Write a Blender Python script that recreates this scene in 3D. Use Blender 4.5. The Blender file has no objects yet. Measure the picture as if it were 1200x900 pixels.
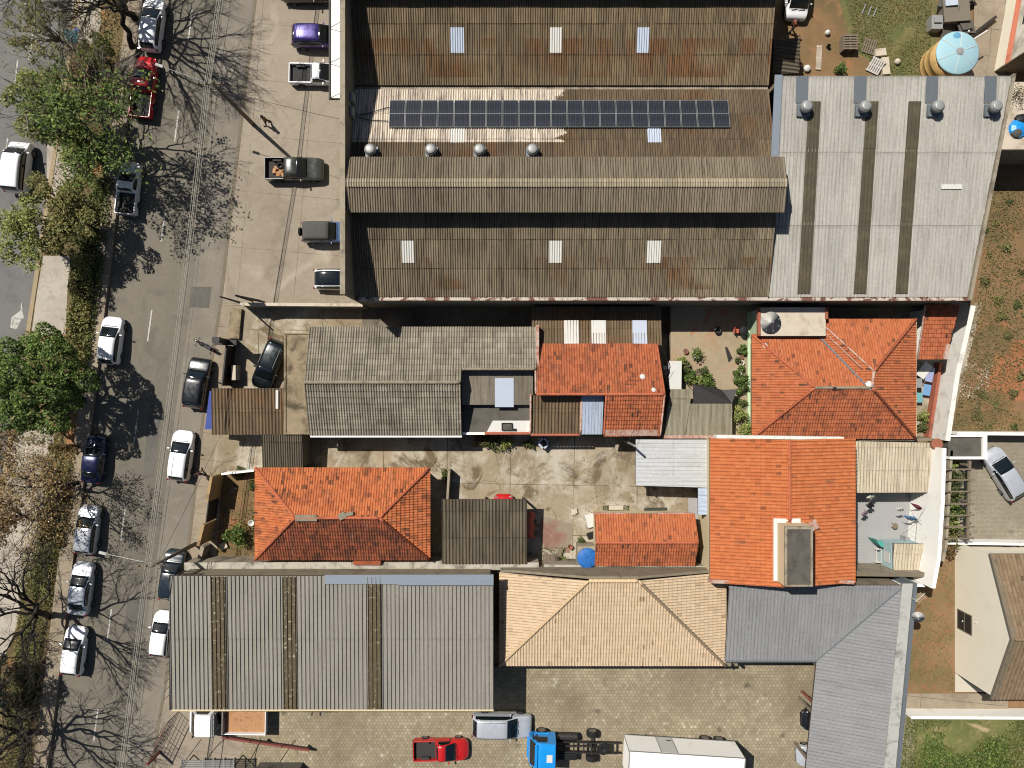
SUN_E, SKY_E, EXPO = 5.0, .05, 0.42
import bpy, bmesh, math, random
import numpy as np
from mathutils import Vector, Matrix, noise as mnoise
R = math.radians
scene = bpy.context.scene
COL = scene.collection
S, H = 0.07, 58.3          # metres per photo pixel on the ground, flying height of the camera

def W(px, py, z=0.0):
    """a point of height z, from where it stands in a plan of the site drawn at the camera's height"""
    k = S*(H-z)/H
    return Vector(((px-600)*k, (450-py)*k, z))
def G(gx, gy, z=0.0):
    """plan coordinates counted from the point under the camera"""
    return Vector((gx*S, -gy*S, z))

# ------------------------------------------------------------------ materials
def srgb(r, g, b):
    f = lambda c: (c/255/12.92) if c/255 <= .04045 else ((c/255+.055)/1.055)**2.4
    return (f(r), f(g), f(b), 1)
class N:
    def __init__(s, name):
        s.m = bpy.data.materials.new(name); s.m.use_nodes = True
        s.t = s.m.node_tree; s.b = s.t.nodes['Principled BSDF']
        s.tc = None
    def n(s, typ, **kw):
        nd = s.t.nodes.new(typ)
        for k, v in kw.items(): setattr(nd, k, v)
        return nd
    def l(s, a, b): s.t.links.new(a, b)
    def co(s, kind='Object'):
        if s.tc is None: s.tc = s.n('ShaderNodeTexCoord')
        return s.tc.outputs[kind]
    def mapv(s, vec, scale=(1,1,1), loc=(0,0,0), rot=(0,0,0)):
        m = s.n('ShaderNodeMapping'); m.inputs['Scale'].default_value = scale
        m.inputs['Location'].default_value = loc; m.inputs['Rotation'].default_value = rot
        s.l(vec, m.inputs['Vector']); return m.outputs[0]
    def noise(s, vec, scale, detail=4, rough=.55, dist=0.):
        n = s.n('ShaderNodeTexNoise'); n.inputs['Scale'].default_value = scale
        n.inputs['Detail'].default_value = detail; n.inputs['Roughness'].default_value = rough
        n.inputs['Distortion'].default_value = dist
        s.l(vec, n.inputs['Vector']); return n.outputs['Fac']
    def ramp(s, fac, lo, hi):
        r = s.n('ShaderNodeMapRange'); r.inputs['From Min'].default_value = lo; r.inputs['From Max'].default_value = hi
        s.l(fac, r.inputs['Value']); return r.outputs[0]
    def math(s, op, a, b=None):
        m = s.n('ShaderNodeMath', operation=op)
        for i, x in enumerate((a, b)):
            if x is None: continue
            if isinstance(x, (int, float)): m.inputs[i].default_value = x
            else: s.l(x, m.inputs[i])
        return m.outputs[0]
    def mix(s, fac, a, b, blend='MIX'):
        m = s.n('ShaderNodeMix', data_type='RGBA', blend_type=blend)
        for i, x in ((0, fac), (6, a), (7, b)):
            if isinstance(x, (int, float)): m.inputs[i].default_value = x
            elif isinstance(x, tuple): m.inputs[i].default_value = x
            else: s.l(x, m.inputs[i])
        return m.outputs[2]
    def gain(s, col, fac, lo, hi):
        v = s.n('ShaderNodeMapRange'); v.inputs['To Min'].default_value = lo; v.inputs['To Max'].default_value = hi
        s.l(fac, v.inputs['Value'])
        c = s.n('ShaderNodeCombineColor')
        for i in range(3): s.l(v.outputs[0], c.inputs[i])
        return s.mix(1.0, col, c.outputs[0], 'MULTIPLY')
    def white(s, vec):
        w = s.n('ShaderNodeTexWhiteNoise', noise_dimensions='3D'); s.l(vec, w.inputs['Vector']); return w.outputs['Value']
    def cell(s, vec, su, sv):
        m = s.n('ShaderNodeVectorMath', operation='MULTIPLY'); s.l(vec, m.inputs[0]); m.inputs[1].default_value = (1/su, 1/sv, 0)
        f = s.n('ShaderNodeVectorMath', operation='FLOOR'); s.l(m.outputs[0], f.inputs[0]); return f.outputs[0]
    def done(s, col, rough=.85, bump=None, bstr=.3, bdist=.02, metal=0., spec=.3):
        if isinstance(col, tuple): s.b.inputs['Base Color'].default_value = col
        else: s.l(col, s.b.inputs['Base Color'])
        s.b.inputs['Roughness'].default_value = rough; s.b.inputs['Metallic'].default_value = metal
        s.b.inputs['Specular IOR Level'].default_value = spec
        if bump is not None:
            b = s.n('ShaderNodeBump'); b.inputs['Strength'].default_value = bstr; b.inputs['Distance'].default_value = bdist
            s.l(bump, b.inputs['Height']); s.l(b.outputs[0], s.b.inputs['Normal'])
        return s.m

def m_ground(name, c1, c2, c3, s1=.15, s2=.6, lo=.4, hi=.62, rough=.95, fine=30, gl=.82, gh=1.15, joints=None, extra=None, streak=None, spots=0, cracks=False):
    q = N(name); v = q.co()
    col = q.mix(q.ramp(q.noise(v, s1, 5, .6, .4), lo, hi), c1, c2)
    col = q.mix(q.ramp(q.noise(v, s2, 6, .65, .6), .50, .72), col, c3)
    if extra:      # sharp-edged patches: (colour, scale, lo, hi)
        ec, es, elo, ehi = extra
        col = q.mix(q.ramp(q.noise(v, es, 3, .5, 1.0), elo, ehi), col, ec)
    if streak:     # tyre wear along the road
        ang, sc, lo2, hi2 = streak
        vv = q.mapv(q.mapv(v, rot=(0,0,ang)), scale=(sc, .02, 1))
        col = q.gain(col, q.noise(vv, 1.0, 4), lo2, hi2)
    if spots:      # oil drips
        vo = q.n('ShaderNodeTexVoronoi'); vo.inputs['Scale'].default_value = .55; q.l(v, vo.inputs['Vector'])
        dd = q.math('ADD', vo.outputs['Distance'], q.math('MULTIPLY', q.noise(v, 4, 3), .22))
        col = q.mix(q.math('MULTIPLY', q.math('MULTIPLY', q.ramp(dd, .22, .13), q.ramp(q.noise(v, .12, 2), .42, .56)), spots), col, (.04,.034,.026,1))
    if cracks:
        wv = q.n('ShaderNodeVectorMath', operation='ADD'); q.l(v, wv.inputs[0]); nn = q.n('ShaderNodeTexNoise'); nn.inputs['Scale'].default_value = .9; q.l(v, nn.inputs['Vector']); q.l(nn.outputs['Color'], wv.inputs[1])
        vc = q.n('ShaderNodeTexVoronoi', feature='DISTANCE_TO_EDGE'); vc.inputs['Scale'].default_value = .20; q.l(wv.outputs[0], vc.inputs['Vector'])
        col = q.mix(q.math('MULTIPLY', q.ramp(vc.outputs['Distance'], .011, .003), .45), col, (.05,.046,.028,1))
        col = q.mix(q.math('MULTIPLY', q.ramp(q.noise(v, .8, 7, .78, .5), .57, .74), .6), col, (.10,.09,.055,1))
        col = q.mix(q.math('MULTIPLY', q.ramp(q.noise(q.mapv(v, loc=(31,7,0)), .16, 8, .78, .4), .50, .60), .75), col, (.40,.36,.29,1))
    f = q.noise(v, fine, 3, .7)
    col = q.gain(col, q.noise(v, 3.2, 5, .7), .80, 1.2)
    col = q.gain(col, f, gl, gh)
    if joints:
        bw, bh, mort, jc, rot = joints
        br = q.n('ShaderNodeTexBrick', offset=0.0); q.l(q.mapv(v, rot=(0,0,rot)), br.inputs['Vector'])
        br.inputs['Scale'].default_value = 1; br.inputs['Brick Width'].default_value = bw; br.inputs['Row Height'].default_value = bh
        br.inputs['Mortar Size'].default_value = mort; br.inputs['Mortar Smooth'].default_value = .3
        col = q.mix(q.math('MULTIPLY', br.outputs['Fac'], q.ramp(q.noise(v, .5), .3, .6)), col, jc)
    return q.done(col, rough, f, .25, .02)

def m_paver(name, c1, c2, mort, bw, bh, dirt, off=.5, light=None, mortar=.022):
    q = N(name); v = q.co()
    br = q.n('ShaderNodeTexBrick', offset=off); q.l(v, br.inputs['Vector'])
    br.inputs['Scale'].default_value = 1; br.inputs['Brick Width'].default_value = bw; br.inputs['Row Height'].default_value = bh
    br.inputs['Mortar Size'].default_value = mortar; br.inputs['Mortar Smooth'].default_value = .4
    br.inputs['Color1'].default_value = c1; br.inputs['Color2'].default_value = c2; br.inputs['Mortar'].default_value = mort
    br.inputs['Bias'].default_value = -.1
    col = q.mix(q.math('MULTIPLY', q.ramp(q.noise(v, .16, 6, .65, .8), .40, .66), .85), br.outputs['Color'], dirt)
    if light: col = q.mix(q.math('MULTIPLY', q.ramp(q.noise(v, 1.6, 4, .7), .56, .72), .6), col, light)
    col = q.gain(col, q.noise(v, .5, 5, .7), .72, 1.25)
    col = q.gain(col, q.noise(v, 9, 3, .7), .8, 1.2)
    sp = q.n('ShaderNodeTexVoronoi'); sp.inputs['Scale'].default_value = .55; q.l(v, sp.inputs['Vector'])
    col = q.mix(q.math('MULTIPLY', q.ramp(sp.outputs['Distance'], .20, .05), .5), col, srgb(58,52,42))
    return q.done(col, .95, br.outputs['Fac'], -.4, .02)

def m_hex(name, c1, c2, mort, size, dirt, light):
    q = N(name); v = q.co(); s3 = math.sqrt(3)
    sx = q.n('ShaderNodeSeparateXYZ'); q.l(v, sx.inputs[0])
    x = q.math('DIVIDE', sx.outputs[0], size); y = q.math('DIVIDE', sx.outputs[1], size*s3)
    loc = []
    for off in (0, .5):
        fx = q.math('SUBTRACT', q.math('FRACT', q.math('ADD', x, off)), .5); fy = q.math('MULTIPLY', q.math('SUBTRACT', q.math('FRACT', q.math('ADD', y, off)), .5), s3)
        loc.append((fx, fy, q.math('ADD', q.math('MULTIPLY', fx, fx), q.math('MULTIPLY', fy, fy))))
    sel = q.math('LESS_THAN', loc[1][2], loc[0][2]); inv = q.math('SUBTRACT', 1.0, sel)
    qx = q.math('ADD', q.math('MULTIPLY', loc[0][0], inv), q.math('MULTIPLY', loc[1][0], sel)); qy = q.math('ADD', q.math('MULTIPLY', loc[0][1], inv), q.math('MULTIPLY', loc[1][1], sel))
    ax = q.math('ABSOLUTE', qx); ay = q.math('ABSOLUTE', qy)
    hd = q.math('MAXIMUM', ax, q.math('ADD', q.math('MULTIPLY', ax, .5), q.math('MULTIPLY', ay, .866)))
    idv = q.n('ShaderNodeCombineXYZ'); q.l(q.math('ROUND', q.math('MULTIPLY', q.math('SUBTRACT', x, qx), 2)), idv.inputs[0]); q.l(q.math('ROUND', q.math('MULTIPLY', q.math('SUBTRACT', q.math('MULTIPLY', y, s3), qy), 4)), idv.inputs[1])
    w = q.white(idv.outputs[0])
    col = q.mix(w, c1, c2)
    col = q.mix(q.math('MULTIPLY', q.ramp(w, .86, .97), q.ramp(q.noise(v, .3, 4), .4, .6)), col, light)
    col = q.mix(q.math('MULTIPLY', q.ramp(q.noise(v, .16, 6, .65, .8), .42, .66), .8), col, dirt)
    col = q.gain(col, q.noise(v, .45, 5, .7), .70, 1.28)
    col = q.mix(q.math('MULTIPLY', q.ramp(hd, .40, .48), .75), col, mort)
    col = q.gain(col, q.noise(v, 9, 3, .7), .85, 1.15)
    sp = q.n('ShaderNodeTexVoronoi'); sp.inputs['Scale'].default_value = .42; q.l(q.mapv(v, scale=(1,1.15,1)), sp.inputs['Vector'])
    col = q.mix(q.math('MULTIPLY', q.ramp(q.math('ADD', sp.outputs['Distance'], q.math('MULTIPLY', q.noise(v, 3), .25)), .26, .16), .6), col, (.03,.026,.02,1))
    return q.done(col, .95, hd, -.4, .015)

def m_fibro(name, c1, c2, dark, rust, rlo=.58, rhi=.64, course=1.6, band=None, sheet=(.86,1.14), paint=None):
    q = N(name); uv = q.co('UV')
    col = q.mix(q.ramp(q.noise(uv, .25, 5, .6), .35, .65), c1, c2)
    if rust:
        m = q.ramp(q.noise(q.mapv(uv, scale=(.8,1.0,1)), .28, 2, .4), rlo, rhi)
        cw = q.white(q.cell(uv, 1.05, course)); m = q.math('MULTIPLY', m, q.ramp(cw, .05, .55))
        if band:
            sx = q.n('ShaderNodeSeparateXYZ'); q.l(uv, sx.inputs[0])
            b = q.math('MULTIPLY', q.math('GREATER_THAN', sx.outputs[1], band[0]), q.math('LESS_THAN', sx.outputs[1], band[1]))
            m = q.math('MULTIPLY', m, b)
        col = q.mix(m, col, rust)
    if paint:      # limewashed area: (colour, u0, u1, v0, v1)
        pc, u0, u1, v0, v1 = paint
        sx = q.n('ShaderNodeSeparateXYZ'); q.l(uv, sx.inputs[0])
        wob = q.math('MULTIPLY', q.math('SUBTRACT', q.noise(q.mapv(uv, scale=(1,2.2,1)), .7, 5, .7), .5), 3.4)
        uu = q.math('ADD', sx.outputs[0], wob)
        b = q.math('MULTIPLY', q.math('GREATER_THAN', uu, u0), q.math('LESS_THAN', uu, u1))
        b = q.math('MULTIPLY', b, q.math('MULTIPLY', q.math('GREATER_THAN', sx.outputs[1], v0), q.math('LESS_THAN', sx.outputs[1], v1)))
        b = q.math('MULTIPLY', b, q.ramp(q.noise(q.mapv(uv, scale=(3,.5,1)), .8, 4, .6), .22, .46))
        col = q.mix(b, col, pc)
    st = q.noise(q.mapv(uv, scale=(5.65,.35,1)), 1.0, 4, .65)
    col = q.mix(q.math('MULTIPLY', q.ramp(st, .46, .70), .8), col, dark)
    sv = q.n('ShaderNodeSeparateXYZ'); q.l(uv, sv.inputs[0])
    lapv = q.math('FRACT', q.math('DIVIDE', sv.outputs[1], course)); lapn = q.ramp(q.noise(uv, 1.1, 4, .7), .35, .6)
    col = q.mix(q.math('MULTIPLY', q.math('MULTIPLY', q.ramp(lapv, min(.94, 1-.10/course), 1.0), lapn), .8), col, dark)
    col = q.gain(col, q.white(q.cell(uv, 1.05, course)), *sheet)
    col = q.gain(col, q.noise(uv, 4, 5, .7), .72, 1.28)
    return q.done(col, .95, q.noise(uv, 30), .2, .01)

def m_tile(name, c1, c2, dark, pitch, course, dlo=.52, dhi=.75, damt=.8, odd=.06, lichen=None):
    q = N(name); uv = q.co('UV')
    c = q.cell(uv, pitch, course); w = q.white(c)
    col = q.mix(w, c1, c2)
    of = q.n('ShaderNodeVectorMath', operation='ADD'); q.l(c, of.inputs[0]); of.inputs[1].default_value = (7.3, 3.1, 5)
    w2 = q.white(of.outputs[0])
    cl = q.ramp(q.noise(uv, .45, 5, .65), .45, .6)
    col = q.mix(q.math('MULTIPLY', q.math('LESS_THAN', w2, odd), q.math('ADD', q.math('MULTIPLY', cl, .6), .25)), col, dark)
    col = q.mix(q.math('MULTIPLY', q.ramp(q.noise(q.mapv(uv, scale=(1.6,.9,1)), .7, 7, .72, .8), dlo, dhi), damt), col, dark)
    fl = q.math('MULTIPLY', q.ramp(q.noise(q.mapv(uv, scale=(1,.7,1)), 4.5, 4, .6), .56, .66), q.ramp(q.noise(uv, .38, 5, .7), .38, .6))
    col = q.mix(q.math('MULTIPLY', fl, damt), col, dark)
    col = q.mix(q.math('MULTIPLY', q.ramp(q.noise(q.mapv(uv, scale=(2.2,.35,1), loc=(5,9,0)), .8, 6, .7), .60, .74), damt*.5), col, (.34,.27,.19,1))
    if lichen: col = q.mix(q.ramp(q.noise(uv, .22, 7, .7, 1.2), .66, .74), col, lichen)
    col = q.gain(col, q.noise(uv, 9, 4, .7), .78, 1.2)
    return q.done(col, .9, q.noise(uv, 40), .2, .008)

def m_plain(name, c, rough=.8, metal=0., spec=.3, var=.15, scale=3, dirt=None, dlo=.5, dhi=.75, dscale=.8):
    q = N(name); v = q.co()
    col = q.gain(q.mix(0., c, c), q.noise(v, scale, 5, .6), 1-var, 1+var)
    if dirt: col = q.mix(q.ramp(q.noise(v, dscale, 7, .68, .5), dlo, dhi), col, dirt)
    return q.done(col, rough, None, metal=metal, spec=spec)
def m_paint(name, c, metal=.0, rough=.28):
    q = N(name); v = q.co()
    col = q.gain(q.mix(0., c, c), q.noise(v, 2.5, 5, .7), .86, 1.08)
    m = q.done(col, rough, metal=metal, spec=.5)
    rr = q.ramp(q.noise(v, 3, 4), .3, .7); a = q.n('ShaderNodeMapRange'); a.inputs['To Min'].default_value = rough*.8; a.inputs['To Max'].default_value = rough*1.5
    q.l(rr, a.inputs['Value']); q.l(a.outputs[0], q.b.inputs['Roughness'])
    q.b.inputs['Coat Weight'].default_value = .7; q.b.inputs['Coat Roughness'].default_value = .06
    return m
def m_leaf(name, c1, c2, c3, trans=.25):
    q = N(name)
    g = q.n('ShaderNodeNewGeometry'); r = g.outputs['Random Per Island']
    col = q.mix(q.ramp(r, .0, .6), c1, c2); col = q.mix(q.ramp(r, .72, 1.0), col, c3)
    col = q.gain(col, q.noise(q.co(), .9, 3), .55, 1.35)
    q.done(col, .6, spec=.25)
    t = q.n('ShaderNodeBsdfTranslucent'); q.l(col, t.inputs['Color'])
    ms = q.n('ShaderNodeMixShader'); ms.inputs[0].default_value = trans
    out = q.t.nodes['Material Output']
    q.l(q.b.outputs[0], ms.inputs[1]); q.l(t.outputs[0], ms.inputs[2]); q.l(ms.outputs[0], out.inputs['Surface'])
    return q.m

# ------------------------------------------------------------------ objects
def tag(o, label=None, cat=None, group=None, kind=None):
    if label: o['label'] = label
    if cat: o['category'] = cat
    if group: o['group'] = group
    if kind: o['kind'] = kind
    return o
def thing(name, label, cat, loc=(0,0,0), group=None):
    o = bpy.data.objects.new(name, None); COL.objects.link(o); o.location = loc
    o.empty_display_size = .3
    return tag(o, label, cat, group)
def kids(o): return [c for c in bpy.data.objects if c.parent == o]
def copy_tree(o, parent=None):
    c = o.copy(); COL.objects.link(c)
    if parent: c.parent = parent
    for ch in list(o.children): copy_tree(ch, c)
    return c
def origin(o):
    v = Vector((0,0,0))
    while o is not None:
        v += o.location; o = o.parent
    return v

class MB:
    def __init__(s): s.v = []; s.f = []; s.m = []; s.uv = None
    def add(s, vs, fs, mi=0):
        b = len(s.v); s.v += [tuple(x) for x in vs]; s.f += [tuple(b+i for i in f) for f in fs]; s.m += [mi]*len(fs); return s
    def box(s, x0, x1, y0, y1, z0, z1, mi=0):
        vs = [(x0,y0,z0),(x1,y0,z0),(x1,y1,z0),(x0,y1,z0),(x0,y0,z1),(x1,y0,z1),(x1,y1,z1),(x0,y1,z1)]
        return s.add(vs, [(3,2,1,0),(4,5,6,7),(0,1,5,4),(1,2,6,5),(2,3,7,6),(3,0,4,7)], mi)
    def rbox(s, c, size, rz=0., rx=0., ry=0., mi=0):
        m = Matrix.Translation(Vector(c)) @ Matrix.Rotation(rz,4,'Z') @ Matrix.Rotation(ry,4,'Y') @ Matrix.Rotation(rx,4,'X')
        x, y, z = (q/2 for q in size)
        vs = [m @ Vector(p) for p in ((-x,-y,-z),(x,-y,-z),(x,y,-z),(-x,y,-z),(-x,-y,z),(x,-y,z),(x,y,z),(-x,y,z))]
        return s.add(vs, [(3,2,1,0),(4,5,6,7),(0,1,5,4),(1,2,6,5),(2,3,7,6),(3,0,4,7)], mi)
    def prism(s, pts, z0, z1, mi=0):
        n = len(pts)
        if sum(pts[i][0]*pts[(i+1)%n][1]-pts[(i+1)%n][0]*pts[i][1] for i in range(n)) < 0: 
            pts = list(pts)[::-1]
            if isinstance(z1, (list, tuple)): z1 = list(z1)[::-1]
        zt = z1 if isinstance(z1, (list, tuple)) else [z1]*n
        vs = [(p[0],p[1],z0) for p in pts] + [(p[0],p[1],zt[i]) for i, p in enumerate(pts)]
        fs = [tuple(range(n))[::-1], tuple(range(n,2*n))] + [(i,(i+1)%n,n+(i+1)%n,n+i) for i in range(n)]
        return s.add(vs, fs, mi)
    def slab(s, pts, th, mi=0):
        n = len(pts); vs = [tuple(p) for p in pts] + [(p[0],p[1],p[2]-th) for p in pts]
        fs = [tuple(range(n)), tuple(range(n,2*n))[::-1]] + [(i,n+i,n+(i+1)%n,(i+1)%n) for i in range(n)]
        return s.add(vs, fs, mi)
    def tube(s, pts, r, n=8, mi=0, cap=True):
        pts = [Vector(p) for p in pts]; rs = r if isinstance(r, (list, tuple)) else [r]*len(pts)
        rings = []
        for i, p in enumerate(pts):
            d = (pts[min(i+1,len(pts)-1)] - pts[max(i-1,0)])
            if d.length < 1e-9: d = Vector((0,0,1))
            d.normalize(); a = d.cross(Vector((0,0,1)) if abs(d.z) < .9 else Vector((1,0,0))).normalized(); b = d.cross(a)
            rings.append([p + (a*math.cos(2*math.pi*k/n) + b*math.sin(2*math.pi*k/n))*rs[i] for k in range(n)])
        vs = [v for g in rings for v in g]; fs = []
        for i in range(len(pts)-1):
            for k in range(n): fs.append((i*n+k, i*n+(k+1)%n, (i+1)*n+(k+1)%n, (i+1)*n+k))
        if cap: fs += [tuple(range(n))[::-1], tuple(range((len(pts)-1)*n, len(pts)*n))]
        return s.add(vs, fs, mi)
    def lathe(s, c, prof, n=16, mi=0):
        vs = []; fs = []
        for r, z in prof:
            for k in range(n): vs.append((c[0]+r*math.cos(2*math.pi*k/n), c[1]+r*math.sin(2*math.pi*k/n), c[2]+z))
        for i in range(len(prof)-1):
            for k in range(n): fs.append((i*n+k, i*n+(k+1)%n, (i+1)*n+(k+1)%n, (i+1)*n+k))
        fs += [tuple(range(n))[::-1], tuple(range((len(prof)-1)*n, len(prof)*n))]
        return s.add(vs, fs, mi)
    def parts(s):
        """the separate pieces held by this mesh"""
        p = list(range(len(s.v)))
        def root(i):
            while p[i] != i: p[i] = p[p[i]]; i = p[i]
            return i
        for f in s.f:
            for j in f[1:]: p[root(j)] = root(f[0])
        g = {}
        for f in s.f: g.setdefault(root(f[0]), []).append(f)
        return list(g.values())
    def build(s, name, mats, parent=None, smooth=False, bevel=0., kind=None):
        if parent is not None and name in ('post','leg','pole','stay_rod','electric_box','conduit','drop_side','eave_mortar','lantern_wall'):
            gs = s.parts()
            if len(gs) > 1:
                for fs in gs:
                    ids = sorted({i for f in fs for i in f}); mp = {i: k for k, i in enumerate(ids)}
                    q = MB(); q.add([s.v[i] for i in ids], [tuple(mp[i] for i in f) for f in fs]); o = q.build(name, mats, parent, smooth, bevel, kind)
                return o
        me = bpy.data.meshes.new(name); o = Vector((0,0,0)) if parent is None else origin(parent)
        me.from_pydata([(v[0]-o.x, v[1]-o.y, v[2]-o.z) for v in s.v], [], s.f)
        if not isinstance(mats, (list, tuple)): mats = [mats]
        for m in mats: me.materials.append(m)
        if len(mats) > 1: me.polygons.foreach_set('material_index', s.m)
        if smooth: me.polygons.foreach_set('use_smooth', [True]*len(me.polygons))
        me.update()
        ob = bpy.data.objects.new(name, me); COL.objects.link(ob)
        if parent is not None: ob.parent = parent
        if kind: ob['kind'] = kind
        if bevel:
            b = ob.modifiers.new('Bevel', 'BEVEL'); b.width = bevel; b.segments = 2; b.limit_method = 'ANGLE'
        return ob

def sheet(name, pts, z, mat, z0=None, label=None):
    """a paved or planted surface of the ground (plan coordinates of the photo)"""
    mb = MB(); xy = [W(x, y, 0) for x, y in pts]
    if z0 is None: mb.add([(p.x,p.y,z) for p in xy], [tuple(range(len(xy)))])
    else: mb.prism([(p.x,p.y) for p in xy], z0, z)
    o = mb.build(name, mat); o['kind'] = 'structure'
    if z0 is None:
        for p in o.data.polygons:
            if p.normal.z < 0: o.data.flip_normals(); break
    return o

# ---- roof sheets with their real profile: corrugations and tiles are geometry
def prof_fibro(pitch, amp, lap, course):
    us = [i/8 for i in range(8)]
    return us, lambda u, v: amp*math.cos(2*math.pi*u/pitch) + lap*(1-(v/course) % 1.0)
def prof_rib(pitch, amp, lap, course, w=.16):
    us = [0, w*.25, w*.75, w, .5]
    def f(u, v):
        t = (u/pitch) % 1.0
        h = t/(w*.25) if t < w*.25 else 1 if t < w*.75 else (w-t)/(w*.25) if t < w else 0
        return amp*h + lap*(1-(v/course) % 1.0)
    return us, f
def prof_tile(pitch, amp, lap, course):
    us = [0, .1, .25, .4, .5, .75]
    def f(u, v):
        t = (u/pitch) % 1.0
        h = math.sin(math.pi*t/.5) if t < .5 else -.25*math.sin(math.pi*(t-.5)/.5)
        row = math.floor(v/course)
        j = mnoise.noise(Vector((math.floor(u/pitch)*3.7, row*2.9, 1.3)))*.010
        return amp*h + lap*(1-(v/course) % 1.0) + j
    return us, f
KINDS = {'fibro': prof_fibro, 'rib': prof_rib, 'tile': prof_tile}
def panel(name, pts, mat, parent, kind='fibro', pitch=.177, amp=.026, lap=.012, course=1.6, thick=.08, lift=0., under=None, jitter=0., anchor=None):
    sheetj = .022 if kind == 'fibro' and course > 1.5 and thick else 0
    pts = [Vector(p) for p in pts]
    o = pts[0]; u = (pts[1]-pts[0]).normalized()
    far = max(pts[2:], key=lambda p: (p-o - u*((p-o).dot(u))).length)
    n = u.cross(far-o).normalized()
    if n.z < 0: n = -n
    v = n.cross(u)
    if v.z < 0 or (abs(v.z) < 1e-4 and (far-o).dot(v) < 0): v = -v
    poly = [((p-o).dot(u), (p-o).dot(v)) for p in pts]
    u0, u1 = min(p[0] for p in poly), max(p[0] for p in poly); v0, v1 = min(p[1] for p in poly), max(p[1] for p in poly)
    us_, f = KINDS[kind](pitch, amp, lap, course)
    uo = (o-Vector(anchor)).dot(u) if anchor is not None else 0.
    us = []
    k = math.floor((u0+uo)/pitch)
    while k*pitch-uo <= u1+pitch:
        us += [(k+t)*pitch-uo for t in us_]; k += 1
    us = [x for x in us if u0-.001 <= x <= u1+.001]
    us = [u0] + [x for x in us if u0+.002 < x < u1-.002] + [u1]
    vs = [v0]; k = math.floor(v0/course)+1
    while k*course < v1-.01:
        if k*course > v0+.01: vs += [k*course-.004, k*course+.004]
        k += 1
    vs.append(v1)
    U, V = np.meshgrid(np.array(us), np.array(vs)); nu, nv = len(us), len(vs)
    me = bpy.data.meshes.new(name)
    idx = np.arange(nu*nv).reshape(nv, nu)
    F = np.stack([idx[:-1,:-1], idx[:-1,1:], idx[1:,1:], idx[1:,:-1]], -1).reshape(-1,4)
    P = np.stack([U.ravel(), V.ravel(), np.zeros(nu*nv)], 1)
    me.from_pydata(P.tolist(), [], F.tolist())
    bm = bmesh.new(); bm.from_mesh(me)
    area = sum(poly[i][0]*poly[(i+1)%len(poly)][1]-poly[(i+1)%len(poly)][0]*poly[i][1] for i in range(len(poly)))
    pl = poly if area > 0 else poly[::-1]
    for i in range(len(pl)):
        a, b = pl[i], pl[(i+1)%len(pl)]
        d = Vector((b[0]-a[0], b[1]-a[1], 0))
        if d.length < 1e-4: continue
        nn = Vector((d.y, -d.x, 0)).normalized()
        if all(abs((Vector((q[0],q[1],0))-Vector((a[0],a[1],0))).dot(nn)) < 1e-3 or True for q in pl):
            bmesh.ops.bisect_plane(bm, geom=bm.verts[:]+bm.edges[:]+bm.faces[:], dist=1e-5, plane_co=Vector((a[0],a[1],0)), plane_no=nn, clear_outer=True)
    uvl = bm.loops.layers.uv.new('UVMap')
    for fc in bm.faces:
        for lp in fc.loops: lp[uvl].uv = (lp.vert.co.x, lp.vert.co.y)
    og = origin(parent)
    for vt in bm.verts:
        x, y = vt.co.x, vt.co.y
        z = f(x+uo, y) + lift + (sheetj*mnoise.noise(Vector((math.floor((x+uo)/1.05)*5.3+.4, math.floor(y/course)*3.9+.2, o.y))) if sheetj else 0)
        if jitter: z += jitter*mnoise.noise(Vector((x*.45+o.x, y*.45+o.y, 0)))
        vt.co = o + u*x + v*y + n*z - og
    bmesh.ops.recalc_face_normals(bm, faces=bm.faces[:])
    if bm.faces and sum(fc.normal.z for fc in bm.faces) < 0: bmesh.ops.reverse_faces(bm, faces=bm.faces[:])
    # underside, rafters depth
    if thick:
        dn = -.03-(amp if kind != 'tile' else amp*.4)
        top = [bm.verts.new(o + u*q[0] + v*q[1] + Vector((0,0,dn+lift)) - og) for q in pl]
        bot = [bm.verts.new(o + u*q[0] + v*q[1] + Vector((0,0,dn-thick+lift)) - og) for q in pl]
        nf = [bm.faces.new(top), bm.faces.new(bot[::-1])]
        for i in range(len(pl)): nf.append(bm.faces.new((top[i], bot[i], bot[(i+1)%len(pl)], top[(i+1)%len(pl)])))
        for q in nf: q.material_index = 1
    bm.to_mesh(me); bm.free()
    me.materials.append(mat); me.materials.append(under or MAT['under'])
    ob = bpy.data.objects.new(name, me); COL.objects.link(ob); ob.parent = parent
    return ob
def ridge(p, q, mat, parent, r=.12, name='ridge_cap', step=.38):
    p, q = Vector(p), Vector(q); L = (q-p).length; n = max(2, int(L/step)); mb = MB(); pts = []; rs = []
    for i in range(n):
        a = p.lerp(q, i/n); b = p.lerp(q, (i+.96)/n)
        pts += [a, b]; rs += [r*1.1, r*.92]
    mb.tube(pts, rs, 8); return mb.build(name, mat, parent, smooth=True)
def c(r, g, b_, k=.64, sat=.86):
    """an sRGB photo colour turned into the surface's own reflectance (the photo is exposed bright)"""
    v = srgb(r, g, b_); y = .2126*v[0]+.7152*v[1]+.0722*v[2]
    return tuple((y+(x-y)*sat)*k for x in v[:3]) + (1,)
def cg(r, g, b_, k=.60): return c(r, g, b_, k, .70)
def cy(r, g, b_, k=.58): return c(r, g, b_, k, .86)
def ct(r, g, b_, k=.60): return c(r, g, b_, k, .90)
def cf(r, g, b_, k=.42): return c(r, g, b_, k, .84)
def cd(r, g, b_, k=.62): return c(r, g, b_, k, .84)
def cw(r, g, b_): return c(r, g, b_, .98)
MAT = {}
MAT['under'] = m_plain('underside_dark_wood', c(70,55,42), .9)
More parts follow.
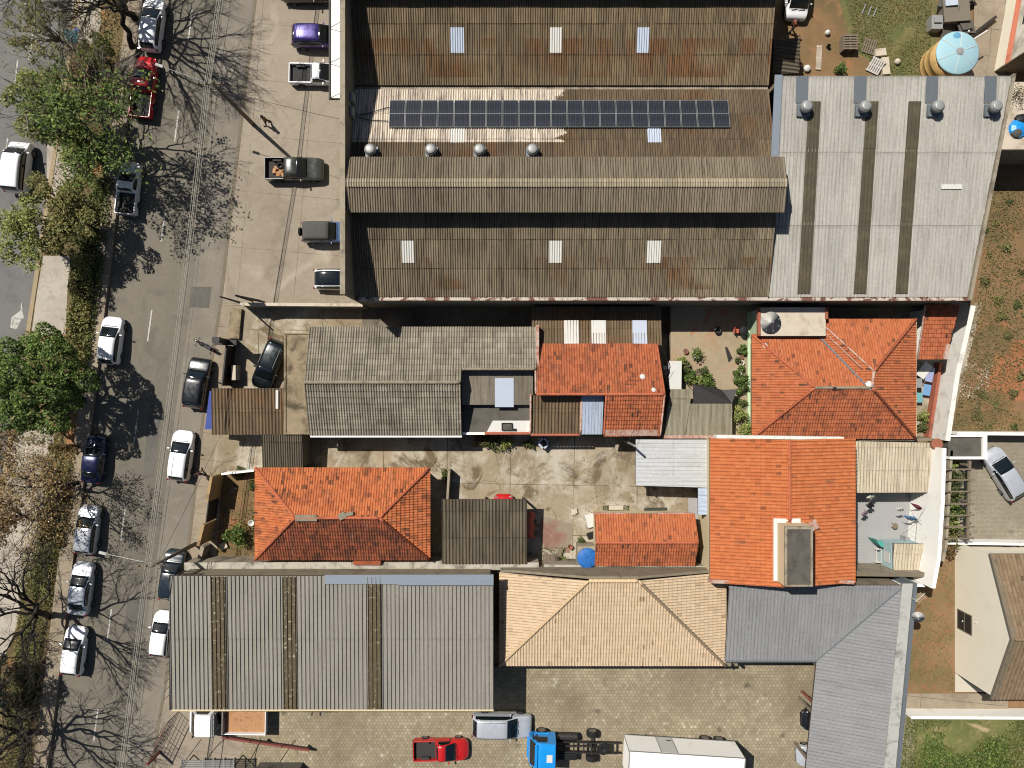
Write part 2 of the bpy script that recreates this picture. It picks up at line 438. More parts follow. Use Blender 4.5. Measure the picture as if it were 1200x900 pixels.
MAT['asphalt'] = m_ground('worn_asphalt', cg(128,118,98), cg(138,127,105), cg(116,107,90), .05, .5, fine=22, streak=(R(6.8), .55, .82, 1.14))
MAT['asphalt_patch'] = m_ground('asphalt_patch', cg(108,102,92), cg(118,111,98), cg(98,93,84), .4, 1.2, fine=22)
MAT['asphalt_left'] = m_ground('grey_asphalt', cg(123,121,116), cg(130,127,120), cg(112,110,105), .05, .5, fine=22, streak=(R(8), .5, .88, 1.1))
MAT['lane_dust'] = m_ground('dusty_parking_lane', cg(148,136,115), cg(134,124,106), cg(160,146,122), .12, .7, streak=(R(6.8), 1.2, .84, 1.14))
MAT['dirt'] = m_ground('red_dirt', cd(160,120,76), cd(140,104,64), cd(120,104,62), .12, .45)
MAT['dirt_lot'] = m_ground('vacant_lot_soil', cd(146,112,68), cd(120,98,56), cd(168,116,70), .18, .7, extra=(cd(182,112,62), .13, .60, .68))
MAT['median'] = m_ground('verge_soil', cd(128,105,62), cd(104,88,48), cd(90,84,42), .2, .9, extra=(cd(168,118,66), .25, .60, .68))
MAT['path'] = m_ground('path_concrete', cg(200,185,162), cg(186,170,146), cg(170,155,130), .3, 1.2)
MAT['lot'] = m_ground('forecourt_concrete', cg(180,161,132), cg(168,149,121), cg(150,132,104), .10, .45, joints=(4.6,4.6,.025,cg(126,110,84),R(5)), extra=(cg(196,178,148), .16, .60, .72), spots=.35)
MAT['walk'] = m_ground('pavement_concrete', cg(176,155,122), cg(164,143,110), cg(146,126,96), .2, .8, joints=(9,2.2,.025,cg(100,86,66),R(6)))
MAT['yard'] = m_ground('old_yard_concrete', cy(178,158,124), cy(150,130,98), cy(204,190,164), .16, .45, joints=(5.2,4.1,.035,cy(104,96,66),R(1)), extra=(cy(126,106,76), .35, .58, .64), spots=.5, cracks=True)
MAT['yard_worn'] = m_ground('patched_concrete', cg(186,172,150), cg(170,152,120), cg(150,138,116), .5, 2.4)
MAT['yard_red'] = m_ground('red_oxide_floor', cg(164,108,84), cg(164,142,112), cg(168,150,122), .5, 1.2, lo=.42, hi=.54)
MAT['yard_dark'] = m_ground('dark_alley_concrete', cg(140,126,104), cg(112,100,80), cg(90,82,64), .25, .8)  # darker concrete tones for the alley strip
MAT['court'] = m_ground('courtyard_cement', cy(184,164,128), cy(170,148,112), cy(196,150,112), .35, .9, extra=(cy(190,128,90), .4, .60, .66))
MAT['grey_floor'] = m_plain('grey_painted_floor', c(168,166,164), .8, var=.06, scale=1.2)
MAT['cream_floor'] = m_plain('cream_floor', c(212,202,178), .8, var=.06)
MAT['hex'] = m_hex('hexagonal_pavers', cy(188,172,138), cy(160,145,112), cy(112,101,76), .30, cy(142,125,98), cy(214,202,174))
MAT['block'] = m_paver('concrete_block_paving', cg(178,164,134), cg(158,144,114), cg(120,108,84), .21, .105, cg(150,134,106), mortar=.010)
MAT['grass'] = m_ground('lot_grass', c(118,112,58), c(98,104,48), c(142,122,72), .3, 1.0)
MAT['lawn'] = m_ground('dry_lawn', cd(152,118,74), cd(130,108,60), cd(164,106,66), .35, 1.1)
MAT['green'] = m_ground('green_grass', c(112,114,54,.72), c(96,102,46,.72), c(152,134,80,.72), .35, 1.1, extra=(c(196,170,120), .3, .64, .72))
MAT['kerb'] = m_plain('kerb_concrete', c(172,150,112), .9, var=.2)
MAT['kerb_dark'] = m_plain('kerb_grey', c(126,114,92), .9, var=.2)
MAT['line'] = m_plain('road_paint', c(196,192,180), .7, dirt=c(120,112,98), dlo=.5, dhi=.62, dscale=2)
# roofs
MAT['wh'] = m_fibro('warehouse_fibre_cement', cf(176,155,120), cf(150,132,100), cf(74,62,46), cf(146,104,62), .50, .64, course=2.1, band=(.55, 2.9), sheet=(.84,1.16))
MAT['wh2'] = m_fibro('warehouse_fibre_cement_rear', cf(172,146,106), cf(150,126,88), cf(74,60,42), cf(150,104,58), .40, .56, course=2.1, band=(.55, 3.2), sheet=(.84,1.16))
MAT['wh_limed'] = m_fibro('warehouse_fibre_cement_limewashed', cf(150,126,92), cf(132,110,80), cf(80,64,48), cf(140,104,66), .5, .62, course=2.1, paint=(c(220,203,180,.70), -.5, 15.2, .0, 4.4))
MAT['wh_top'] = m_fibro('lantern_fibre_cement', cf(172,154,124), cf(156,138,110), cf(86,74,56), cf(158,112,56), .66, .72, course=2.1)
MAT['ridge_lt'] = m_fibro('pale_ridge_cement', c(186,170,140), c(166,150,120), c(110,96,74), None)
MAT['gray_tile_dark'] = m_fibro('weathered_fibre_cement', c(172,162,140), c(146,136,114), c(84,78,64), None, course=.45, sheet=(.82,1.16))
MAT['brown_fibro'] = m_fibro('brown_fibre_cement', cf(160,132,94), cf(144,116,80), cf(88,70,48), cf(172,120,66), .5, .62, course=1.8)
MAT['shed_fibro'] = m_fibro('shed_fibre_cement', cf(138,124,98), cf(122,110,86), cf(74,64,48), cf(140,112,70), .56, .64, course=2.1)
MAT['beige_fibro'] = m_fibro('beige_fibre_cement', c(214,198,168), c(202,186,156), c(150,134,106), None, course=1.8, sheet=(.96,1.04))
MAT['flat_fibro'] = m_fibro('wide_grey_roof_sheet', c(140,130,112), c(126,116,98), c(96,88,72), None, course=3)
MAT['old_sheet'] = m_fibro('lichen_grey_sheet', c(158,148,122), c(144,134,108), c(104,96,72), None, course=3)
MAT['metal_lt'] = m_fibro('galvanised_sheet', c(198,192,180,.61), c(188,182,170,.61), c(160,153,140,.61), None, course=5.2, sheet=(.94,1.06))
MAT['metal_hangar'] = m_fibro('painted_steel_sheet', c(164,157,144,.60), c(157,150,137,.60), c(142,135,122,.60), None, course=5.4, sheet=(.97,1.03))
MAT['metal_slate'] = m_fibro('slate_grey_steel_sheet', c(156,156,155,.62), c(149,149,148,.62), c(132,132,131,.62), None, course=6, sheet=(.97,1.03))
MAT['metal_white'] = m_fibro('white_steel_sheet', c(206,206,204), c(200,200,198), c(180,178,172), None, course=3, sheet=(.97,1.03))
MAT['metal_blue'] = m_fibro('pale_blue_sheet', c(188,200,218), c(176,190,212), c(140,150,164), None, course=3)
MAT['tile_r'] = m_tile('weathered_red_tile', ct(220,124,62), ct(200,104,50), ct(70,50,38), .2, .34, .52, .72, .8, .12, None)
MAT['tile_r2'] = m_tile('lichened_red_tile', ct(212,120,66), ct(194,102,54), ct(98,68,50), .2, .34, .56, .82, .6, .06)
MAT['tile_o'] = m_tile('new_orange_tile', ct(224,126,62), ct(208,110,52), ct(140,82,48), .26, .36, .54, .8, .45, .04)
MAT['tile_s'] = m_tile('soot_and_shade_red_tile', ct(204,112,62), ct(178,92,50), ct(84,58,44), .2, .34, .50, .74, .75, .10)  # soot mottling; on south slopes the darker tone also paints in their shade
MAT['tile_d'] = m_tile('mossy_shaded_tile', ct(178,94,54), ct(146,74,43), ct(62,46,36), .2, .34, .43, .66, .8, .15)  # moss and dark tiles, with the south slope's shade painted into the colour
MAT['tile_c'] = m_tile('sand_coloured_tile', c(226,196,156), c(212,182,142), c(172,142,106), .22, .38, .60, .9, .4, .04)
MAT['tile_b'] = m_tile('brown_concrete_tile', c(150,124,90), c(132,108,76), c(92,76,54), .3, .40, .5, .8, .5, .05)
MAT['ridge_r'] = m_plain('ridge_mortar_red', ct(200,104,62), .9, var=.25, scale=4, dirt=c(120,76,56), dscale=2)
MAT['ridge_w'] = m_plain('ridge_mortar_white', c(206,174,154), .9, var=.2, scale=4, dirt=c(176,104,76), dlo=.44, dhi=.64, dscale=2.5)
MAT['ridge_g'] = m_plain('ridge_cement', c(148,136,112), .9, var=.25, scale=4, dirt=c(90,80,62), dscale=2)
MAT['ridge_c'] = m_plain('ridge_sand', c(226,190,142), .9, var=.15, scale=4)
MAT['transl'] = m_plain('white_translucent_sheet', c(224,220,210), .6, var=.08)
MAT['transl_b'] = m_plain('bluish_translucent_sheet', c(196,206,222), .5, var=.08)
MAT['transl_d'] = m_plain('dirty_translucent_sheet', c(90,82,62), .6, var=.3, scale=1.2, dirt=c(116,104,70))
MAT['transl_y'] = m_plain('mossy_translucent_sheet', c(98,84,56), .6, var=.35, scale=2.2, dirt=c(206,196,160), dlo=.60, dhi=.63, dscale=4.5)
MAT['flash'] = m_plain('zinc_flashing', c(122,130,134), .5, metal=.3, var=.1)
MAT['flash_b'] = m_plain('pale_blue_flashing', c(150,160,172), .5, metal=.2, var=.06)
MAT['zinc'] = m_plain('zinc', c(176,176,172,.6), .5, metal=.3, var=.15)
# walls
MAT['wall_w'] = m_plain('white_wall', cw(226,222,212), .85, var=.05, dirt=cw(190,180,160), dlo=.58, dhi=.8)
MAT['wall_peel'] = m_plain('peeling_white_wall', c(206,190,172), .9, var=.2, dirt=c(126,82,66), dlo=.50, dhi=.54, dscale=.9)
MAT['wall_g'] = m_plain('grey_render_wall', c(146,132,106), .9, var=.2, dirt=c(100,88,66))
MAT['wall_conc'] = m_plain('raw_concrete_wall', c(168,154,128), .95, var=.2, dirt=c(104,94,76), dlo=.48, dhi=.7)
MAT['wall_y'] = m_plain('ochre_wall', c(184,150,96), .9, var=.15, dirt=c(120,96,62))
MAT['wall_c'] = m_plain('cream_wall', c(226,204,158), .9, var=.06)
MAT['wall_pale'] = m_plain('pale_plaster_wall', cw(214,204,180), .9, var=.04, scale=1, dirt=cw(204,192,166), dlo=.5, dhi=.8, dscale=.4)
MAT['wall_mint'] = m_plain('mint_wall', c(196,216,170), .9, var=.06)
MAT['wall_sky'] = m_plain('pale_blue_wall', c(176,204,206), .9, var=.06)
MAT['wall_brick'] = m_plain('brick_coping', c(178,96,66), .9, var=.25, scale=5, dirt=c(120,74,54))
MAT['slab'] = m_plain('stained_concrete_slab', c(160,140,106), .95, var=.3, scale=2, dirt=c(82,72,52), dlo=.46, dhi=.66, dscale=.7)
MAT['slab_lt'] = m_plain('limewashed_slab', c(214,198,172), .95, var=.15, scale=2, dirt=c(150,128,94), dlo=.5, dhi=.7, dscale=.5)
MAT['slab_dk'] = m_plain('dark_weathered_slab', c(100,94,84), .95, var=.3, scale=2, dirt=c(64,60,52), dscale=.6)
MAT['cap'] = m_plain('mouldy_white_capping', c(188,180,162,.66), .9, var=.2, scale=2, dirt=c(110,102,84), dlo=.48, dhi=.68, dscale=.9)
MAT['marble'] = m_plain('weathered_white_capping', c(216,210,198,.85), .9, var=.12, scale=2, dirt=c(160,150,132), dlo=.52, dhi=.8, dscale=1.2)
# things
MAT['black'] = m_plain('black_plastic', c(26,26,27), .6, var=.2)
MAT['tyre'] = m_plain('tyre_rubber', c(30,29,28), .85, var=.2)
MAT['rim'] = m_plain('alloy_rim', c(150,150,150), .35, metal=.7, var=.05)
MAT['glass'] = m_plain('car_glass', c(18,26,29), .07, spec=.8, var=.1)
MAT['lamp'] = m_plain('headlamp_glass', c(128,134,138), .12, spec=.7, var=.05)
MAT['lamp_r'] = m_plain('tail_lamp_red', c(130,16,14), .15, spec=.6, var=.1)
MAT['chrome'] = m_plain('bright_trim', c(180,180,180), .25, metal=.8, var=.05)
P_ = {'white': c(226,226,224), 'offwhite': c(214,212,206), 'red': c(150,18,20), 'red2': c(168,26,24), 'black': c(22,24,26), 'navy': c(34,38,84), 'purple': c(66,48,130), 'silver': c(176,180,186), 'green': c(66,70,60), 'dkgreen': c(28,36,38), 'blue': c(20,132,206), 'jeep': c(72,112,164), 'teal': c(30,44,54)}
P_['white'] = cw(222,222,221); P_['red'] = c(176,24,26,.95,1); P_['red2'] = c(180,28,26,.85,1); P_['silver'] = c(186,190,196,.9); P_['blue'] = c(24,140,214,.8,1)
for k, v in P_.items(): MAT['p_'+k] = m_paint('car_paint_'+k, v, .35 if k in ('silver','purple','navy','dkgreen') else 0.)
MAT['canvas'] = m_plain('grey_canvas', c(92,90,86), .95, var=.15)
MAT['bed'] = m_plain('bed_liner', c(60,58,55), .8, var=.3, scale=6)
MAT['wood'] = m_plain('bed_planks', c(196,140,88), .8, var=.2, scale=4, dirt=c(140,96,60), dscale=3)
MAT['timber'] = m_plain('weathered_timber', c(132,116,94), .9, var=.25, scale=6)
MAT['pole'] = m_plain('pole_concrete', c(128,116,98), .9, var=.15)
MAT['steel_r'] = m_plain('red_painted_steel', c(158,84,70,.5), .6, var=.15)
MAT['steel_d'] = m_plain('dark_steel', c(52,48,46), .6, var=.2)
MAT['cable'] = m_plain('pale_cable', c(186,178,160), .7, var=.1)
MAT['cable_d'] = m_plain('black_cable', c(30,30,30), .7)
MAT['tank_b'] = m_plain('blue_tank_plastic', c(18,112,196), .5, var=.08)
MAT['tank_y'] = m_plain('yellow_fibreglass', c(214,172,96), .6, var=.1, dirt=c(180,140,76), dscale=1.5)
MAT['tank_lid'] = m_plain('pale_blue_fibreglass', c(160,206,216), .6, var=.06)
MAT['tank_patch'] = m_plain('mid_blue_plastic', c(96,170,204), .6, var=.06)
MAT['blue_sign'] = m_plain('blue_awning', c(62,80,152), .7, var=.08)
MAT['terracotta'] = m_plain('terracotta', c(168,98,66), .9, var=.2)
MAT['skin'] = m_plain('skin', c(170,116,86), .7, var=.05)
MAT['hair'] = m_plain('dark_hair', c(30,24,20), .7)
MAT['bark'] = m_plain('bark', c(96,82,66), .95, var=.3, scale=8)
MAT['bark_p'] = m_plain('pale_bark', c(158,146,126), .95, var=.25, scale=8)
MAT['bark_d'] = m_plain('dark_bark', c(62,54,46), .95, var=.3, scale=8)
MAT['leaf_bright'] = m_leaf('bright_green_leaves', c(108,122,40,.95), c(134,142,54,.95), c(172,168,96,.95))
MAT['leaf_olive'] = m_leaf('olive_leaves', c(104,108,48,.95), c(132,128,64,.95), c(150,126,66,.95))
MAT['leaf_dark'] = m_leaf('dark_green_leaves', c(58,80,24,.95), c(88,112,32,.95), c(134,150,54,.95), .2)
MAT['leaf_yellow'] = m_leaf('dry_yellow_leaves', c(178,150,84,.75), c(150,112,54,.7), c(206,184,126,.8))
MAT['leaf_rust'] = m_leaf('rusty_leaves', c(140,104,56), c(118,94,46), c(160,130,80))
MAT['leaf_shrub'] = m_leaf('shrub_leaves', c(66,82,32,.85), c(92,102,42,.85), c(124,120,62,.85))
MAT['leaf_grass'] = m_leaf('grass_blades', c(120,122,58), c(142,134,72), c(164,148,92))
MAT['leaf_green'] = m_leaf('green_grass_blades', c(92,106,40,.68), c(114,124,50,.68), c(160,150,84,.7))
MAT['leaf_bluish'] = m_leaf('bluish_dark_leaves', c(36,46,42), c(52,62,52), c(72,78,60), .1)
q = N('solar_glass'); v = q.co()
br = q.n('ShaderNodeTexBrick', offset=0.0); q.l(v, br.inputs['Vector']); br.inputs['Scale'].default_value = 1
br.inputs['Brick Width'].default_value = .182; br.inputs['Row Height'].default_value = .091; br.inputs['Mortar Size'].default_value = .006
br.inputs['Color1'].default_value = c(40,43,50); br.inputs['Color2'].default_value = c(33,36,43); br.inputs['Mortar'].default_value = c(92,94,98)
MAT['solar'] = q.done(br.outputs['Color'], .22, spec=.5)
MAT['gut_pale'] = m_plain('weathered_pale_gutter', c(186,184,176,.66), .8, var=.15, scale=2, dirt=c(140,136,124), dlo=.5, dhi=.7, dscale=1.4)
MAT['orange_paint'] = m_plain('orange_wall_paint', c(226,128,92,.9), .9, var=.08, dirt=c(196,120,92), dscale=1.5)
MAT['wall_dull'] = m_plain('dull_plaster_wall', c(204,196,178,.95), .9, var=.1, dirt=c(160,150,128), dlo=.45, dhi=.7, dscale=.6)
# ------------------------------------------------------------------ vehicles
# stations from tail to nose: x/L, half-width factor, z low, z shoulder, z top, half-width of the top
BODY = {
 'hatch': dict(H=1.5, st=[(-.50,.70,.36,.74,.78,.74),(-.48,.93,.22,.92,.98,.76),(-.41,.98,.18,.96,1.38,.71),(-.24,1,.18,.97,1.48,.73),(-.06,1,.18,.96,1.48,.73),(.055,1,.18,.94,1.42,.70),(.285,1,.18,.92,.98,.84),(.40,.97,.18,.84,.89,.80),(.455,.86,.22,.70,.76,.74),(.488,.68,.26,.60,.65,.70),(.50,.50,.36,.48,.52,.62)], ws=(5,6), rw=(1,2), roof=(2,5)),
 'sedan': dict(H=1.45, st=[(-.50,.68,.36,.76,.80,.74),(-.48,.91,.22,.90,.97,.80),(-.40,.97,.18,.94,1.02,.82),(-.25,1,.18,.95,1.36,.69),(-.13,1,.18,.95,1.44,.71),(-.02,1,.18,.94,1.44,.71),(.055,1,.18,.92,1.38,.69),(.275,1,.18,.91,.97,.84),(.40,.97,.18,.83,.88,.80),(.465,.88,.22,.66,.72,.74),(.50,.62,.34,.50,.56,.66)], ws=(6,7), rw=(2,3), roof=(3,6)),
 'suv': dict(H=1.7, st=[(-.50,.84,.42,.84,.90,.78),(-.485,.95,.3,1.0,1.08,.80),(-.42,.99,.26,1.05,1.60,.76),(-.25,1,.26,1.06,1.68,.78),(.02,1,.26,1.05,1.66,.78),(.08,1,.26,1.04,1.60,.76),(.265,1,.26,1.03,1.10,.86),(.42,.97,.26,.94,1.0,.78),(.485,.90,.3,.78,.84,.72),(.50,.8,.42,.58,.62,.64)], ws=(5,6), rw=(1,2), roof=(2,5)),
 'van': dict(H=1.95, st=[(-.50,.88,.4,.9,1.0,.86),(-.485,.97,.28,1.1,1.3,.86),(-.45,1,.24,1.12,1.86,.84),(-.2,1,.24,1.12,1.95,.85),(.08,1,.24,1.1,1.93,.85),(.20,1,.24,1.1,1.84,.83),(.36,1,.24,1.05,1.14,.84),(.45,.96,.24,.92,.98,.8),(.485,.9,.28,.76,.82,.74),(.50,.8,.4,.56,.6,.66)], ws=(5,6), rw=(1,2), roof=(2,5)),
 'pickup1': dict(H=1.5, st=[(-.085,.96,.2,.94,1.02,.80),(-.075,.97,.2,.95,1.10,.78),(-.045,1,.2,.95,1.44,.74),(.03,1,.2,.95,1.5,.74),(.075,1,.2,.94,1.43,.72),(.275,1,.2,.93,1.0,.86),(.40,.97,.2,.84,.89,.78),(.458,.87,.24,.70,.75,.72),(.488,.70,.28,.60,.65,.7),(.50,.52,.38,.50,.54,.62)], ws=(4,5), rw=(1,2), roof=(2,4), bed=(-.5,-.085)),
 'pickup2': dict(H=1.75, st=[(-.165,.96,.3,1.04,1.12,.80),(-.155,.97,.3,1.05,1.2,.78),(-.13,1,.3,1.05,1.68,.74),(0,1,.3,1.05,1.75,.75),(.07,1,.3,1.04,1.66,.73),(.24,1,.3,1.03,1.12,.86),(.41,.97,.3,.98,1.03,.78),(.485,.89,.34,.82,.86,.72),(.50,.78,.46,.62,.66,.64)], ws=(4,5), rw=(1,2), roof=(2,4), bed=(-.5,-.165)),
}
def loft(kind, L, Wd):
    st = BODY[kind]['st']; rows = []
    for xf, wf, zl, zs, zt, wt in st:
        w = Wd/2*wf
        half = [(0,zl),(.82*w,zl),(w,zl+.16),(1.0*w,zl+(zs-zl)*.62),(.955*w,zs),(min(wt*w,.95*w),zt-.055 if zt-zs > .15 else zs+(zt-zs)*.45),(.55*wt*w,zt-.012),(0,zt)]
        rows.append([(xf*L, y, z) for y, z in half])
    A = np.array(rows)                       # stations x 8 x 3
    k = 4
    def dens(a, ax):
        n = a.shape[ax]; out = []
        for i in range(n-1):
            p, q = np.take(a, i, ax), np.take(a, i+1, ax)
            out += [p*(1-t/k)+q*t/k for t in range(k)]
        out.append(np.take(a, n-1, ax)); return np.stack(out, ax)
    A = dens(dens(A, 0), 1)
    for _ in range(2):
        B = A.copy(); B[1:-1] = .5*A[1:-1]+.25*(A[:-2]+A[2:]); C_ = B.copy(); C_[:,1:-1] = .5*B[:,1:-1]+.25*(B[:,:-2]+B[:,2:]); A = C_
    M = A[:, ::-1].copy(); M[..., 1] *= -1   # mirror half: top .. bottom
    full = np.concatenate([A, M[:, 1:]], 1)  # bottom, left side, top, right side, bottom
    return full, k
def pane(grid, i0, i1, j0, j1, off, name, mat, parent, trim=0):
    g = grid
    du = np.gradient(g, axis=0); dv = np.gradient(g, axis=1)
    nn = np.cross(du, dv); nn /= (np.linalg.norm(nn, axis=2, keepdims=True)+1e-9)
    ctr = np.array([0, 0, .7]); sg = np.sign(((g-ctr)*nn)[..., 1:].sum(-1, keepdims=True)); sg[sg == 0] = 1
    P = (g + nn*sg*off)[i0:i1+1, j0:j1+1]
    a, b = P.shape[:2]; vs = P.reshape(-1,3).tolist(); fs = [(i*b+j, i*b+j+1, (i+1)*b+j+1, (i+1)*b+j) for i in range(a-1) for j in range(b-1)]
    mb = MB(); mb.add(vs, fs); ob = mb.build(name, mat, parent, smooth=True)
    s = ob.modifiers.new('Thickness', 'SOLIDIFY'); s.thickness = off*.8; s.offset = -1
    return ob
def wheel(parent, x, y, r=.31, w=.2, n=18):
    mb = MB(); pr = [(r*.72,-w/2),(r*.94,-w/2),(r,-w*.32),(r,w*.32),(r*.94,w/2),(r*.72,w/2)]
    vs = []; fs = []
    for q, (rr, yy) in enumerate(pr):
        for k in range(n): a = 2*math.pi*k/n; vs.append((x+rr*math.cos(a), y+yy, r+rr*math.sin(a)))
    for i in range(len(pr)-1):
        for k in range(n): fs.append((i*n+k, i*n+(k+1)%n, (i+1)*n+(k+1)%n, (i+1)*n+k))
    fs += [tuple(range(n)), tuple(range((len(pr)-1)*n, len(pr)*n))]
    mb.add(vs, fs); o = mb.build('wheel', MAT['tyre'], parent, smooth=False)
    rb = MB(); sgn = 1 if y > 0 else -1
    rb.tube([(x,y+sgn*(w/2-.01),r),(x,y+sgn*(w/2+.012),r)], r*.66, 16); rb.build('rim', MAT['rim'], o)
    return o
def car(name, kind, px, py, L, Wd, hd, paint, label, cat='car', z=0., roof=None, rails=False, canvas=None, cargo=None, spare=False, group=None, ref=.8):
    t = thing(name, label, cat, (0,0,0), group)
    B = BODY[kind]; g, k = loft(kind, L, Wd); ns, nt = g.shape[:2]
    mb = MB(); vs = g.reshape(-1,3).tolist()
    fs = [(i*nt+j, (i+1)*nt+j, (i+1)*nt+j+1, i*nt+j+1) for i in range(ns-1) for j in range(nt-1)]
    fs += [tuple(range(nt-1)), tuple(range((ns-1)*nt, ns*nt-1))[::-1]]
    mb.add(vs, fs); body = mb.build('body', MAT['p_'+paint], t, smooth=True)
    e = body.modifiers.new('Edge', 'EDGE_SPLIT'); e.split_angle = R(50)
    jm = 7*k; je = 5*k   # roof edge index; centre line jm
    a, b = B['ws']; pane(g, a*k, b*k, je, 2*jm-je, .014, 'windscreen', MAT['glass'], t)
    a, b = B['rw']; pane(g, a*k, b*k, je+1, 2*jm-je-1, .014, 'rear_window', MAT['glass'], t)
    r0, r1 = B['roof']; mid = (r0*k + (B['ws'][1])*k)//2 - 1
    for side in (0, 1):
        j0, j1 = (4*k, 5*k-1) if side == 0 else (2*jm-5*k+1, 2*jm-4*k)
        spans = [(mid+1, B['ws'][0]*k+2)] if kind == 'pickup1' else [(r0*k-1, mid), (mid, B['ws'][0]*k+2)]
        if kind == 'pickup1': spans = [(r0*k, B['ws'][0]*k+2)]
        for s0, s1 in spans: pane(g, s0, s1, j0, j1, .012, 'side_window', MAT['glass'], t)
    if roof or canvas:
        pane(g, r0*k-2 if roof else r0*k-1, B['ws'][1]*k if roof else r1*k+1, je+1 if roof else je-2, 2*jm-je-1 if roof else 2*jm-je+2, .03 if roof else .05, 'glass_roof' if roof else 'canvas_top', MAT['glass'] if roof else MAT['canvas'], t)
    sx = B['ws'][1]; xm = B['st'][B['ws'][0]][0]*L+.25; ym = Wd/2; zm = B['st'][sx][3]
    for s in (-1, 1):
        m = MB(); m.rbox((xm+.05, s*(ym+.085), zm+.09), (.1,.2,.13)); m.rbox((xm+.08, s*(ym-.02), zm+.05), (.05,.1,.05)); m.build('mirror', MAT['p_'+paint], t, bevel=.02)
        zh = B['st'][-2][3]; m = MB(); m.rbox((L*.448, s*Wd*.335, zh+.03 if kind in ('hatch','sedan','pickup1') else zh-.03), (.18,.26,.09), rz=-s*.55); m.build('headlight', MAT['lamp'], t, bevel=.03)
        zr = B['st'][1][3] if 'bed' not in B else .8; m = MB(); m.rbox((-L*.486, s*Wd*.40, zr-.08), (.12,.22 if 'bed' not in B else .14,.2), rz=s*.3); m.build('taillight', MAT['lamp_r'], t, bevel=.02)
    m = MB(); m.rbox((L*.488,0,.42), (.1,Wd*.62,.16)); m.build('grille', MAT['black'], t, bevel=.02)
    rr = .30 if kind in ('hatch','sedan','pickup1') else .35
    for x in (.31*L, -.29*L):
        for s in (-1, 1): wheel(t, x, s*(Wd/2-.085), rr)
    m = MB(); m.rbox((B['st'][sx][0]*L+.06, .28, B['st'][sx][4]+.03), (.03,.55,.025), rz=.12); m.rbox((B['st'][sx][0]*L+.06, -.3, B['st'][sx][4]+.03), (.03,.5,.025), rz=.12); m.build('wiper', MAT['black'], t)
    if rails:
        for s in (-1, 1):
            m = MB(); y = Wd/2*.70; zt = B['H']+.03
            m.tube([(r0*k and B['st'][r0][0]*L+.1, s*y, zt-.06), (B['st'][r0][0]*L+.25, s*y, zt), (B['st'][r1][0]*L-.2, s*y, zt), (B['st'][r1][0]*L-.05, s*y, zt-.08)], .025, 6); m.build('roof_rail', MAT['chrome'], t)
    if 'bed' in B:
        x0, x1 = B['bed'][0]*L, B['bed'][1]*L+.02; w = Wd/2*.97; zt = .92 if kind == 'pickup1' else 1.08; zf = .56 if kind == 'pickup1' else .68
        m = MB()
        for s in (-1, 1): m.box(x0+.06, x1, min(s*w, s*(w-.09)), max(s*w, s*(w-.09)), .3, zt)
        m.box(x0, x0+.07, -w*.95, w*.95, .38, zt-.02); m.box(x1-.06, x1-.015, -w+.09, w-.09, .3, zt)
        m.build('bed_wall', MAT['p_'+paint], t, bevel=.025)
        m = MB(); m.box(x0+.07, x1-.06, -w+.09, w-.09, zf-.05, zf)
        for s in (-1, 1): m.rbox((-.29*L, s*(w-.2), zf+.12), (.7,.2,.24))
        for q in range(9): m.box(x0+.1, x1-.08, -w+.14+q*(2*w-.32)/9, -w+.19+q*(2*w-.32)/9, zf, zf+.012)
        m.build('bed_floor', MAT['bed'], t)
        m = MB(); m.rbox((x0-.03, 0, .46), (.12, Wd*.86, .14)); m.build('rear_bumper', MAT['black'] if paint in ('green','red','red2') else MAT['chrome'], t, bevel=.02)
    if spare:
        m = MB(); n = 18; m.tube([(-L*.5-.03,0,.95),(-L*.5-.22,0,.95)], .34, n); m.build('spare_wheel', MAT['tyre'], t, bevel=.04)
    p = W(px, py, ref); t.location = (p.x, p.y, z); t.rotation_euler = (0, 0, R(hd))
    return t

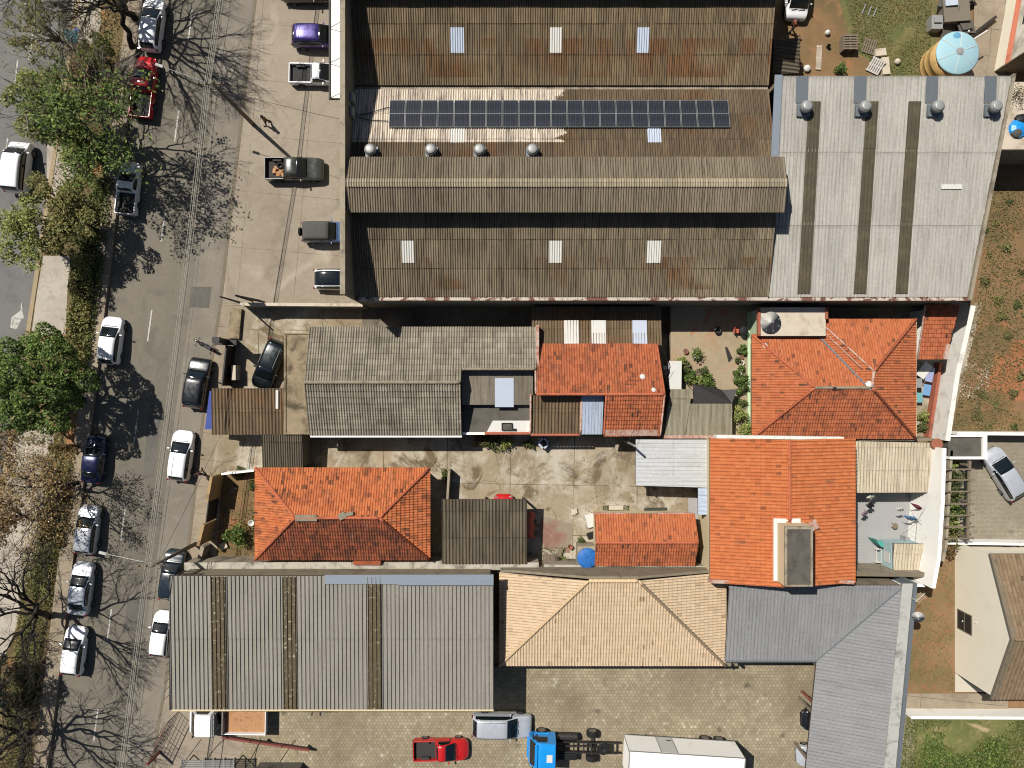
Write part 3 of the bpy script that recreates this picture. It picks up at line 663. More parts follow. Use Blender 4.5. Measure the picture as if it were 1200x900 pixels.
# ------------------------------------------------------------------ people
def person(px, py, hd, label, shirt, trousers, hair, z=.12, stride=.22, height=1.68, bent=0.):
    t = thing('person', label, 'person', (0,0,0)); k = height/1.72
    J = [(0,0,.95),(0,0,1.15),(.0,0,1.40),(0,0,1.50),(.02,0,1.60)]; RR = [.125,.12,.13,.055,.098]; E = [(0,1),(1,2),(2,3),(3,4)]
    for s in (-1, 1):
        b = len(J); st = stride*s
        J += [(0,s*.17,1.40),(-st*.4,s*.22,1.14),(-st*.9+.06,s*.21,.92),(-st*.9+.09,s*.205,.86)]; RR += [.055,.045,.034,.030]; E += [(2,b),(b,b+1),(b+1,b+2),(b+2,b+3)]
        h = len(J)
        for q, (dx, ln) in enumerate(((.034,.075),(.012,.085),(-.012,.08),(-.032,.065))):
            w = J[b+3]; J += [(w[0]+dx*.8,w[1],w[2]-.06),(w[0]+dx,w[1]-s*.004,w[2]-.06-ln*.55),(w[0]+dx+.012,w[1]-s*.012,w[2]-.06-ln)]; RR += [.012,.009,.008]
            i = len(J)-3; E += [(b+3,i),(i,i+1),(i+1,i+2)]
        w = J[b+3]; J += [(w[0]+.04,w[1]-s*.01,w[2]-.03),(w[0]+.055,w[1]-s*.015,w[2]-.075)]; RR += [.011,.009]; i = len(J)-2; E += [(b+3,i),(i,i+1)]
        l = len(J); J += [(0,s*.09,.90),(st*.45+.02,s*.095,.50),(st-.03,s*.10,.09),(st+.13,s*.11,.045)]; RR += [.085,.058,.04,.035]; E += [(0,l),(l,l+1),(l+1,l+2),(l+2,l+3)]
    def skin(name, idx, rad, mat, parent, lv=2):
        mp = {a: i for i, a in enumerate(idx)}
        me = bpy.data.meshes.new(name); me.from_pydata([tuple(c_*k for c_ in J[a]) for a in idx], [(mp[a],mp[b]) for a, b in E if a in mp and b in mp], [])
        me.materials.append(mat); ob = bpy.data.objects.new(name, me); COL.objects.link(ob); ob.parent = parent
        sm = ob.modifiers.new('Skin', 'SKIN'); sv = me.skin_vertices[0].data
        for a in idx: sv[mp[a]].radius = (rad(a)*k,)*2
        sv[0].use_root = True; sm.use_smooth_shade = True
        sb = ob.modifiers.new('Smooth', 'SUBSURF'); sb.levels = sb.render_levels = lv
        return ob
    n = len(J); per = (n-5)//2
    body = skin('body', list(range(n)), lambda a: RR[a], MAT['skin'], t)
    arms = [5, 6, 5+per, 6+per]; legs = [5+per-4, 5+per-3, 5+per-2, 5+2*per-4, 5+2*per-3, 5+2*per-2]
    skin('shirt', [0,1,2]+arms, lambda a: RR[a]+.022, shirt, t)
    skin('trousers', [0]+legs, lambda a: (RR[a]+.022) if a else .14, trousers, t)
    m = MB(); m.lathe((.0,0,1.60*k), [(.115,-.02),(.120,.03),(.108,.075),(.07,.108),(.02,.12)], 14); m.build('hair', hair, t, smooth=True)
    m = MB(); m.rbox((.112,0,1.60*k),(.03,.03,.04)); m.build('nose', MAT['skin'], t, bevel=.01)
    for s in (-1,1):
        m = MB(); m.lathe((.105,s*.035,1.615*k), [(.004,-.01),(.012,0),(.004,.01)], 8); m.build('eye', MAT['black'], t)
        m = MB(); m.rbox((0,s*.105,1.60*k),(.03,.02,.055)); m.build('ear', MAT['skin'], t, bevel=.008)
        l = J[5+per-1] if s < 0 else J[5+2*per-1]
        m = MB(); m.rbox((l[0]-.06,l[1],.045),(.27,.1,.09)); m.build('shoe', MAT['black'], t, bevel=.03)
    p = W(px, py, 0); t.location = (p.x, p.y, z); t.rotation_euler = (0, R(bent), R(hd))
    return t

# ------------------------------------------------------------------ vegetation
def leaf_mesh(name, pts, size, mat, parent, rng, up=.6, kind=None):
    """one small folded quad per leaf cluster"""
    n = len(pts); pts = np.asarray(pts)
    if parent is not None: pts = pts - np.array(origin(parent))
    nr = rng.normal(size=(n,3)); nr[:,2] = np.abs(nr[:,2])+up; nr /= np.linalg.norm(nr, axis=1, keepdims=True)
    a = np.cross(nr, rng.normal(size=(n,3))); a /= np.linalg.norm(a, axis=1, keepdims=True); b = np.cross(nr, a)
    s = (size*(.6+.8*rng.random((n,1))))
    V = np.stack([pts-a*s, pts-b*s*.55+nr*s*.12, pts+a*s, pts+b*s*.55+nr*s*.12], 1).reshape(-1,3)
    me = bpy.data.meshes.new(name)
    me.vertices.add(4*n); me.loops.add(4*n); me.polygons.add(n)
    me.vertices.foreach_set('co', V.ravel()); me.loops.foreach_set('vertex_index', np.arange(4*n))
    me.polygons.foreach_set('loop_start', np.arange(0,4*n,4)); me.polygons.foreach_set('loop_total', np.full(n,4))
    me.update(); me.validate(); me.materials.append(mat)
    o = bpy.data.objects.new(name, me); COL.objects.link(o)
    if parent is not None: o.parent = parent
    if kind: o['kind'] = kind
    return o
def curve(a, b, rng, wob=.12, n=5, lift=0.):
    a, b = np.array(a), np.array(b); L = np.linalg.norm(b-a); out = []
    for i in range(n+1):
        t = i/n; p = a*(1-t)+b*t
        if 0 < i < n: p = p + rng.normal(size=3)*wob*L*.3
        p[2] += lift*L*math.sin(math.pi*t); out.append(p)
    return out
def grow(mb, p, d, L, r, depth, rng, spread=.6, up=.12, tips=None, nmin=2):
    d = d/np.linalg.norm(d); e = p + d*L; pts = curve(p, e, rng, .16, 3)
    mb.tube(pts, [r, r*.88, r*.76, r*.62], 6 if r > .05 else 4 if r > .02 else 3, cap=False)
    if tips is not None and depth <= 2: tips.append(e)
    if depth == 0: return
    k = nmin + (1 if rng.random() < .55 else 0)
    for q in range(k):
        nd = d + rng.normal(size=3)*spread*(1 if q else .45); nd[2] += up
        grow(mb, pts[-1] if q < 2 else pts[2], nd, L*(.62+.3*rng.random()), r*(.60 if q else .70), depth-1, rng, spread, up, tips, nmin)
def bare_tree(name, label, bpx, bpy_, h, crown_px, crown_py, crown_z, seed, depth=5, spread=.55, limbs=4, r=.2, mat='bark_d', leaves=None, L=1.7, leaf_n=0, lsize=.09, group=None):
    rng = np.random.default_rng(seed); base = W(bpx, bpy_, 0); t = thing(name, label, 'tree', (base.x, base.y, .1), group)
    b = np.array(base); c = np.array(W(crown_px, crown_py, crown_z)); fork = b + (c-b)*.38
    mb = MB(); mb.tube(curve(b, fork, rng, .10, 5), [r*1.35, r*1.1, r, r*.95, r*.9, r*.85], 9)
    tips = []
    for i in range(limbs):
        a = 2*math.pi*(i+rng.random()*.6)/limbs; d = (c-b)/np.linalg.norm(c-b)*.75 + np.array([math.cos(a), math.sin(a), .25])*.75
        grow(mb, fork - (fork-b)*.12*rng.random(), d, L, r*.62, depth, rng, spread, .10, tips)
    mb.build('trunk', MAT[mat], t, smooth=True)
    if leaves and tips:
        tp = np.array(tips); P = tp[rng.integers(0, len(tp), leaf_n)] + rng.normal(size=(leaf_n,3))*.22
        leaf_mesh('crown', P, lsize, MAT[leaves], t, rng)
    return t
def leafy_tree(name, label, bpx, bpy_, cpx, cpy, cz, rad, rz, nclump, cr, nleaf, lsize, leaf, seed, bark='bark', r=.18, hollow=.55, twigs=True, flat=.8, clumps=None, group=None, up=.6, shell=.35, gap=.9):
    rng = np.random.default_rng(seed); base = W(bpx, bpy_, 0); t = thing(name, label, 'tree', (base.x, base.y, .1), group)
    b = np.array(base); c = np.array(W(cpx, cpy, cz)); cl = []
    if clumps:
        for x, y, z, rr in clumps: cl.append((np.array(W(x, y, z)), rr))
    tries = 0
    while len(cl) < nclump and tries < 9000:
        tries += 1
        v = rng.normal(size=3); v /= np.linalg.norm(v); v[2] = abs(v[2])*1.0 - .25
        p = c + v*np.array([rad, rad, rz])*(hollow+(1-hollow)*rng.random()); rr = cr*(.6+.8*rng.random())
        if all(np.linalg.norm(p-q[0]) > gap*min(rr, q[1]) for q in cl): cl.append((p, rr))
    fork = b + (c-b)*.45; fork[2] = max(fork[2], .6)
    mb = MB(); mb.tube(curve(b, fork, rng, .08, 5), [r*1.35, r*1.1, r, r*.95, r*.9, r*.85], 9)
    for p, rr in cl:
        m = curve(fork, p, rng, .12, 4, .04); mb.tube(m, [r*.5, r*.4, r*.3, r*.2, r*.1], 5, cap=False)
        if twigs:
            for _ in range(5):
                d = rng.normal(size=3); d /= np.linalg.norm(d); mb.tube(curve(m[3], p + d*rr*.95, rng, .15, 3), [r*.16, r*.12, r*.08, r*.04], 3, cap=False)
    mb.build('trunk', MAT[bark], t, smooth=True)
    tot = sum(rr**2.2 for _, rr in cl); P = []
    for p, rr in cl:
        n = max(8, int(nleaf*rr**2.2/tot)); v = rng.normal(size=(n,3)); v /= np.linalg.norm(v, axis=1, keepdims=True)
        rad_ = rr*(shell+(1-shell)*rng.random((n,1))**.5)*(1+.18*np.sin(5*v[:,:1]+3*v[:,1:2])); v[:,2] *= flat; P.append(p + v*rad_)
    leaf_mesh('crown', np.concatenate(P), lsize, MAT[leaf], t, rng, up)
    return t
def inside(poly, x, y):
    r = False; j = len(poly)-1
    for i in range(len(poly)):
        xi, yi = poly[i]; xj, yj = poly[j]
        if (yi > y) != (yj > y) and x < (xj-xi)*(y-yi)/(yj-yi)+xi: r = not r
        j = i
    return r
def cover(name, poly, n, h, size, leaf, seed, z=.12, thr=.0, fs=.5, kind='stuff', parent=None, label=None, cat=None, up=.3):
    rng = np.random.default_rng(seed); xy = [(p.x, p.y) for p in (W(a, b, 0) for a, b in poly)]
    x0, x1 = min(p[0] for p in xy), max(p[0] for p in xy); y0, y1 = min(p[1] for p in xy), max(p[1] for p in xy); P = []; tries = 0
    while len(P) < n and tries < n*30:
        tries += 1; x = x0+(x1-x0)*rng.random(); y = y0+(y1-y0)*rng.random()
        if not inside(xy, x, y): continue
        nv = mnoise.noise(Vector((x*fs, y*fs, seed*3.1)))
        if nv < thr - .25*rng.random(): continue
        P.append((x, y, z + h*rng.random()*(.4+.9*max(0, min(1, nv+.4)))))
    o = leaf_mesh(name, P, size, MAT[leaf], parent, rng, up); 
    if parent is None: o['kind'] = kind
    return o
def shrub(px, py, rad, h, label, leaf='leaf_shrub', n=350, lsize=.07, seed=1, z=0., name='shrub', cat='shrub', group=None, stems=5):
    rng = np.random.default_rng(seed); b = W(px, py, z); t = thing(name, label, cat, (b.x, b.y, z), group); mb = MB()
    for i in range(stems):
        a = 2*math.pi*i/stems; mb.tube(curve((b.x,b.y,z), (b.x+rad*.5*math.cos(a), b.y+rad*.5*math.sin(a), z+h*.75), rng, .1, 3), [.03,.024,.018,.01], 4)
    mb.build('stem', MAT['bark'], t)
    v = rng.normal(size=(n,3)); v /= np.linalg.norm(v, axis=1, keepdims=True); v[:,2] = np.abs(v[:,2])
    lob = 1 + .3*np.sin(3*np.arctan2(v[:,1], v[:,0])+seed)[:,None]
    P = np.array((b.x,b.y,z+h*.15)) + v*np.array([rad,rad,h*.85])*lob*(.3+.7*rng.random((n,1))**.6)
    leaf_mesh('foliage', P, lsize, MAT[leaf], t, rng)
    return t
# ================================================================== THE SETTING
def big(name, x0, x1, y0, y1, z, mat):
    mb = MB(); mb.add([(x0,y0,z),(x1,y0,z),(x1,y1,z),(x0,y1,z)], [(0,1,2,3)]); return mb.build(name, mat, kind='structure')
big('ground', -700, 700, -700, 700, -.12, MAT['dirt'])
far = lambda x0, y0, x1, y1, y: x0 + (x1-x0)*(y-y0)/(y1-y0)
KM = [(318,-1200),(150,150),(124,370),(104,535),(88,653),(58,900),(-178,2900)]        # kerb of the verge
KR = [(444,-1200),(300,0),(259,358),(240,480),(222,640),(185,860),(-60,2900)]         # kerb of the right pavement
sheet('road', KM + KR[::-1], 0., MAT['asphalt'])
lane = [(444,-1200),(300,0),(259,358),(240,480),(222,640),(185,860),(-60,2900),(-88,2900),(150,860),(186,640),(206,480),(224,358),(262,0),(405,-1200)]
sheet('parking_lane', lane, .004, MAT['lane_dust'])
LR = [(246,-1200),(90,0),(82,50),(45,300),(33,380),(-10,640),(-48,900),(-330,2900)]
sheet('left_road', LR + [(-730,2900),(-320,900),(-230,0),(-80,-1200)], .0, MAT['asphalt_left'])
sheet('verge', LR + [(x-17, y) for x, y in KM[::-1]], .12, MAT['median'], -.1)
sheet('verge_kerb', [(x-17,y) for x, y in KM] + KM[::-1], .26, MAT['walk'], -.1)
sheet('verge_edge', LR + [(x+5, y) for x, y in LR[::-1]], .16, MAT['kerb'], -.1)
for pts in ([(84,-60),(119,-60),(119,30),(114,52),(80,52),(86,0)], [(52,300),(84,300),(80,345),(78,392),(38,392),(45,340)], [(22,500),(66,500),(60,560),(48,640),(28,700),(20,735),(6,770),(-30,770),(-20,640),(4,560)], [(56,170),(96,176),(84,232),(56,232)]):
    sheet('path', pts, .126, MAT['path'])
sheet('forecourt', [(444,-1200),(2200,-1200),(2200,-40),(433,-40),(433,360),(259,358),(300,0)], .12, MAT['lot'], -.1)
sheet('right_kerb', [(x-2.2,y) for x, y in KR] + [(x+1.5,y) for x, y in KR[::-1]], .135, MAT['kerb_dark'], -.1)
sheet('pavement', [(259,358),(300,358),(268,470),(256,510),(247,565),(240,640),(232,668),(215,700),(204,850),(187,850),(222,640),(240,480)], .12, MAT['walk'], -.1)
sheet('pavement', [(187,850),(204,850),(-40,2900),(-60,2900)], .12, MAT['walk'], -.1)
sheet('yard', [(300,358),(637,358),(637,388),(885,388),(885,355),(1150,355),(1110,515),(832,515),(832,675),(230,675),(247,565),(256,510),(268,470)], .118, MAT['yard'], -.1)
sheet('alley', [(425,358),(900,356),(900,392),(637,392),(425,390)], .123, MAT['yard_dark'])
sheet('front_garden', [(262,552),(306,552),(306,652),(254,652)], .124, MAT['dirt_lot'])
sheet('red_patch', [(634,604),(672,614),(668,648),(640,644),(630,624)], .121, MAT['yard_red'])
sheet('courtyard', [(782,356),(886,356),(886,516),(782,516)], 1.25, MAT['court'], -.1)
sheet('paver_yard', [(196,790),(1070,768),(1070,1500),(130,1500),(184,900)], .118, MAT['hex'], -.1)
sheet('entrance_apron', [(192,800),(290,830),(284,880),(262,905),(183,905)], .124, MAT['lot'])
sheet('side_lawn', [(1066,652),(1119,648),(1119,812),(1058,812)], .124, MAT['lawn'])
sheet('side_path', [(1058,812),(1180,812),(1180,832),(1056,832)], .126, MAT['walk'])
sheet('back_garden', [(1054,835),(1500,835),(1500,1400),(1030,1400)], .11, MAT['green'])
sheet('vacant_lot', [(1160,170),(1600,170),(1600,508),(1112,508),(1142,355)], .10, MAT['dirt_lot'])
sheet('block_yard', [(1098,508),(1500,508),(1500,640),(1088,640)], .118, MAT['block'])
sheet('rear_lot', [(905,-400),(1120,-400),(1100,108),(905,108)], .11, MAT['dirt_lot'])
sheet('rear_lot_grass', [(985,-400),(1100,-400),(1096,108),(1042,108),(1026,78),(1000,60),(982,0)], .116, MAT['grass'])
sheet('rear_drive', [(1150,-400),(1180,-400),(1176,110),(1110,110),(1140,30)], .122, MAT['walk'])
sheet('asphalt_patch', [(224,336),(248,336),(245,361),(222,360)], .008, MAT['asphalt_patch'])
sheet('asphalt_patch', [(176,470),(190,470),(180,560),(167,560)], .003, MAT['asphalt_patch'])
sheet('asphalt_patch', [(150,700),(171,700),(165,742),(144,742)], .003, MAT['asphalt_patch'])
# painted markings
def mark(x0, y0, x1, y1, w=.12, z=.010, name='lane_marking'):
    a, b = W(x0,y0,0), W(x1,y1,0); d = (b-a).normalized(); s = Vector((-d.y,d.x,0))*w/2
    mb = MB(); mb.add([(p.x,p.y,z) for p in (a+s, b+s, b-s, a-s)], [(0,3,2,1)]); mb.build(name, MAT['line'], kind='structure')
for i in range(-6, 12):
    y = 363 + i*117; x = 178 - (y-363)*.135; mark(x, y, x-5, y+37)
for i in range(-4, 9):
    y = 70 + i*92; x = 21 - (y-70)*.13; mark(x, y, x-4, y+30)
mark(43, 8, 34, 70, .16)
mb = MB(); pts = [W(x, y, 0) for x, y in ((25,353),(28,372),(19,386),(12,384),(13.5,372),(24,364))]
mb.add([(p.x,p.y,.010) for p in pts], [tuple(range(6))[::-1]]); mb.build('turn_arrow_marking', MAT['line'], kind='structure')

# ================================================================== BUILDINGS
def building(name, label, gx, gy, cat='building'):
    p = G(gx, gy, 0); return thing(name, label, cat, (p.x, p.y, 0))
def gp(*pts): return [G(*p) for p in pts]
def wallbox(parent, x0, x1, y0, y1, z0, z1, mat='wall_w', name='wall'):
    """x0..y1 in plan coordinates from the point under the camera"""
    a, b = G(x0, y1), G(x1, y0); mb = MB(); mb.box(a.x, b.x, a.y, b.y, z0, z1); return mb.build(name, MAT[mat], parent)
FIB = dict(kind='fibro', pitch=.177, amp=.044, lap=.014, course=2.1)
def tiles(p=.2, cs=.34, a=.045, l=.055): return dict(kind='tile', pitch=p, amp=a, lap=l, course=cs)

# ---- the warehouse under long fibre cement roofs
wh = building('warehouse', 'long brown corrugated warehouse with raised lantern roof and tall front parapet', 50, -200)
XL, XR = -11.62, 19.02
def sx(y0, z0, y1, z1, x0=XL, x1=XR): return [Vector((x0,y0,z0)),Vector((x1,y0,z0)),Vector((x1,y1,z1)),Vector((x0,y1,z1))]
panel('roof', sx(6.47,5.6,12.5,7.11), MAT['wh'], wh, jitter=.02, anchor=(XL,0,0), **FIB)
panel('roof', sx(21.85,5.6,15.5,7.19), MAT['wh_limed'], wh, jitter=.02, anchor=(XL,0,0), **FIB)
panel('roof', sx(22.15,5.6,29.2,7.36), MAT['wh2'], wh, jitter=.02, anchor=(XL,0,0), **FIB)
panel('lantern_roof', sx(12.05,8.4,14.0,8.9,-11.55,19.15), MAT['wh_top'], wh, jitter=.02, **FIB)
panel('lantern_roof', sx(15.95,8.4,14.0,8.9,-11.55,19.15), MAT['wh_top'], wh, jitter=.02, **FIB)
panel('lantern_roof', sx(27.95,8.4,29.9,8.9,-11.55,19.15), MAT['wh_top'], wh, **FIB)
panel('lantern_roof', sx(31.8,8.4,29.9,8.9,-11.55,19.15), MAT['wh_top'], wh, **FIB)
panel('roof', sx(38,5.6,31.4,7.2), MAT['wh2'], wh, **FIB)
panel('ridge_cap', sx(13.72,8.87,14.0,8.925,-11.55,19.15), MAT['ridge_lt'], wh, thick=0, lift=.03, **FIB); panel('ridge_cap', sx(14.28,8.87,14.0,8.925,-11.55,19.15), MAT['ridge_lt'], wh, thick=0, lift=.03, **FIB)
mb = MB(); mb.box(XL,XR,12.5,12.62,6.5,8.36); mb.box(XL,XR,15.38,15.5,6.5,8.36); mb.box(XL,XR,28.6,28.72,6.5,8.3); mb.box(XL,XR,31.1,31.2,6.5,8.3); mb.build('lantern_wall', MAT['wall_conc'], wh)
mb = MB(); mb.box(XL,XR,21.86,22.14,5.36,5.44); mb.build('gutter', MAT['wall_conc'], wh)
mb = MB(); mb.box(-11.9,-11.65,6.3,52,0,8.86); mb.build('parapet_wall', MAT['wall_g'], wh)
mb = MB(); mb.box(-11.96,-11.60,6.24,52,8.86,8.93); mb.build('coping', MAT['wall_conc'], wh)
mb = MB(); mb.box(-11.645,19.0,6.25,6.44,0,5.42); mb.build('side_wall', MAT['wall_g'], wh)
mb = MB(); mb.box(-11.60,19.0,6.20,6.44,5.425,5.56); mb.build('peeling_coping', MAT['wall_peel'], wh)
mb = MB(); mb.prism([(18.75,6.46),(18.98,6.46),(18.98,40),(18.75,40)], 0, 5.35); mb.box(18.75,18.98,12.7,15.3,5.36,8.3); mb.build('end_wall', MAT['wall_g'], wh)
def on_plane(y, y0, z0, slope): return z0 + slope*abs(y-y0)
def lightsheet(px, py0, py1, w, y0, z0, up, mat, parent=wh, name='skylight', slope=.25):
    """a translucent sheet let into a slope that rises from (y0, z0); up = +1 north, -1 south"""
    def hit(py):
        z = z0+.5
        for _ in range(20):
            y = W(0, py, z).y; z = z0 + slope*(y-y0)*up
        return Vector((0, y, z))
    a, b = hit(py1 if up > 0 else py0), hit(py0 if up > 0 else py1); xa, xb = W(px, 0, a.z).x, W(px+w, 0, a.z).x
    return panel(name, [Vector((xa,a.y,a.z)),Vector((xb,a.y,a.z)),Vector((xb,b.y,b.z)),Vector((xa,b.y,b.z))], MAT[mat], parent, lift=.022, thick=0, anchor=(XL,0,0), **FIB)
for px, w in ((471,15),(643,15),(757.5,16)): lightsheet(px, 282, 308, w, 6.47, 5.6, 1, 'transl')
for px, w, m in ((528,16,'transl_b'),(644,14,'transl'),(745.5,14.5,'transl_b')): lightsheet(px, 32, 62, w, 22.15, 5.6, 1, m)
for px, w, m in ((528,17,'transl'),(758.5,15.5,'transl_b')): lightsheet(px, 150, 167, w, 21.85, 5.6, -1, m)
cn = [W(387.5,-60,3.5), W(387.5,115,3.5)]
mb = MB(); mb.box(cn[0].x, -11.905, cn[1].y, cn[0].y+10, 3.42, 3.52); mb.build('canopy', MAT['wall_w'], wh)
mb = MB(); mb.box(cn[0].x-.12, cn[0].x, cn[1].y-.1, cn[0].y+10, 3.40, 3.62); mb.box(cn[0].x-.12, -11.91, cn[1].y-.12, cn[1].y-.002, 3.40, 3.60); mb.build('canopy_gutter', MAT['steel_d'], wh)
mb = MB()
for y in (16, 18.7, 21.4, 24.1, 26.8, 29.5): mb.tube([(cn[0].x-.05,y+6,3.6),(-11.95,y+6,5.4)], .025, 5)
mb.build('stay_rod', MAT['steel_d'], wh)
mb = MB(); mb.box(-11.6,-11.4,19.2,19.9,6.6,7.5); mb.box(-11.6,-11.4,20.3,20.95,6.5,7.4); mb.build('electric_box', MAT['zinc'], wh)
mb = MB(); mb.tube([(-11.45,19.6,6.55),(-10.9,19.7,6.3),(-9.2,20.3,6.1),(-8.6,20.35,6.12)], .03, 6); mb.tube([(-11.45,19.5,6.55),(-10.5,19.3,6.35),(-9.0,19.2,6.4)], .03, 6); mb.build('conduit', MAT['cable_d'], wh)

# ---- the metal hangar beside it
hg = building('hangar', 'pale ribbed metal roofed hangar with three dark translucent strips', 450, -200)
def hp(px, py): 
    t = min(1, max(0, (350-py)/260.0)); return W(px, py, 5.5+2.1*t)
RB = dict(kind='rib', pitch=.262, amp=.065, lap=.02, course=5.2)
hz = lambda y: 5.5 + (y-6.47)*2.1/15.5
def hv(x, y): return Vector((x, y, hz(y)))
panel('roof', [hv(19.03,6.47), hv(33.8,6.47), hv(35.62,21.97), hv(19.03,21.97)], MAT['metal_lt'], hg, **RB)
mb = MB(); mb.prism([(19.03,6.25),(33.86,6.25),(33.84,6.45),(19.03,6.45)], 0, 5.36); mb.build('side_wall', MAT['wall_g'], hg)
mb = MB(); mb.prism([(19.03,6.20),(33.9,6.20),(33.88,6.44),(19.03,6.44)], 5.365, 5.47); mb.build('peeling_coping', MAT['wall_peel'], hg)
mb = MB(); mb.prism([(33.88,6.2),(34.1,6.2),(35.9,22.1),(35.66,22.1)], 0, [5.62,5.62,7.72,7.72]); mb.build('end_wall', MAT['wall_conc'], hg)
mb = MB(); mb.box(19.1,35.5,21.6,21.9,0,7.3); mb.build('rear_wall', MAT['wall_g'], hg)
a, b = hv(18.98,15.98), hv(18.98,21.97); mb = MB(); mb.slab([Vector((18.7,16.0,a.z+.16)),Vector((19.25,16.0,a.z+.14)),Vector((19.25,22.0,b.z+.14)),Vector((18.7,22.0,b.z+.16))], .06); mb.build('edge_flashing', MAT['flash_b'], hg)
def hx(px, py):      # a point of the hangar roof
    z = 6
    for _ in range(20): p = W(px, py, z); z = hz(p.y)
    return Vector((p.x, p.y, z))
for x0, x1, x2, x3 in ((947,961.5,949,934),(1015,1029,1014.5,999.5),(1064,1079,1063,1048.5)):
    panel('skylight', [hx(x3,344), hx(x2,344), hx(x1,119), hx(x0,119)], MAT['transl_d'], hg, lift=.075, thick=.02, **RB)
for x in (939, 1007, 1091, 1159.5):
    p, q_ = hx(x-7,121), hx(x+7,121); r_, s_ = hx(x+8,89.5), hx(x-6,89.5); up = Vector((0,0,.075))
    mb = MB(); mb.slab([p+up, q_+up, r_+up, s_+up], .05); mb.build('vent_flashing', MAT['flash'], hg)
for xx in (1107, 1119):
    p = hx(xx, 219); mb = MB(); mb.rbox((p.x+.1,p.y,p.z+.06), (.75,.35,.05)); mb.build('roof_patch', MAT['transl'], hg)

# turbine vents
def vent(p, label, group, first=[None]):
    if first[0] is None:
        t = thing('turbine_vent', label, 'roof vent', (0,0,0), group)
        m = MB(); m.box(-.46,.46,-.50,.36,-.12,.09); m.lathe((0,0,.05), [(.34,0),(.32,.30)], 16); m.build('base', MAT['flash'], t)
        m = MB(); n = 24
        for k in range(n):
            a = 2*math.pi*k/n; prof = [(.32,.33),(.42,.45),(.45,.58),(.42,.70),(.33,.80)]
            for (r0,z0),(r1,z1) in zip(prof, prof[1:]):
                da = 2*math.pi/n*1.15; m.add([(r0*math.cos(a),r0*math.sin(a),z0),(r0*.94*math.cos(a+da),r0*.94*math.sin(a+da),z0),(r1*.94*math.cos(a+da),r1*.94*math.sin(a+da),z1),(r1*math.cos(a),r1*math.sin(a),z1)], [(0,1,2,3)])
        m.lathe((0,0,0), [(.30,.32),(.36,.45),(.38,.58),(.36,.70),(.3,.79)], 20); m.build('turbine_head', MAT['zinc'], t)
        m = MB(); m.lathe((0,0,.79), [(.34,0),(.31,.03),(.16,.055),(.05,.06)], 20); m.build('cap', MAT['zinc'], t, smooth=True)
        first[0] = t
    else: t = copy_tree(first[0]); t['label'] = label; t['group'] = group
    t.location = p; return t
for px, nm in ((434,'grey turbine vent on the limewashed sheets, in the parapet shadow, left end of its row'), (505,'grey turbine vent at the right edge of the limewashed sheets on the warehouse'), (562,'grey turbine vent on the warehouse, third from the parapet'), (624,'grey turbine vent nearest the middle of the warehouse, right end of its row')):
    p = W(px, 175.5, 7.45); z = 5.6+.25*(21.85-p.y); vent((p.x, p.y, z+.02), nm, 'turbine vents on the warehouse')
for px, nm in ((941,'shiny turbine vent on the hangar beside the warehouse roof, leftmost of four'), (1009,'shiny turbine vent above the middle dark strip of the hangar'), (1093,'shiny turbine vent on the hangar nearest below the yellow water tank'), (1160,'shiny turbine vent near the right edge of the hangar roof')):
    p = hx(px, 129); vent((p.x, p.y, p.z+.06), nm, 'turbine vents on the hangar')

# solar panels
sp = thing('solar_panel', 'dark blue solar panel in the single row on the warehouse roof', 'solar panel', (0,0,0), 'row of solar panels on the warehouse')
m = MB(); m.box(-.545,.545,-1.10,1.10,0,.03); m.build('glass', MAT['solar'], sp)
m = MB()
for a in ((-.567,-.545,-1.12,1.12),(.545,.567,-1.12,1.12),(-.545,.545,-1.12,-1.10),(-.545,.545,1.10,1.12)): m.box(*a, -.02, .04)
m.box(-.545,.545,-.012,.012,.030,.034)
m.build('frame', MAT['zinc'], sp)
m = MB(); m.box(-.4,-.34,-1.0,1.0,-.12,-.001); m.box(.34,.4,-1.0,1.0,-.12,-.001); m.build('rail', MAT['zinc'], sp)
p0, p1 = W(465.5,133.5,6.25), W(845,133.5,6.25)
for i in range(21):
    o = sp if i == 0 else copy_tree(sp)
    x = p0.x + (p1.x-p0.x)*i/20; y = p0.y; o.location = (x, y, 5.6+.25*(21.85-y)+.15); o.rotation_euler = (-math.atan(.25), 0, 0)

# ---- grey house with the workshop front
gh = building('grey_house', 'long grey house with two weathered corrugated slopes and a white fascia', -160, 5)
ye, yr, yn, xa, xb, xc = -3.99, .13, 4.45, -15.75, -3.92, 1.85
GT = dict(kind='fibro', pitch=.20, amp=.046, lap=.03, course=.52)
panel('roof', [Vector((xa,ye,3)),Vector((xb,ye,3)),Vector((xb,yr,4.4)),Vector((xa,yr,4.4))], MAT['gray_tile_dark'], gh, jitter=.05, **GT)
panel('roof', [Vector((xb,yn,3)),Vector((xa,yn,3)),Vector((xa,yr,4.4)),Vector((xb,yr,4.4))], MAT['gray_tile_dark'], gh, jitter=.05, **GT)
ym = 1.15; zm = 3+1.4*(yn-ym)/(yn-yr)
panel('roof', [Vector((xc,yn,3)),Vector((xb+.002,yn,3)),Vector((xb+.002,ym,zm)),Vector((xc,ym,zm))], MAT['gray_tile_dark'], gh, jitter=.05, **GT)
ridge((xa,yr,4.42),(xb,yr,4.42), MAT['ridge_g'], gh, .13); ridge((xb+.1,ym,zm+.02),(xc,ym,zm+.02), MAT['ridge_g'], gh, .11)
ridge((xb,yr,4.40),(xb,ym+.1,zm+.05), MAT['ridge_g'], gh, .07)
mb = MB(); mb.box(xa+.2,xb-.2,ye+.2,yn-.2,0,2.82); mb.box(xb-.199,xc-.1,ym-.1,yn-.2,0,2.8)
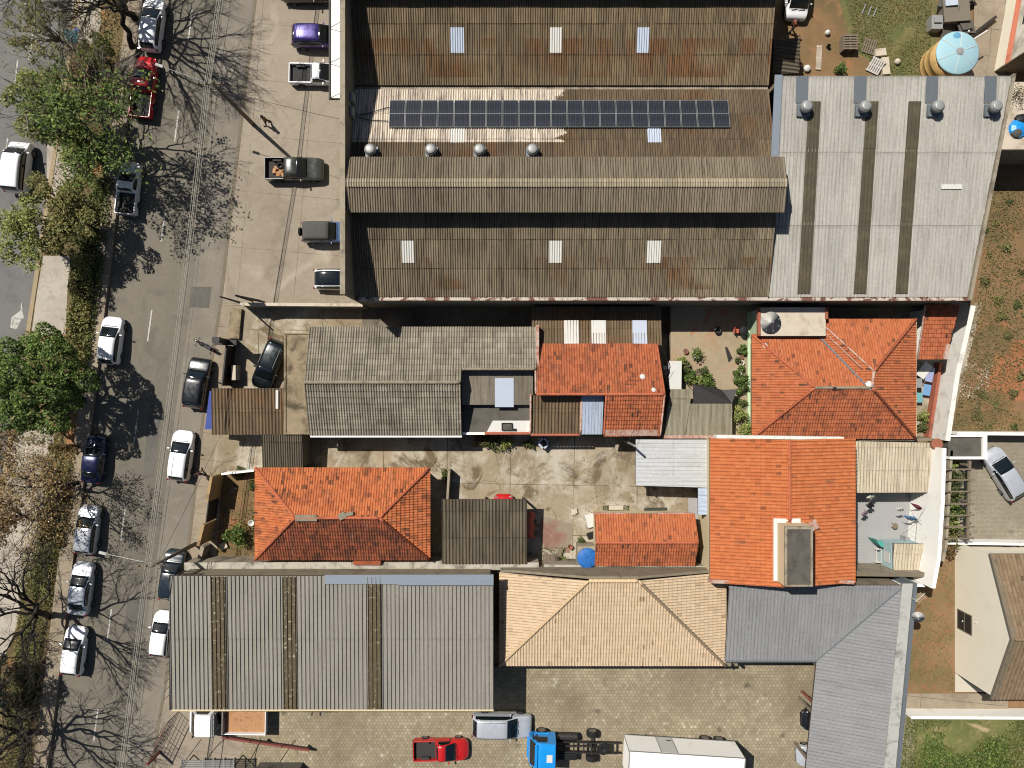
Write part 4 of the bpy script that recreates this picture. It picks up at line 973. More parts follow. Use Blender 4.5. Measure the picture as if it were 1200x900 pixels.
for x in (xa+.25, xb-.25): mb.add([(x,ye+.3,2.82),(x,yn-.3,2.82),(x,yr,4.25),(x+.15,ye+.3,2.82),(x+.15,yn-.3,2.82),(x+.15,yr,4.25)], [(0,1,2),(5,4,3),(0,2,5,3),(1,4,5,2)])
mb.build('wall', MAT['wall_g'], gh)
mb = MB(); mb.box(xa+.05,xb+.02,ye-.16,ye-.03,2.80,3.02); mb.build('fascia', MAT['wall_w'], gh)
mb = MB(); mb.box(xc+.0,xc+.22,ym-.2,yn+.05,0,zm-.2); mb.build('party_wall', MAT['ridge_w'], gh)
# lower wing, terrace
gx0, gx1 = xb+.01, 1.63
panel('annex_roof', [Vector((gx0,-1.62,2.85)),Vector((gx1,-1.62,2.85)),Vector((gx1,1.2,3.3)),Vector((gx0,1.2,3.3))], MAT['flat_fibro'], gh, kind='fibro', pitch=1.05, amp=.012, lap=.01, course=3)
a, b = W(580,478,3.0), W(602,443,3.2); mb = MB(); mb.slab([Vector((a.x,-1.80,2.90)),Vector((b.x,-1.80,2.90)),Vector((b.x,b.y,3.26)),Vector((a.x,b.y,3.26))], .03); mb.build('skylight', MAT['transl_b'], gh)
mb = MB(); mb.box(gx0,gx1+.15,-3.9,1.0,0,2.25); mb.build('terrace_slab', MAT['slab_dk'], gh)
a, b = W(573,507,2.45), W(621.5,493,2.45); mb = MB(); mb.prism([(a.x-.2,a.y),(b.x,a.y),(b.x,b.y),(a.x+.3,b.y)], 2.255, 2.42); mb.build('white_slab', MAT['transl'], gh)
mb = MB(); mb.box(b.x-.02,b.x+.2,-3.9,1.0,2.2,2.75); mb.box(gx0+.02,b.x-.03,-3.98,-3.80,2.2,2.5); mb.build('parapet', MAT['wall_w'], gh)
a, b = W(568,510,2.4), W(622,510,2.4); ridge((a.x,-3.88,2.52),(b.x+.2,-3.88,2.52), MAT['wall_brick'], gh, .12, 'brick_coping')
a = W(594,500,2.5); mb = MB(); mb.box(a.x-.38,a.x+.38,a.y-.25,a.y+.25,2.421,2.52); mb.build('hatch', MAT['slab_dk'], gh)
mb = MB()
for q4 in ((-.42,.42,.25,.30),(-.42,.42,-.30,-.25),(-.42,-.37,-.25,.25),(.37,.42,-.25,.25),(.42,.72,-.30,-.15)): mb.box(a.x+q4[0],a.x+q4[1],a.y+q4[2],a.y+q4[3],2.422,2.60)
mb.build('hatch_frame', MAT['black'], gh)
# flat slab and brown carport in front
fs = building('flat_roofed_annex', 'narrow flat concrete roof stained with moss beside the long grey roof', -237, 0, 'annex')
a, b = W(333,509,2.9), W(363,390,2.9); mb = MB(); mb.box(a.x,b.x,a.y,b.y,2.72,2.88); mb.build('roof_slab', MAT['slab'], fs)
mb = MB(); mb.box(a.x,a.x+.14,a.y,b.y,2.885,2.97); mb.box(a.x+.141,b.x,a.y,a.y+.12,2.885,2.96); mb.box(a.x+.141,b.x,b.y-.12,b.y,2.885,2.96); mb.build('roof_kerb', MAT['slab'], fs)
mb = MB(); mb.box(a.x+.15,b.x,a.y+.15,b.y-.15,0,2.715); mb.build('wall', MAT['wall_g'], fs)
cp = building('carport', 'brown corrugated carport roof with a blue awning over the pavement', -300, 30, 'carport')
a, b = W(248.5,509.5,2.55), W(333,455,2.75)
panel('roof', [Vector((a.x,a.y,2.55)),Vector((b.x-.02,a.y,2.55)),Vector((b.x-.02,b.y,2.8)),Vector((a.x+.05,b.y,2.8))], MAT['brown_fibro'], cp, jitter=.03, **{**FIB, 'pitch':.26, 'amp':.05})
mb = MB(); mb.box(a.x+.3,b.x-.05,a.y+.2,a.y+.38,0,2.35); mb.box(a.x+.3,a.x+.5,a.y+.381,b.y-.3,0,2.4); mb.build('wall', MAT['wall_g'], cp)
mb = MB(); p0, p1, p2, p3 = W(240,503,2.2), W(249,503,2.5), W(250,458,2.5), W(245.5,458,2.2); mb.slab([p0, p1, p2, p3], .06); mb.build('awning', MAT['blue_sign'], cp)
a, b = W(321.5,456,2.8), W(324,478,2.75); mb = MB(); mb.slab([W(323,479,2.80),W(326,479,2.80),W(326,457,2.9),W(323,457,2.9)], .03); mb.build('roof_strip', MAT['transl'], cp)
bb = building('lean_to', 'small dark brown corrugated lean-to above the left hip roofed house', -255, 75, 'lean-to')
a, b = W(308,549,2.5), W(354,509,2.7)
panel('roof', [Vector((a.x,a.y,2.5)),Vector((b.x,a.y,2.5)),Vector((b.x,b.y,2.75)),Vector((a.x,b.y,2.75))], MAT['shed_fibro'], bb, **FIB)
mb = MB(); mb.box(a.x+.1,a.x+.25,a.y+.1,b.y-.1,0,2.36); mb.box(b.x-.25,b.x-.1,a.y+.1,b.y-.1,0,2.36); mb.build('wall', MAT['wall_g'], bb)

# ---- hip roofed houses
def hip(t, eave, r1, r2, ze, zr, mat, kw, ridge_mat, sides='NSEW', rr=.11):
    x0, x1, y0, y1 = eave       # plan: west, east, north, south
    nw, ne, se, sw = G(x0,y0,ze), G(x1,y0,ze), G(x1,y1,ze), G(x0,y1,ze); a, b = G(*r1, zr), G(*r2, zr)
    if 'N' in sides: panel('roof', [ne, nw, a, b], mat, t, **kw)
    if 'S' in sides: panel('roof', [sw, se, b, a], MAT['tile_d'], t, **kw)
    if 'W' in sides: panel('roof', [nw, sw, a], mat, t, **kw)
    if 'E' in sides: panel('roof', [se, ne, b], mat, t, **kw)
    up = Vector((0,0,.03))
    for p, q_, s in ((a,b,'NS'),(nw,a,'NW'),(sw,a,'SW'),(ne,b,'NE'),(se,b,'SE')):
        if all(c_ in sides for c_ in s): ridge(p+up, q_+up, ridge_mat, t, rr)
h1 = building('hip_roofed_house', 'red tiled hip roofed house with pale mortar on its ridge and a small front garden', -190, 145, 'house')
hip(h1, (-285.5,-91,93,195.4), (-234,144.5), (-143,144.5), 3.0, 4.6, MAT['tile_r'], dict(jitter=.05, **tiles()), MAT['ridge_r'])
wallbox(h1, -277, -99, 101, 188, 0, 2.86, 'wall_c')
a = G(-234,144.5,4.7); mb = MB(); mb.rbox((a.x+.85,a.y,4.68),(1.7,.5,.10)); mb.build('ridge_mortar', MAT['ridge_g'], h1, bevel=.04)
a = W(401,604,4.7); mb = MB(); mb.rbox((a.x,a.y-.05,4.70),(.6,.5,.12), rz=.5); mb.rbox((a.x+.55,a.y+.1,4.68),(.6,.3,.10), rz=.2); mb.build('ridge_mortar', MAT['ridge_g'], h1, bevel=.05)
# red tile porch strip between the eave and the wall
mb = MB(); p0, p1, p2, p3 = W(414,662,2.7), W(446,662,2.7), W(446,655,2.95), W(414,655,2.95); mb.slab([p0,p1,p2,p3], .06); mb.build('eave_strip', MAT['ridge_r'], h1)

h2 = building('hip_roofed_house', 'large red hip roofed house with white mortar lines on its projecting wing', 360, 0, 'house')
ze, zr = 3.2, 4.9; A, B_, C_, D, Ew, Fv = (G(265.5,-54.8,ze), G(265.5,60.5,ze), G(447,60.5,ze), G(447,-71.8,ze), G(337.4,-71.8,ze), G(337.4,-54.8,ze))
R1, R2, Wp = G(325,4,zr), G(386,4,zr), G(388.5,-14,zr-.02)
kw = dict(jitter=.05, **tiles())
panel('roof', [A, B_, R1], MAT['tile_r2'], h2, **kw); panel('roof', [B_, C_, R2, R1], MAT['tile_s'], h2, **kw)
panel('roof', [C_, D, Wp, R2], MAT['tile_r2'], h2, **kw); panel('roof', [D, Ew, Wp], MAT['tile_r2'], h2, **kw)
panel('roof', [Ew, Fv, R2, Wp], MAT['tile_r2'], h2, **kw); panel('roof', [Fv, A, R1, R2], MAT['tile_r2'], h2, **kw)
up = Vector((0,0,.04))
for p, q_, m_, r_ in ((A,R1,'ridge_r',.11),(B_,R1,'ridge_r',.11),(C_,R2,'ridge_r',.11),(D,Wp,'ridge_r',.12),(R1,R2,'ridge_g',.11),(Wp,R2,'ridge_w',.11),(Ew,Wp,'ridge_w',.06)): ridge(p+up, q_+up, MAT[m_], h2, r_)
ridge(Ew+up+Vector((-.04,-.42,.0)), Wp+up+Vector((-.75,.15,-.22)), MAT['ridge_w'], h2, .045)
mb = MB(); d = (R2-Fv); mb.tube([Fv+Vector((0,0,.07)), R2+Vector((-.2,-.1,.06))], .08, 6); mb.build('valley_gutter', MAT['flash'], h2)
a = W(1020,452,4.95); mb = MB(); mb.lathe((a.x,a.y,4.78), [(.42,0),(.34,.14),(.2,.20),(.05,.21)], 7); mb.build('ridge_mortar', MAT['transl'], h2, smooth=True)
a = W(898,405,3.8); mb = MB(); mb.rbox((a.x,a.y,3.55),(.35,.3,.14), rz=.7); mb.build('ridge_mortar', MAT['transl'], h2, bevel=.04)
a = W(978,455,5); mb = MB(); mb.rbox((a.x,a.y,4.98),(.3,.2,.14)); mb.tube([(a.x+.35,a.y-.1,4.9),(a.x+.35,a.y-.1,5.5)],.015,6); mb.tube([(a.x+.2,a.y-.1,5.45),(a.x+.5,a.y-.15,5.48)],.008,5); mb.build('aerial', MAT['steel_d'], h2)
wallbox(h2, 272, 440, -46, 55, 0, 3.05, 'wall_mint'); wallbox(h2, 344, 440, -65, -46.05, 0, 3.0, 'wall_mint')
a, b = W(890,392,3.95), W(968,360,3.95); mb = MB(); mb.box(a.x,b.x,a.y-.1,b.y,3.65,3.9); mb.build('flat_roof', MAT['slab_lt'], h2)
mb = MB(); mb.box(a.x-.12,a.x+.06,a.y-.1,b.y,3.65,4.01); mb.build('brick_coping', MAT['wall_brick'], h2); mb = MB(); mb.box(b.x-.06,b.x+.14,W(0,374,3.9).y,b.y,3.65,4.01); mb.build('brick_coping', MAT['wall_brick'], h2)
mb = MB(); mb.box(a.x+.1,b.x-.1,a.y-.1,b.y-.1,0,3.64); mb.build('annex_wall', MAT['wall_mint'], h2)
a = W(1072.5,375,3.2); b = W(1072.5,513,3.2); mb = MB(); mb.box(a.x,a.x+.13,b.y,a.y,3.05,3.19); mb.build('gutter', MAT['wall_c'], h2)
for p, q_ in ((W(876,366,1.4),W(880.5,515,1.4)),): mb = MB(); mb.box(p.x,q_.x+.12,q_.y,p.y,1.252,1.45); mb.build('plinth', MAT['wall_mint'], h2)
rt = building('tiled_outbuilding', 'narrow dark red tiled roof leaning beside the big hip roofed house', 480, -60, 'outbuilding')
a, b, d, e = W(1075,421,3.0), W(1108,422,2.6), W(1126,357,2.6), W(1084,356,3.0)
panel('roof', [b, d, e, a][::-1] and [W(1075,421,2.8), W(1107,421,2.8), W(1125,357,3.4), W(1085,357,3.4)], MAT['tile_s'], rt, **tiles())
mb = MB(); mb.prism([(W(1080,416,2.7).x,W(0,416,2.7).y),(W(1102,416,2.7).x,W(0,416,2.7).y),(W(1118,362,2.7).x,W(0,362,2.7).y),(W(1088,362,2.7).x,W(0,362,2.7).y)], 0, 2.55); mb.build('wall', MAT['wall_w'], rt)
p0, p1 = W(1107.5,421,3.0), W(1110,403,3.0); mb = MB(); mb.prism([(p0.x-.1,p0.y),(p0.x+.2,p0.y),(p1.x+.2,p1.y),(p1.x-.1,p1.y)], 2.0, 3.05); mb.build('verge_coping', MAT['ridge_w'], rt)
p0, p1 = W(1075.5,421,2.9), W(1084.5,357,3.5); ridge(p0, p1, MAT['ridge_w'], rt, .07)

# ---- middle house: orange tiles below a corrugated lean-to
mh = building('tiled_house', 'orange tiled house with a corrugated rear roof and one white metal sheet at the front', 100, 10, 'house')
yN, yR, yS = 3.11, -.77, -4.03; zN, zR = 3.2, 4.6
x0, x1 = W(628,0,3.9).x, W(775.5,0,3.9).x
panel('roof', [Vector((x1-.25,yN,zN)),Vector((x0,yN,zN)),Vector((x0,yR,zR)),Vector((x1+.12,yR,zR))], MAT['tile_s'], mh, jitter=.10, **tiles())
xs = W(709,0,3.9).x
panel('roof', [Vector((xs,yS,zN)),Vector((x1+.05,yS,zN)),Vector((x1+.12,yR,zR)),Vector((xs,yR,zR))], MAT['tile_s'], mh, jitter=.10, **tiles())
ridge((x0,yR,zR+.03),(x1+.1,yR,zR+.03), MAT['ridge_r'], mh, .10); 
ridge((x1+.08,yR,zR),(x1+.02,yS,zN+.02), MAT['ridge_w'], mh, .07)
ridge((x1-.22,yN,zN),(x1+.08,yR,zR), MAT['ridge_r'], mh, .07)
ridge((xs,yR,zR),(xs,yS,zN+.03), MAT['ridge_r'], mh, .07)
mb = MB(); mb.slab([Vector((xs+.1,yS+.02,zN+.10)),Vector((x1-.2,yS+.02,zN+.10)),Vector((x1-.2,yS+.5,zN+.31)),Vector((xs+.1,yS+.5,zN+.31))], .05); mb.build('mortar_band', MAT['ridge_w'], mh)
xw = W(622,0,3.2).x; xm = W(681,0,3.2).x
panel('front_roof', [Vector((xw,yS+.12,2.75)),Vector((xm,yS+.12,2.75)),Vector((xm,yR-.1,3.6)),Vector((xw,yR-.1,3.6))], MAT['brown_fibro'], mh, **{**FIB, 'pitch':.26, 'amp':.05})
panel('white_sheet', [Vector((xm+.03,yS+.1,2.8)),Vector((xs-.08,yS+.1,2.8)),Vector((xs-.08,yR-.1,3.7)),Vector((xm+.03,yR-.1,3.7))], MAT['metal_blue'], mh, kind='rib', pitch=.25, amp=.035, lap=.01, course=6)
ridge((xm,yR-.1,3.66),(xm,yS+.2,2.86), MAT['ridge_w'], mh, .08)
ridge((xw-.02,yR,3.8),(xw-.02,yS+.1,2.9), MAT['ridge_w'], mh, .07)
ridge((xw,yS+.06,2.86),(xm,yS+.06,2.86), MAT['wall_brick'], mh, .1, 'brick_coping')
ridge((x0-.03,yN,zN+.05),(x0-.03,yR,zR+.05), MAT['ridge_w'], mh, .08)
a, b = W(623,0,2.9).x, W(774.5,0,2.9).x
panel('rear_roof', [Vector((b,6.05,2.72)),Vector((a,6.05,2.72)),Vector((a,3.0,3.16)),Vector((b,3.0,3.16))], MAT['brown_fibro'], mh, **{**FIB, 'pitch':.22})
for px, w, m_ in ((661,17,'transl'),(693,17,'transl'),(741,17,'transl_b')):
    xx, yy = W(px,0,3).x, W(0,375,3).y; x2 = W(px+w,0,3).x; zz = lambda y: 3.16-(y-3.0)*.44/3.05+.045
    mb = MB(); mb.slab([Vector((xx,3.02,zz(3.02))),Vector((x2,3.02,zz(3.02))),Vector((x2,yy,zz(yy))),Vector((xx,yy,zz(yy)))], .02); mb.build('skylight', MAT[m_], mh)
mb = MB(); mb.box(x0+.15,x1-.3,yS+.25,yN-.1,0,2.66); mb.box(a+.15,b-.15,yN-.099,5.85,0,2.5); mb.build('wall', MAT['wall_c'], mh)
for px, py, rr in ((753.5,441.5,.24),(766,457,.2)):
    p = W(px, py, zR-.25 if py < 450 else zR-.05); mb = MB(); mb.lathe((p.x,p.y,zR-.47 if py < 450 else zR-.1), [(rr,0),(rr*.8,.08),(rr*.3,.1)], 7); mb.build('roof_patch', MAT['transl'], mh)
mb = MB(); p = W(781,431,3.0); mb.tube([(p.x-.3,p.y+1.4,3.3),(p.x+.1,p.y+.4,3.1),(p.x-.1,p.y-.4,3.2),(p.x+.1,p.y-1.6,3.0)], .035, 5); mb.rbox((p.x-.15,p.y,3.1),(.35,.3,.3)); mb.build('meter_box', MAT['black'], mh)

# ---- orange two storey house
oh = building('two_storey_house', 'bright orange gable roofed house with a concrete water tower on its slope', 290, 135, 'house')
ze, zr = 5.0, 6.3; k5, k6 = (H-5.0)/H, (H-6.3)/H
xw, xr, xe = 212, 290, 367.6; yn, ys = 58.3, 213
kw = tiles(.26, .36, .05, .05)
a = [G(xw,yn,ze), G(xw,ys,ze), G(xr,ys,zr), G(xr,yn,zr)]; panel('roof', a, MAT['tile_o'], oh, **kw)
a = [G(xe,ys,ze), G(xe,yn,ze), G(xr,yn,zr), G(xr,ys,zr)]; panel('roof', a, MAT['tile_o'], oh, **kw)
ridge(G(xr,yn,zr+.03), G(xr,144,zr+.03), MAT['tile_o'] if 0 else MAT['ridge_r'], oh, .11)
wallbox(oh, xw+5, xe-5, yn+3, ys-3, 0, 4.84, 'wall_c')
mb = MB()
for gy in (yn+3.0, ys-5.2):
    p = [G(xw+6,gy,4.845), G(xe-6,gy,4.845), G(xr,gy,6.12)]; q2 = [v_+Vector((0,-.15,0)) for v_ in p]; mb.add(p+q2, [(0,1,2),(5,4,3),(0,2,5,3),(1,4,5,2)])
mb.build('gable_wall', MAT['wall_c'], oh)
mb = MB(); p0, p1 = W(840,513,5.2), W(989,515,5.2); mb.prism([(p0.x,p0.y-.04),(p1.x,p1.y-.04),(p1.x,p1.y+.18),(p0.x,p0.y+.2)], 4.5, 5.2); mb.build('flashing', MAT['marble'], oh)
for x_, x2 in ((832,874),(974,1001)):
    p0, p1 = W(x_,681.5,5.3), W(x2,682.5,5.3); mb = MB(); mb.prism([(p0.x,p0.y-.12),(p1.x,p1.y-.14),(p1.x,p1.y+.12),(p0.x,p0.y+.12)], 4.6, 5.32); mb.build('flashing', MAT['ridge_w'], oh)
tw = [277.5, 306, 145, 206]
wallbox(oh, *tw, 4.6, 7.55, 'wall_c', 'tower')
wallbox(oh, tw[0]+2.5, tw[1]-2, tw[2]+3, tw[3]-2, 7.552, 7.60, 'slab_dk', 'tower_roof')
mb = MB(); a, b = G(tw[0],tw[3]), G(tw[1],tw[2])
mb.box(a.x,a.x+.17,a.y,b.y,7.551,7.72); mb.box(b.x-.14,b.x,a.y,b.y,7.551,7.72); mb.box(a.x+.171,b.x-.141,b.y-.2,b.y,7.551,7.72); mb.box(a.x+.171,b.x-.141,a.y,a.y+.12,7.551,7.72); mb.build('tower_parapet', MAT['wall_conc'], oh)
mb = MB(); mb.box(a.x-.25,a.x-.002,a.y,b.y+.3,5.75,6.28); mb.box(a.x-.002,b.x-.3,b.y+.002,b.y+.3,5.75,6.30); mb.build('tower_flashing', MAT['marble'], oh)
a = W(955,616,6.2); mb = MB(); mb.rbox((a.x,a.y,6.05),(.6,.7,.05), rz=.5, ry=.12); mb.build('mortar_patch', MAT['ridge_w'], oh)
# metal roofs west and beige roof east
mr = building('metal_carport', 'pale metal carport roof with horizontal ribs beside the bright orange roof', 190, 80, 'carport')
k_ = dict(kind='rib', pitch=.30, amp=.035, lap=.01, course=8)
p0, p1, p2, p3 = W(745,569,2.8), W(745,515,2.8), W(831,515,2.95), W(831,571.5,2.95)
panel('roof', [p0, p1, p2, p3], MAT['metal_white'], mr, **k_)
p0, p1, p2, p3 = W(818,603,2.85), W(818,572,2.85), W(831,572,2.97), W(831,603,2.97)
panel('side_roof', [p0, p1, p2, p3], MAT['metal_blue'], mr, **k_)
mb = MB()
for x_, y_ in ((750,565),(750,520),(828,600),(815,570)): p = W(x_,y_,0); mb.box(p.x-.05,p.x+.05,p.y-.05,p.y+.05,0,2.75)
mb.build('post', MAT['steel_d'], mr)
sheet('garage_floor', [(806,582),(836,582),(836,668),(806,668)], .125, MAT['grey_floor'])
be = building('beige_veranda', 'beige corrugated veranda roof at the top of the walled grey yard', 440, 95, 'veranda')
p0, p1, p2, p3 = W(1003,577.5,2.55), W(1087.5,577,2.55), W(1096,519,2.95), W(1003,517,2.95)
panel('roof', [p0, p1, p2, p3], MAT['beige_fibro'], be, **{**FIB, 'pitch':.24, 'amp':.045, 'course':1.8})
mb = MB()
for x_, y_ in ((1012,572),(1048,572),(1080,572)): p = W(x_,y_,2.4); mb.box(p.x-.06,p.x+.06,p.y-.06,p.y+.06,0,2.4)
mb.build('post', MAT['wall_w'], be)
mb = MB(); p0, p1 = W(1004,517,2.8), W(1092,518,2.8); mb.box(p0.x,p1.x,p0.y+.02,p0.y+.25,0,2.95); mb.build('rear_wall', MAT['wall_g'], be)
sheet('yard_floor', [(1000,516),(1070,516),(1062,682),(1000,682)], .128, MAT['grey_floor'])
sheet('yard_corner', [(1003,664),(1030,664),(1052,682),(1003,682)], .133, MAT['cream_floor'])
sd = building('garden_shed', 'small shed with beige corrugated roof and pale blue wall inside the walled yard', 446, 198, 'shed')
p0, p1, p2, p3 = W(1047,674,2.15), W(1085,676,2.15), W(1084,637.5,2.4), W(1047,637,2.4)
panel('roof', [p0, p1, p2, p3], MAT['beige_fibro'], sd, **{**FIB, 'pitch':.24, 'amp':.045})
wallbox(sd, 429.5, 463, 181, 214, 0, 2.02, 'wall_sky')
a = G(429.3,196,.0); mb = MB(); mb.box(a.x-.03,a.x-.002,a.y-.55,a.y+.3,.9,1.75); mb.build('window', MAT['transl'], sd)
a = G(426,199,.13); mb = MB()
for z_ in (.35,.75): mb.box(a.x-.3,a.x+.1,a.y-.55,a.y-.50,z_-.23,z_); mb.box(a.x-.3,a.x+.1,a.y+.5,a.y+.55,z_-.23,z_)
mb.box(a.x-.30,a.x-.26,a.y-.49,a.y+.49,.70,.75); mb.box(a.x+.06,a.x+.10,a.y-.49,a.y+.49,.70,.75); mb.build('step_rail', MAT['transl'], sd)
wy = building('boundary_wall', 'tall bright white wall along the right side of the grey yard', 470, 150, 'wall')
bl = [(465+3,70),(465+1,130),(462,190),(456,222)]; mb = MB()
for (xa_,ya_),(xb_,yb_) in zip(bl, bl[1:]):
    mb.prism([tuple(G(xa_,ya_).xy), tuple(G(xa_+4,ya_).xy), tuple(G(xb_+4,yb_).xy), tuple(G(xb_,yb_).xy)], 0, 4.25)
mb.build('wall', MAT['wall_w'], wy)
mb = MB(); mb.prism([tuple(G(430,222).xy), tuple(G(461,222).xy), tuple(G(461,226).xy), tuple(G(424,226).xy)], 0, 4.2) if 0 else mb.prism([tuple(G(403,222).xy), tuple(G(460,222.5).xy), tuple(G(460,226).xy), tuple(G(403,225).xy)], 0, 2.9); mb.build('end_wall', MAT['wall_w'], wy)
mb = MB(); mb.prism([tuple(G(405,214).xy), tuple(G(430,222).xy), tuple(G(405,222).xy)], .13, 1.2); mb.build('ramp', MAT['wall_c'], wy)
a = W(1098,520.5,3.2); mb = MB(); mb.lathe((a.x,a.y,2.75), [(.3,0),(.42,.25),(.46,.5),(.38,.55)], 14); o = mb.build('clay_pot', MAT['terracotta']); tag(o, 'round terracotta pot at the top end of the white yard wall', 'pot')
# ---- bottom row
bh = building('steel_hangar', 'large flat beige ribbed steel roof with three mossy strips by the road', -190, 280, 'hangar')
zt, zb = 5.3, 4.95; p0, p1, p2, p3 = W(201,831,zb), W(578.5,831,zb), W(578,675,zt), W(207,677,zt)
yb_, yt_ = p0.y, p2.y; 
RH = dict(kind='rib', pitch=.305, amp=.085, lap=.012, course=5.4)
panel('roof', [Vector((p0.x,yb_,zb)),Vector((p1.x,yb_,zb)),Vector((p1.x,yt_,zt)),Vector((p0.x,yt_,zt))], MAT['metal_hangar'], bh, jitter=.012, **RH)
zz = lambda y: zb+(zt-zb)*(y-yb_)/(yt_-yb_)
for a0, a1, b0, b1 in ((244,260,250,266.5),(328,343,333,349),(428,443,432,447.5)):
    l0, r0 = W(b0,829,zb).x, W(b1,829,zb).x
    panel('skylight', [Vector((l0,yb_+.05,zz(yb_+.05))),Vector((r0,yb_+.05,zz(yb_+.05))),Vector((r0,yt_-.03,zz(yt_-.03))),Vector((l0,yt_-.03,zz(yt_-.03)))], MAT['transl_y'], bh, lift=.09, thick=.02, **RH)
a, b = W(381,684,5.3), W(578,675,5.3); mb = MB(); mb.slab([Vector((a.x,a.y,5.42)),Vector((p1.x,a.y,5.42)),Vector((p1.x,yt_+.15,5.46)),Vector((a.x,yt_+.12,5.46))], .05); mb.build('flashing', MAT['flash_b'], bh)
a = W(466,680,5.4); mb = MB(); mb.slab([Vector((a.x,a.y-.35,5.50)),Vector((p1.x,a.y-.35,5.50)),Vector((p1.x,a.y-.05,5.52)),Vector((a.x+.3,a.y-.05,5.52))], .03); mb.build('gutter', MAT['flash_b'], bh)
mb = MB(); mb.box(p0.x,p1.x,yb_-.14,yb_-.01,4.82,4.99); mb.build('front_gutter', MAT['wall_c'], bh)
mb = MB(); mb.box(p0.x-.10,p0.x+.0,yb_,yt_,4.85,5.1); mb.build('edge_beam', MAT['steel_d'], bh)
mb = MB(); mb.box(p0.x+.3,p1.x-.3,yt_-.45,yt_-.2,0,5.0); mb.box(p1.x-.35,p1.x-.15,yb_+3,yt_-.46,0,4.75); mb.build('wall', MAT['wall_g'], bh)
mb = MB()
for i in range(5):
    x = p0.x+.4+(p1.x-p0.x-.8)*i/4; mb.box(x-.1,x+.1,yb_+.3,yb_+.5,0,4.75)
mb.build('post', MAT['steel_d'], bh)
# tiled sand coloured roof
sr = building('sand_tiled_house', 'house with sand coloured tiled hip roof beside the beige steel roof', 110, 260, 'house')
ze, zr = 3.2, 5.2; kw = tiles(.22, .38, .055, .035)
yN = 208.5
nw, sw, se, ne = G(-14,yN,ze), G(-14,312,ze), G(236.5,312,ze), G(236.5,yN,ze); a, b = G(82,210,zr), G(135,210,zr)
panel('roof', [sw, se, b, a], MAT['tile_c'], sr, **kw); panel('roof', [nw, sw, a], MAT['tile_c'], sr, **kw); panel('roof', [se, ne, b], MAT['tile_c'], sr, **kw)
up = Vector((0,0,.04)); ridge(sw+up, a+up, MAT['ridge_c'], sr, .11); ridge(se+up, b+up, MAT['ridge_c'], sr, .11); ridge(a+up, b+up, MAT['ridge_c'], sr, .13)
wallbox(sr, -4, 228, 211, 304, 0, 3.05, 'wall_c')
mb = MB(); aa, bb_ = G(-13,208.4), G(237,205.8); mb.box(aa.x,bb_.x,aa.y,bb_.y,0,3.3); 
mb.add([(G(0,206).x,aa.y,3.3),(G(82,206).x,aa.y,5.1),(G(135,206).x,aa.y,5.1),(G(222,206).x,aa.y,3.3),(G(0,206).x,bb_.y,3.3),(G(82,206).x,bb_.y,5.1),(G(135,206).x,bb_.y,5.1),(G(222,206).x,bb_.y,3.3)], [(0,3,2,1),(4,5,6,7),(0,1,5,4),(1,2,6,5),(2,3,7,6)]); mb.build('rear_wall', MAT['wall_g'], sr)
p = W(853,779,3); mb = MB(); mb.box(p.x-.2,p.x+.25,p.y-.1,p.y+.3,0,3.05); mb.build('post', MAT['wall_g'], sr)
# slate grey L shaped roof
sl = building('slate_grey_shed', 'slate grey ribbed metal roof in an L shape around the paved yard', 340, 330, 'building')
zl, zh = 3.4, 4.5; RS = dict(kind='rib', pitch=.265, amp=.065, lap=.008, course=6)
def pz(px, py, z): return W(px, py, z)
yl, yh = W(0,774,zl).y, W(0,686,zh).y
xl = W(852,0,3.9).x; xv0 = W(957,0,zl).x; xv1 = W(1060,0,zh).x
panel('roof', [Vector((xl,yl,zl)),Vector((xv0,yl,zl)),Vector((xv1,yh,zh)),Vector((xl,yh,zh))], MAT['metal_slate'], sl, **RS)
e0, e1 = Vector((xv0,yl,zl)), W(938,960,zl); f0, f1 = Vector((xv1,yh,zh)), W(1035,960,zh)
panel('roof', [e1, e0, f0, f1], MAT['metal_slate'], sl, **RS)
d = (f0-e0); mb = MB(); mb.tube([e0+Vector((0,0,.03)), f0+Vector((0,0,.03))], .05, 6); mb.build('valley', MAT['flash'], sl)
mb = MB(); o_ = Vector((.5,0,0)); mb.slab([f1+Vector((-.35,0,.10)), f1+Vector((.55,0,.06)), f0+Vector((.60,0.15,.06)), f0+Vector((-.2,.15,.10))], .08); mb.build('gutter', MAT['gut_pale'], sl)
mb = MB(); mb.prism([tuple((f1+Vector((.56,0,0))).xy), tuple((f1+Vector((.8,0,0))).xy), tuple((f0+Vector((.85,.2,0))).xy), tuple((f0+Vector((.61,.2,0))).xy)], 0, 4.75); mb.build('outer_wall', MAT['flash'], sl)
mb = MB(); mb.box(xl+.1,xv1,yh-.35,yh-.1,0,4.2); mb.box(xl+.05,xl+.2,yl+.2,yh-.36,0,3.2); mb.build('wall', MAT['wall_g'], sl)
mb = MB(); mb.box(xl,xv0+.0,yl-.13,yl-.01,zl-.2,zl+.03); mb.build('front_gutter', MAT['flash'], sl)
mb = MB()
for i in range(4):
    p = e0.lerp(e1, .05+i*.3); mb.box(p.x+.3,p.x+.45,p.y-.1,p.y+.1,0,3.25)
p = W(862,778,3); mb.box(p.x-.1,p.x+.1,p.y-.1,p.y+.1,0,3.2); mb.build('post', MAT['wall_g'], sl)
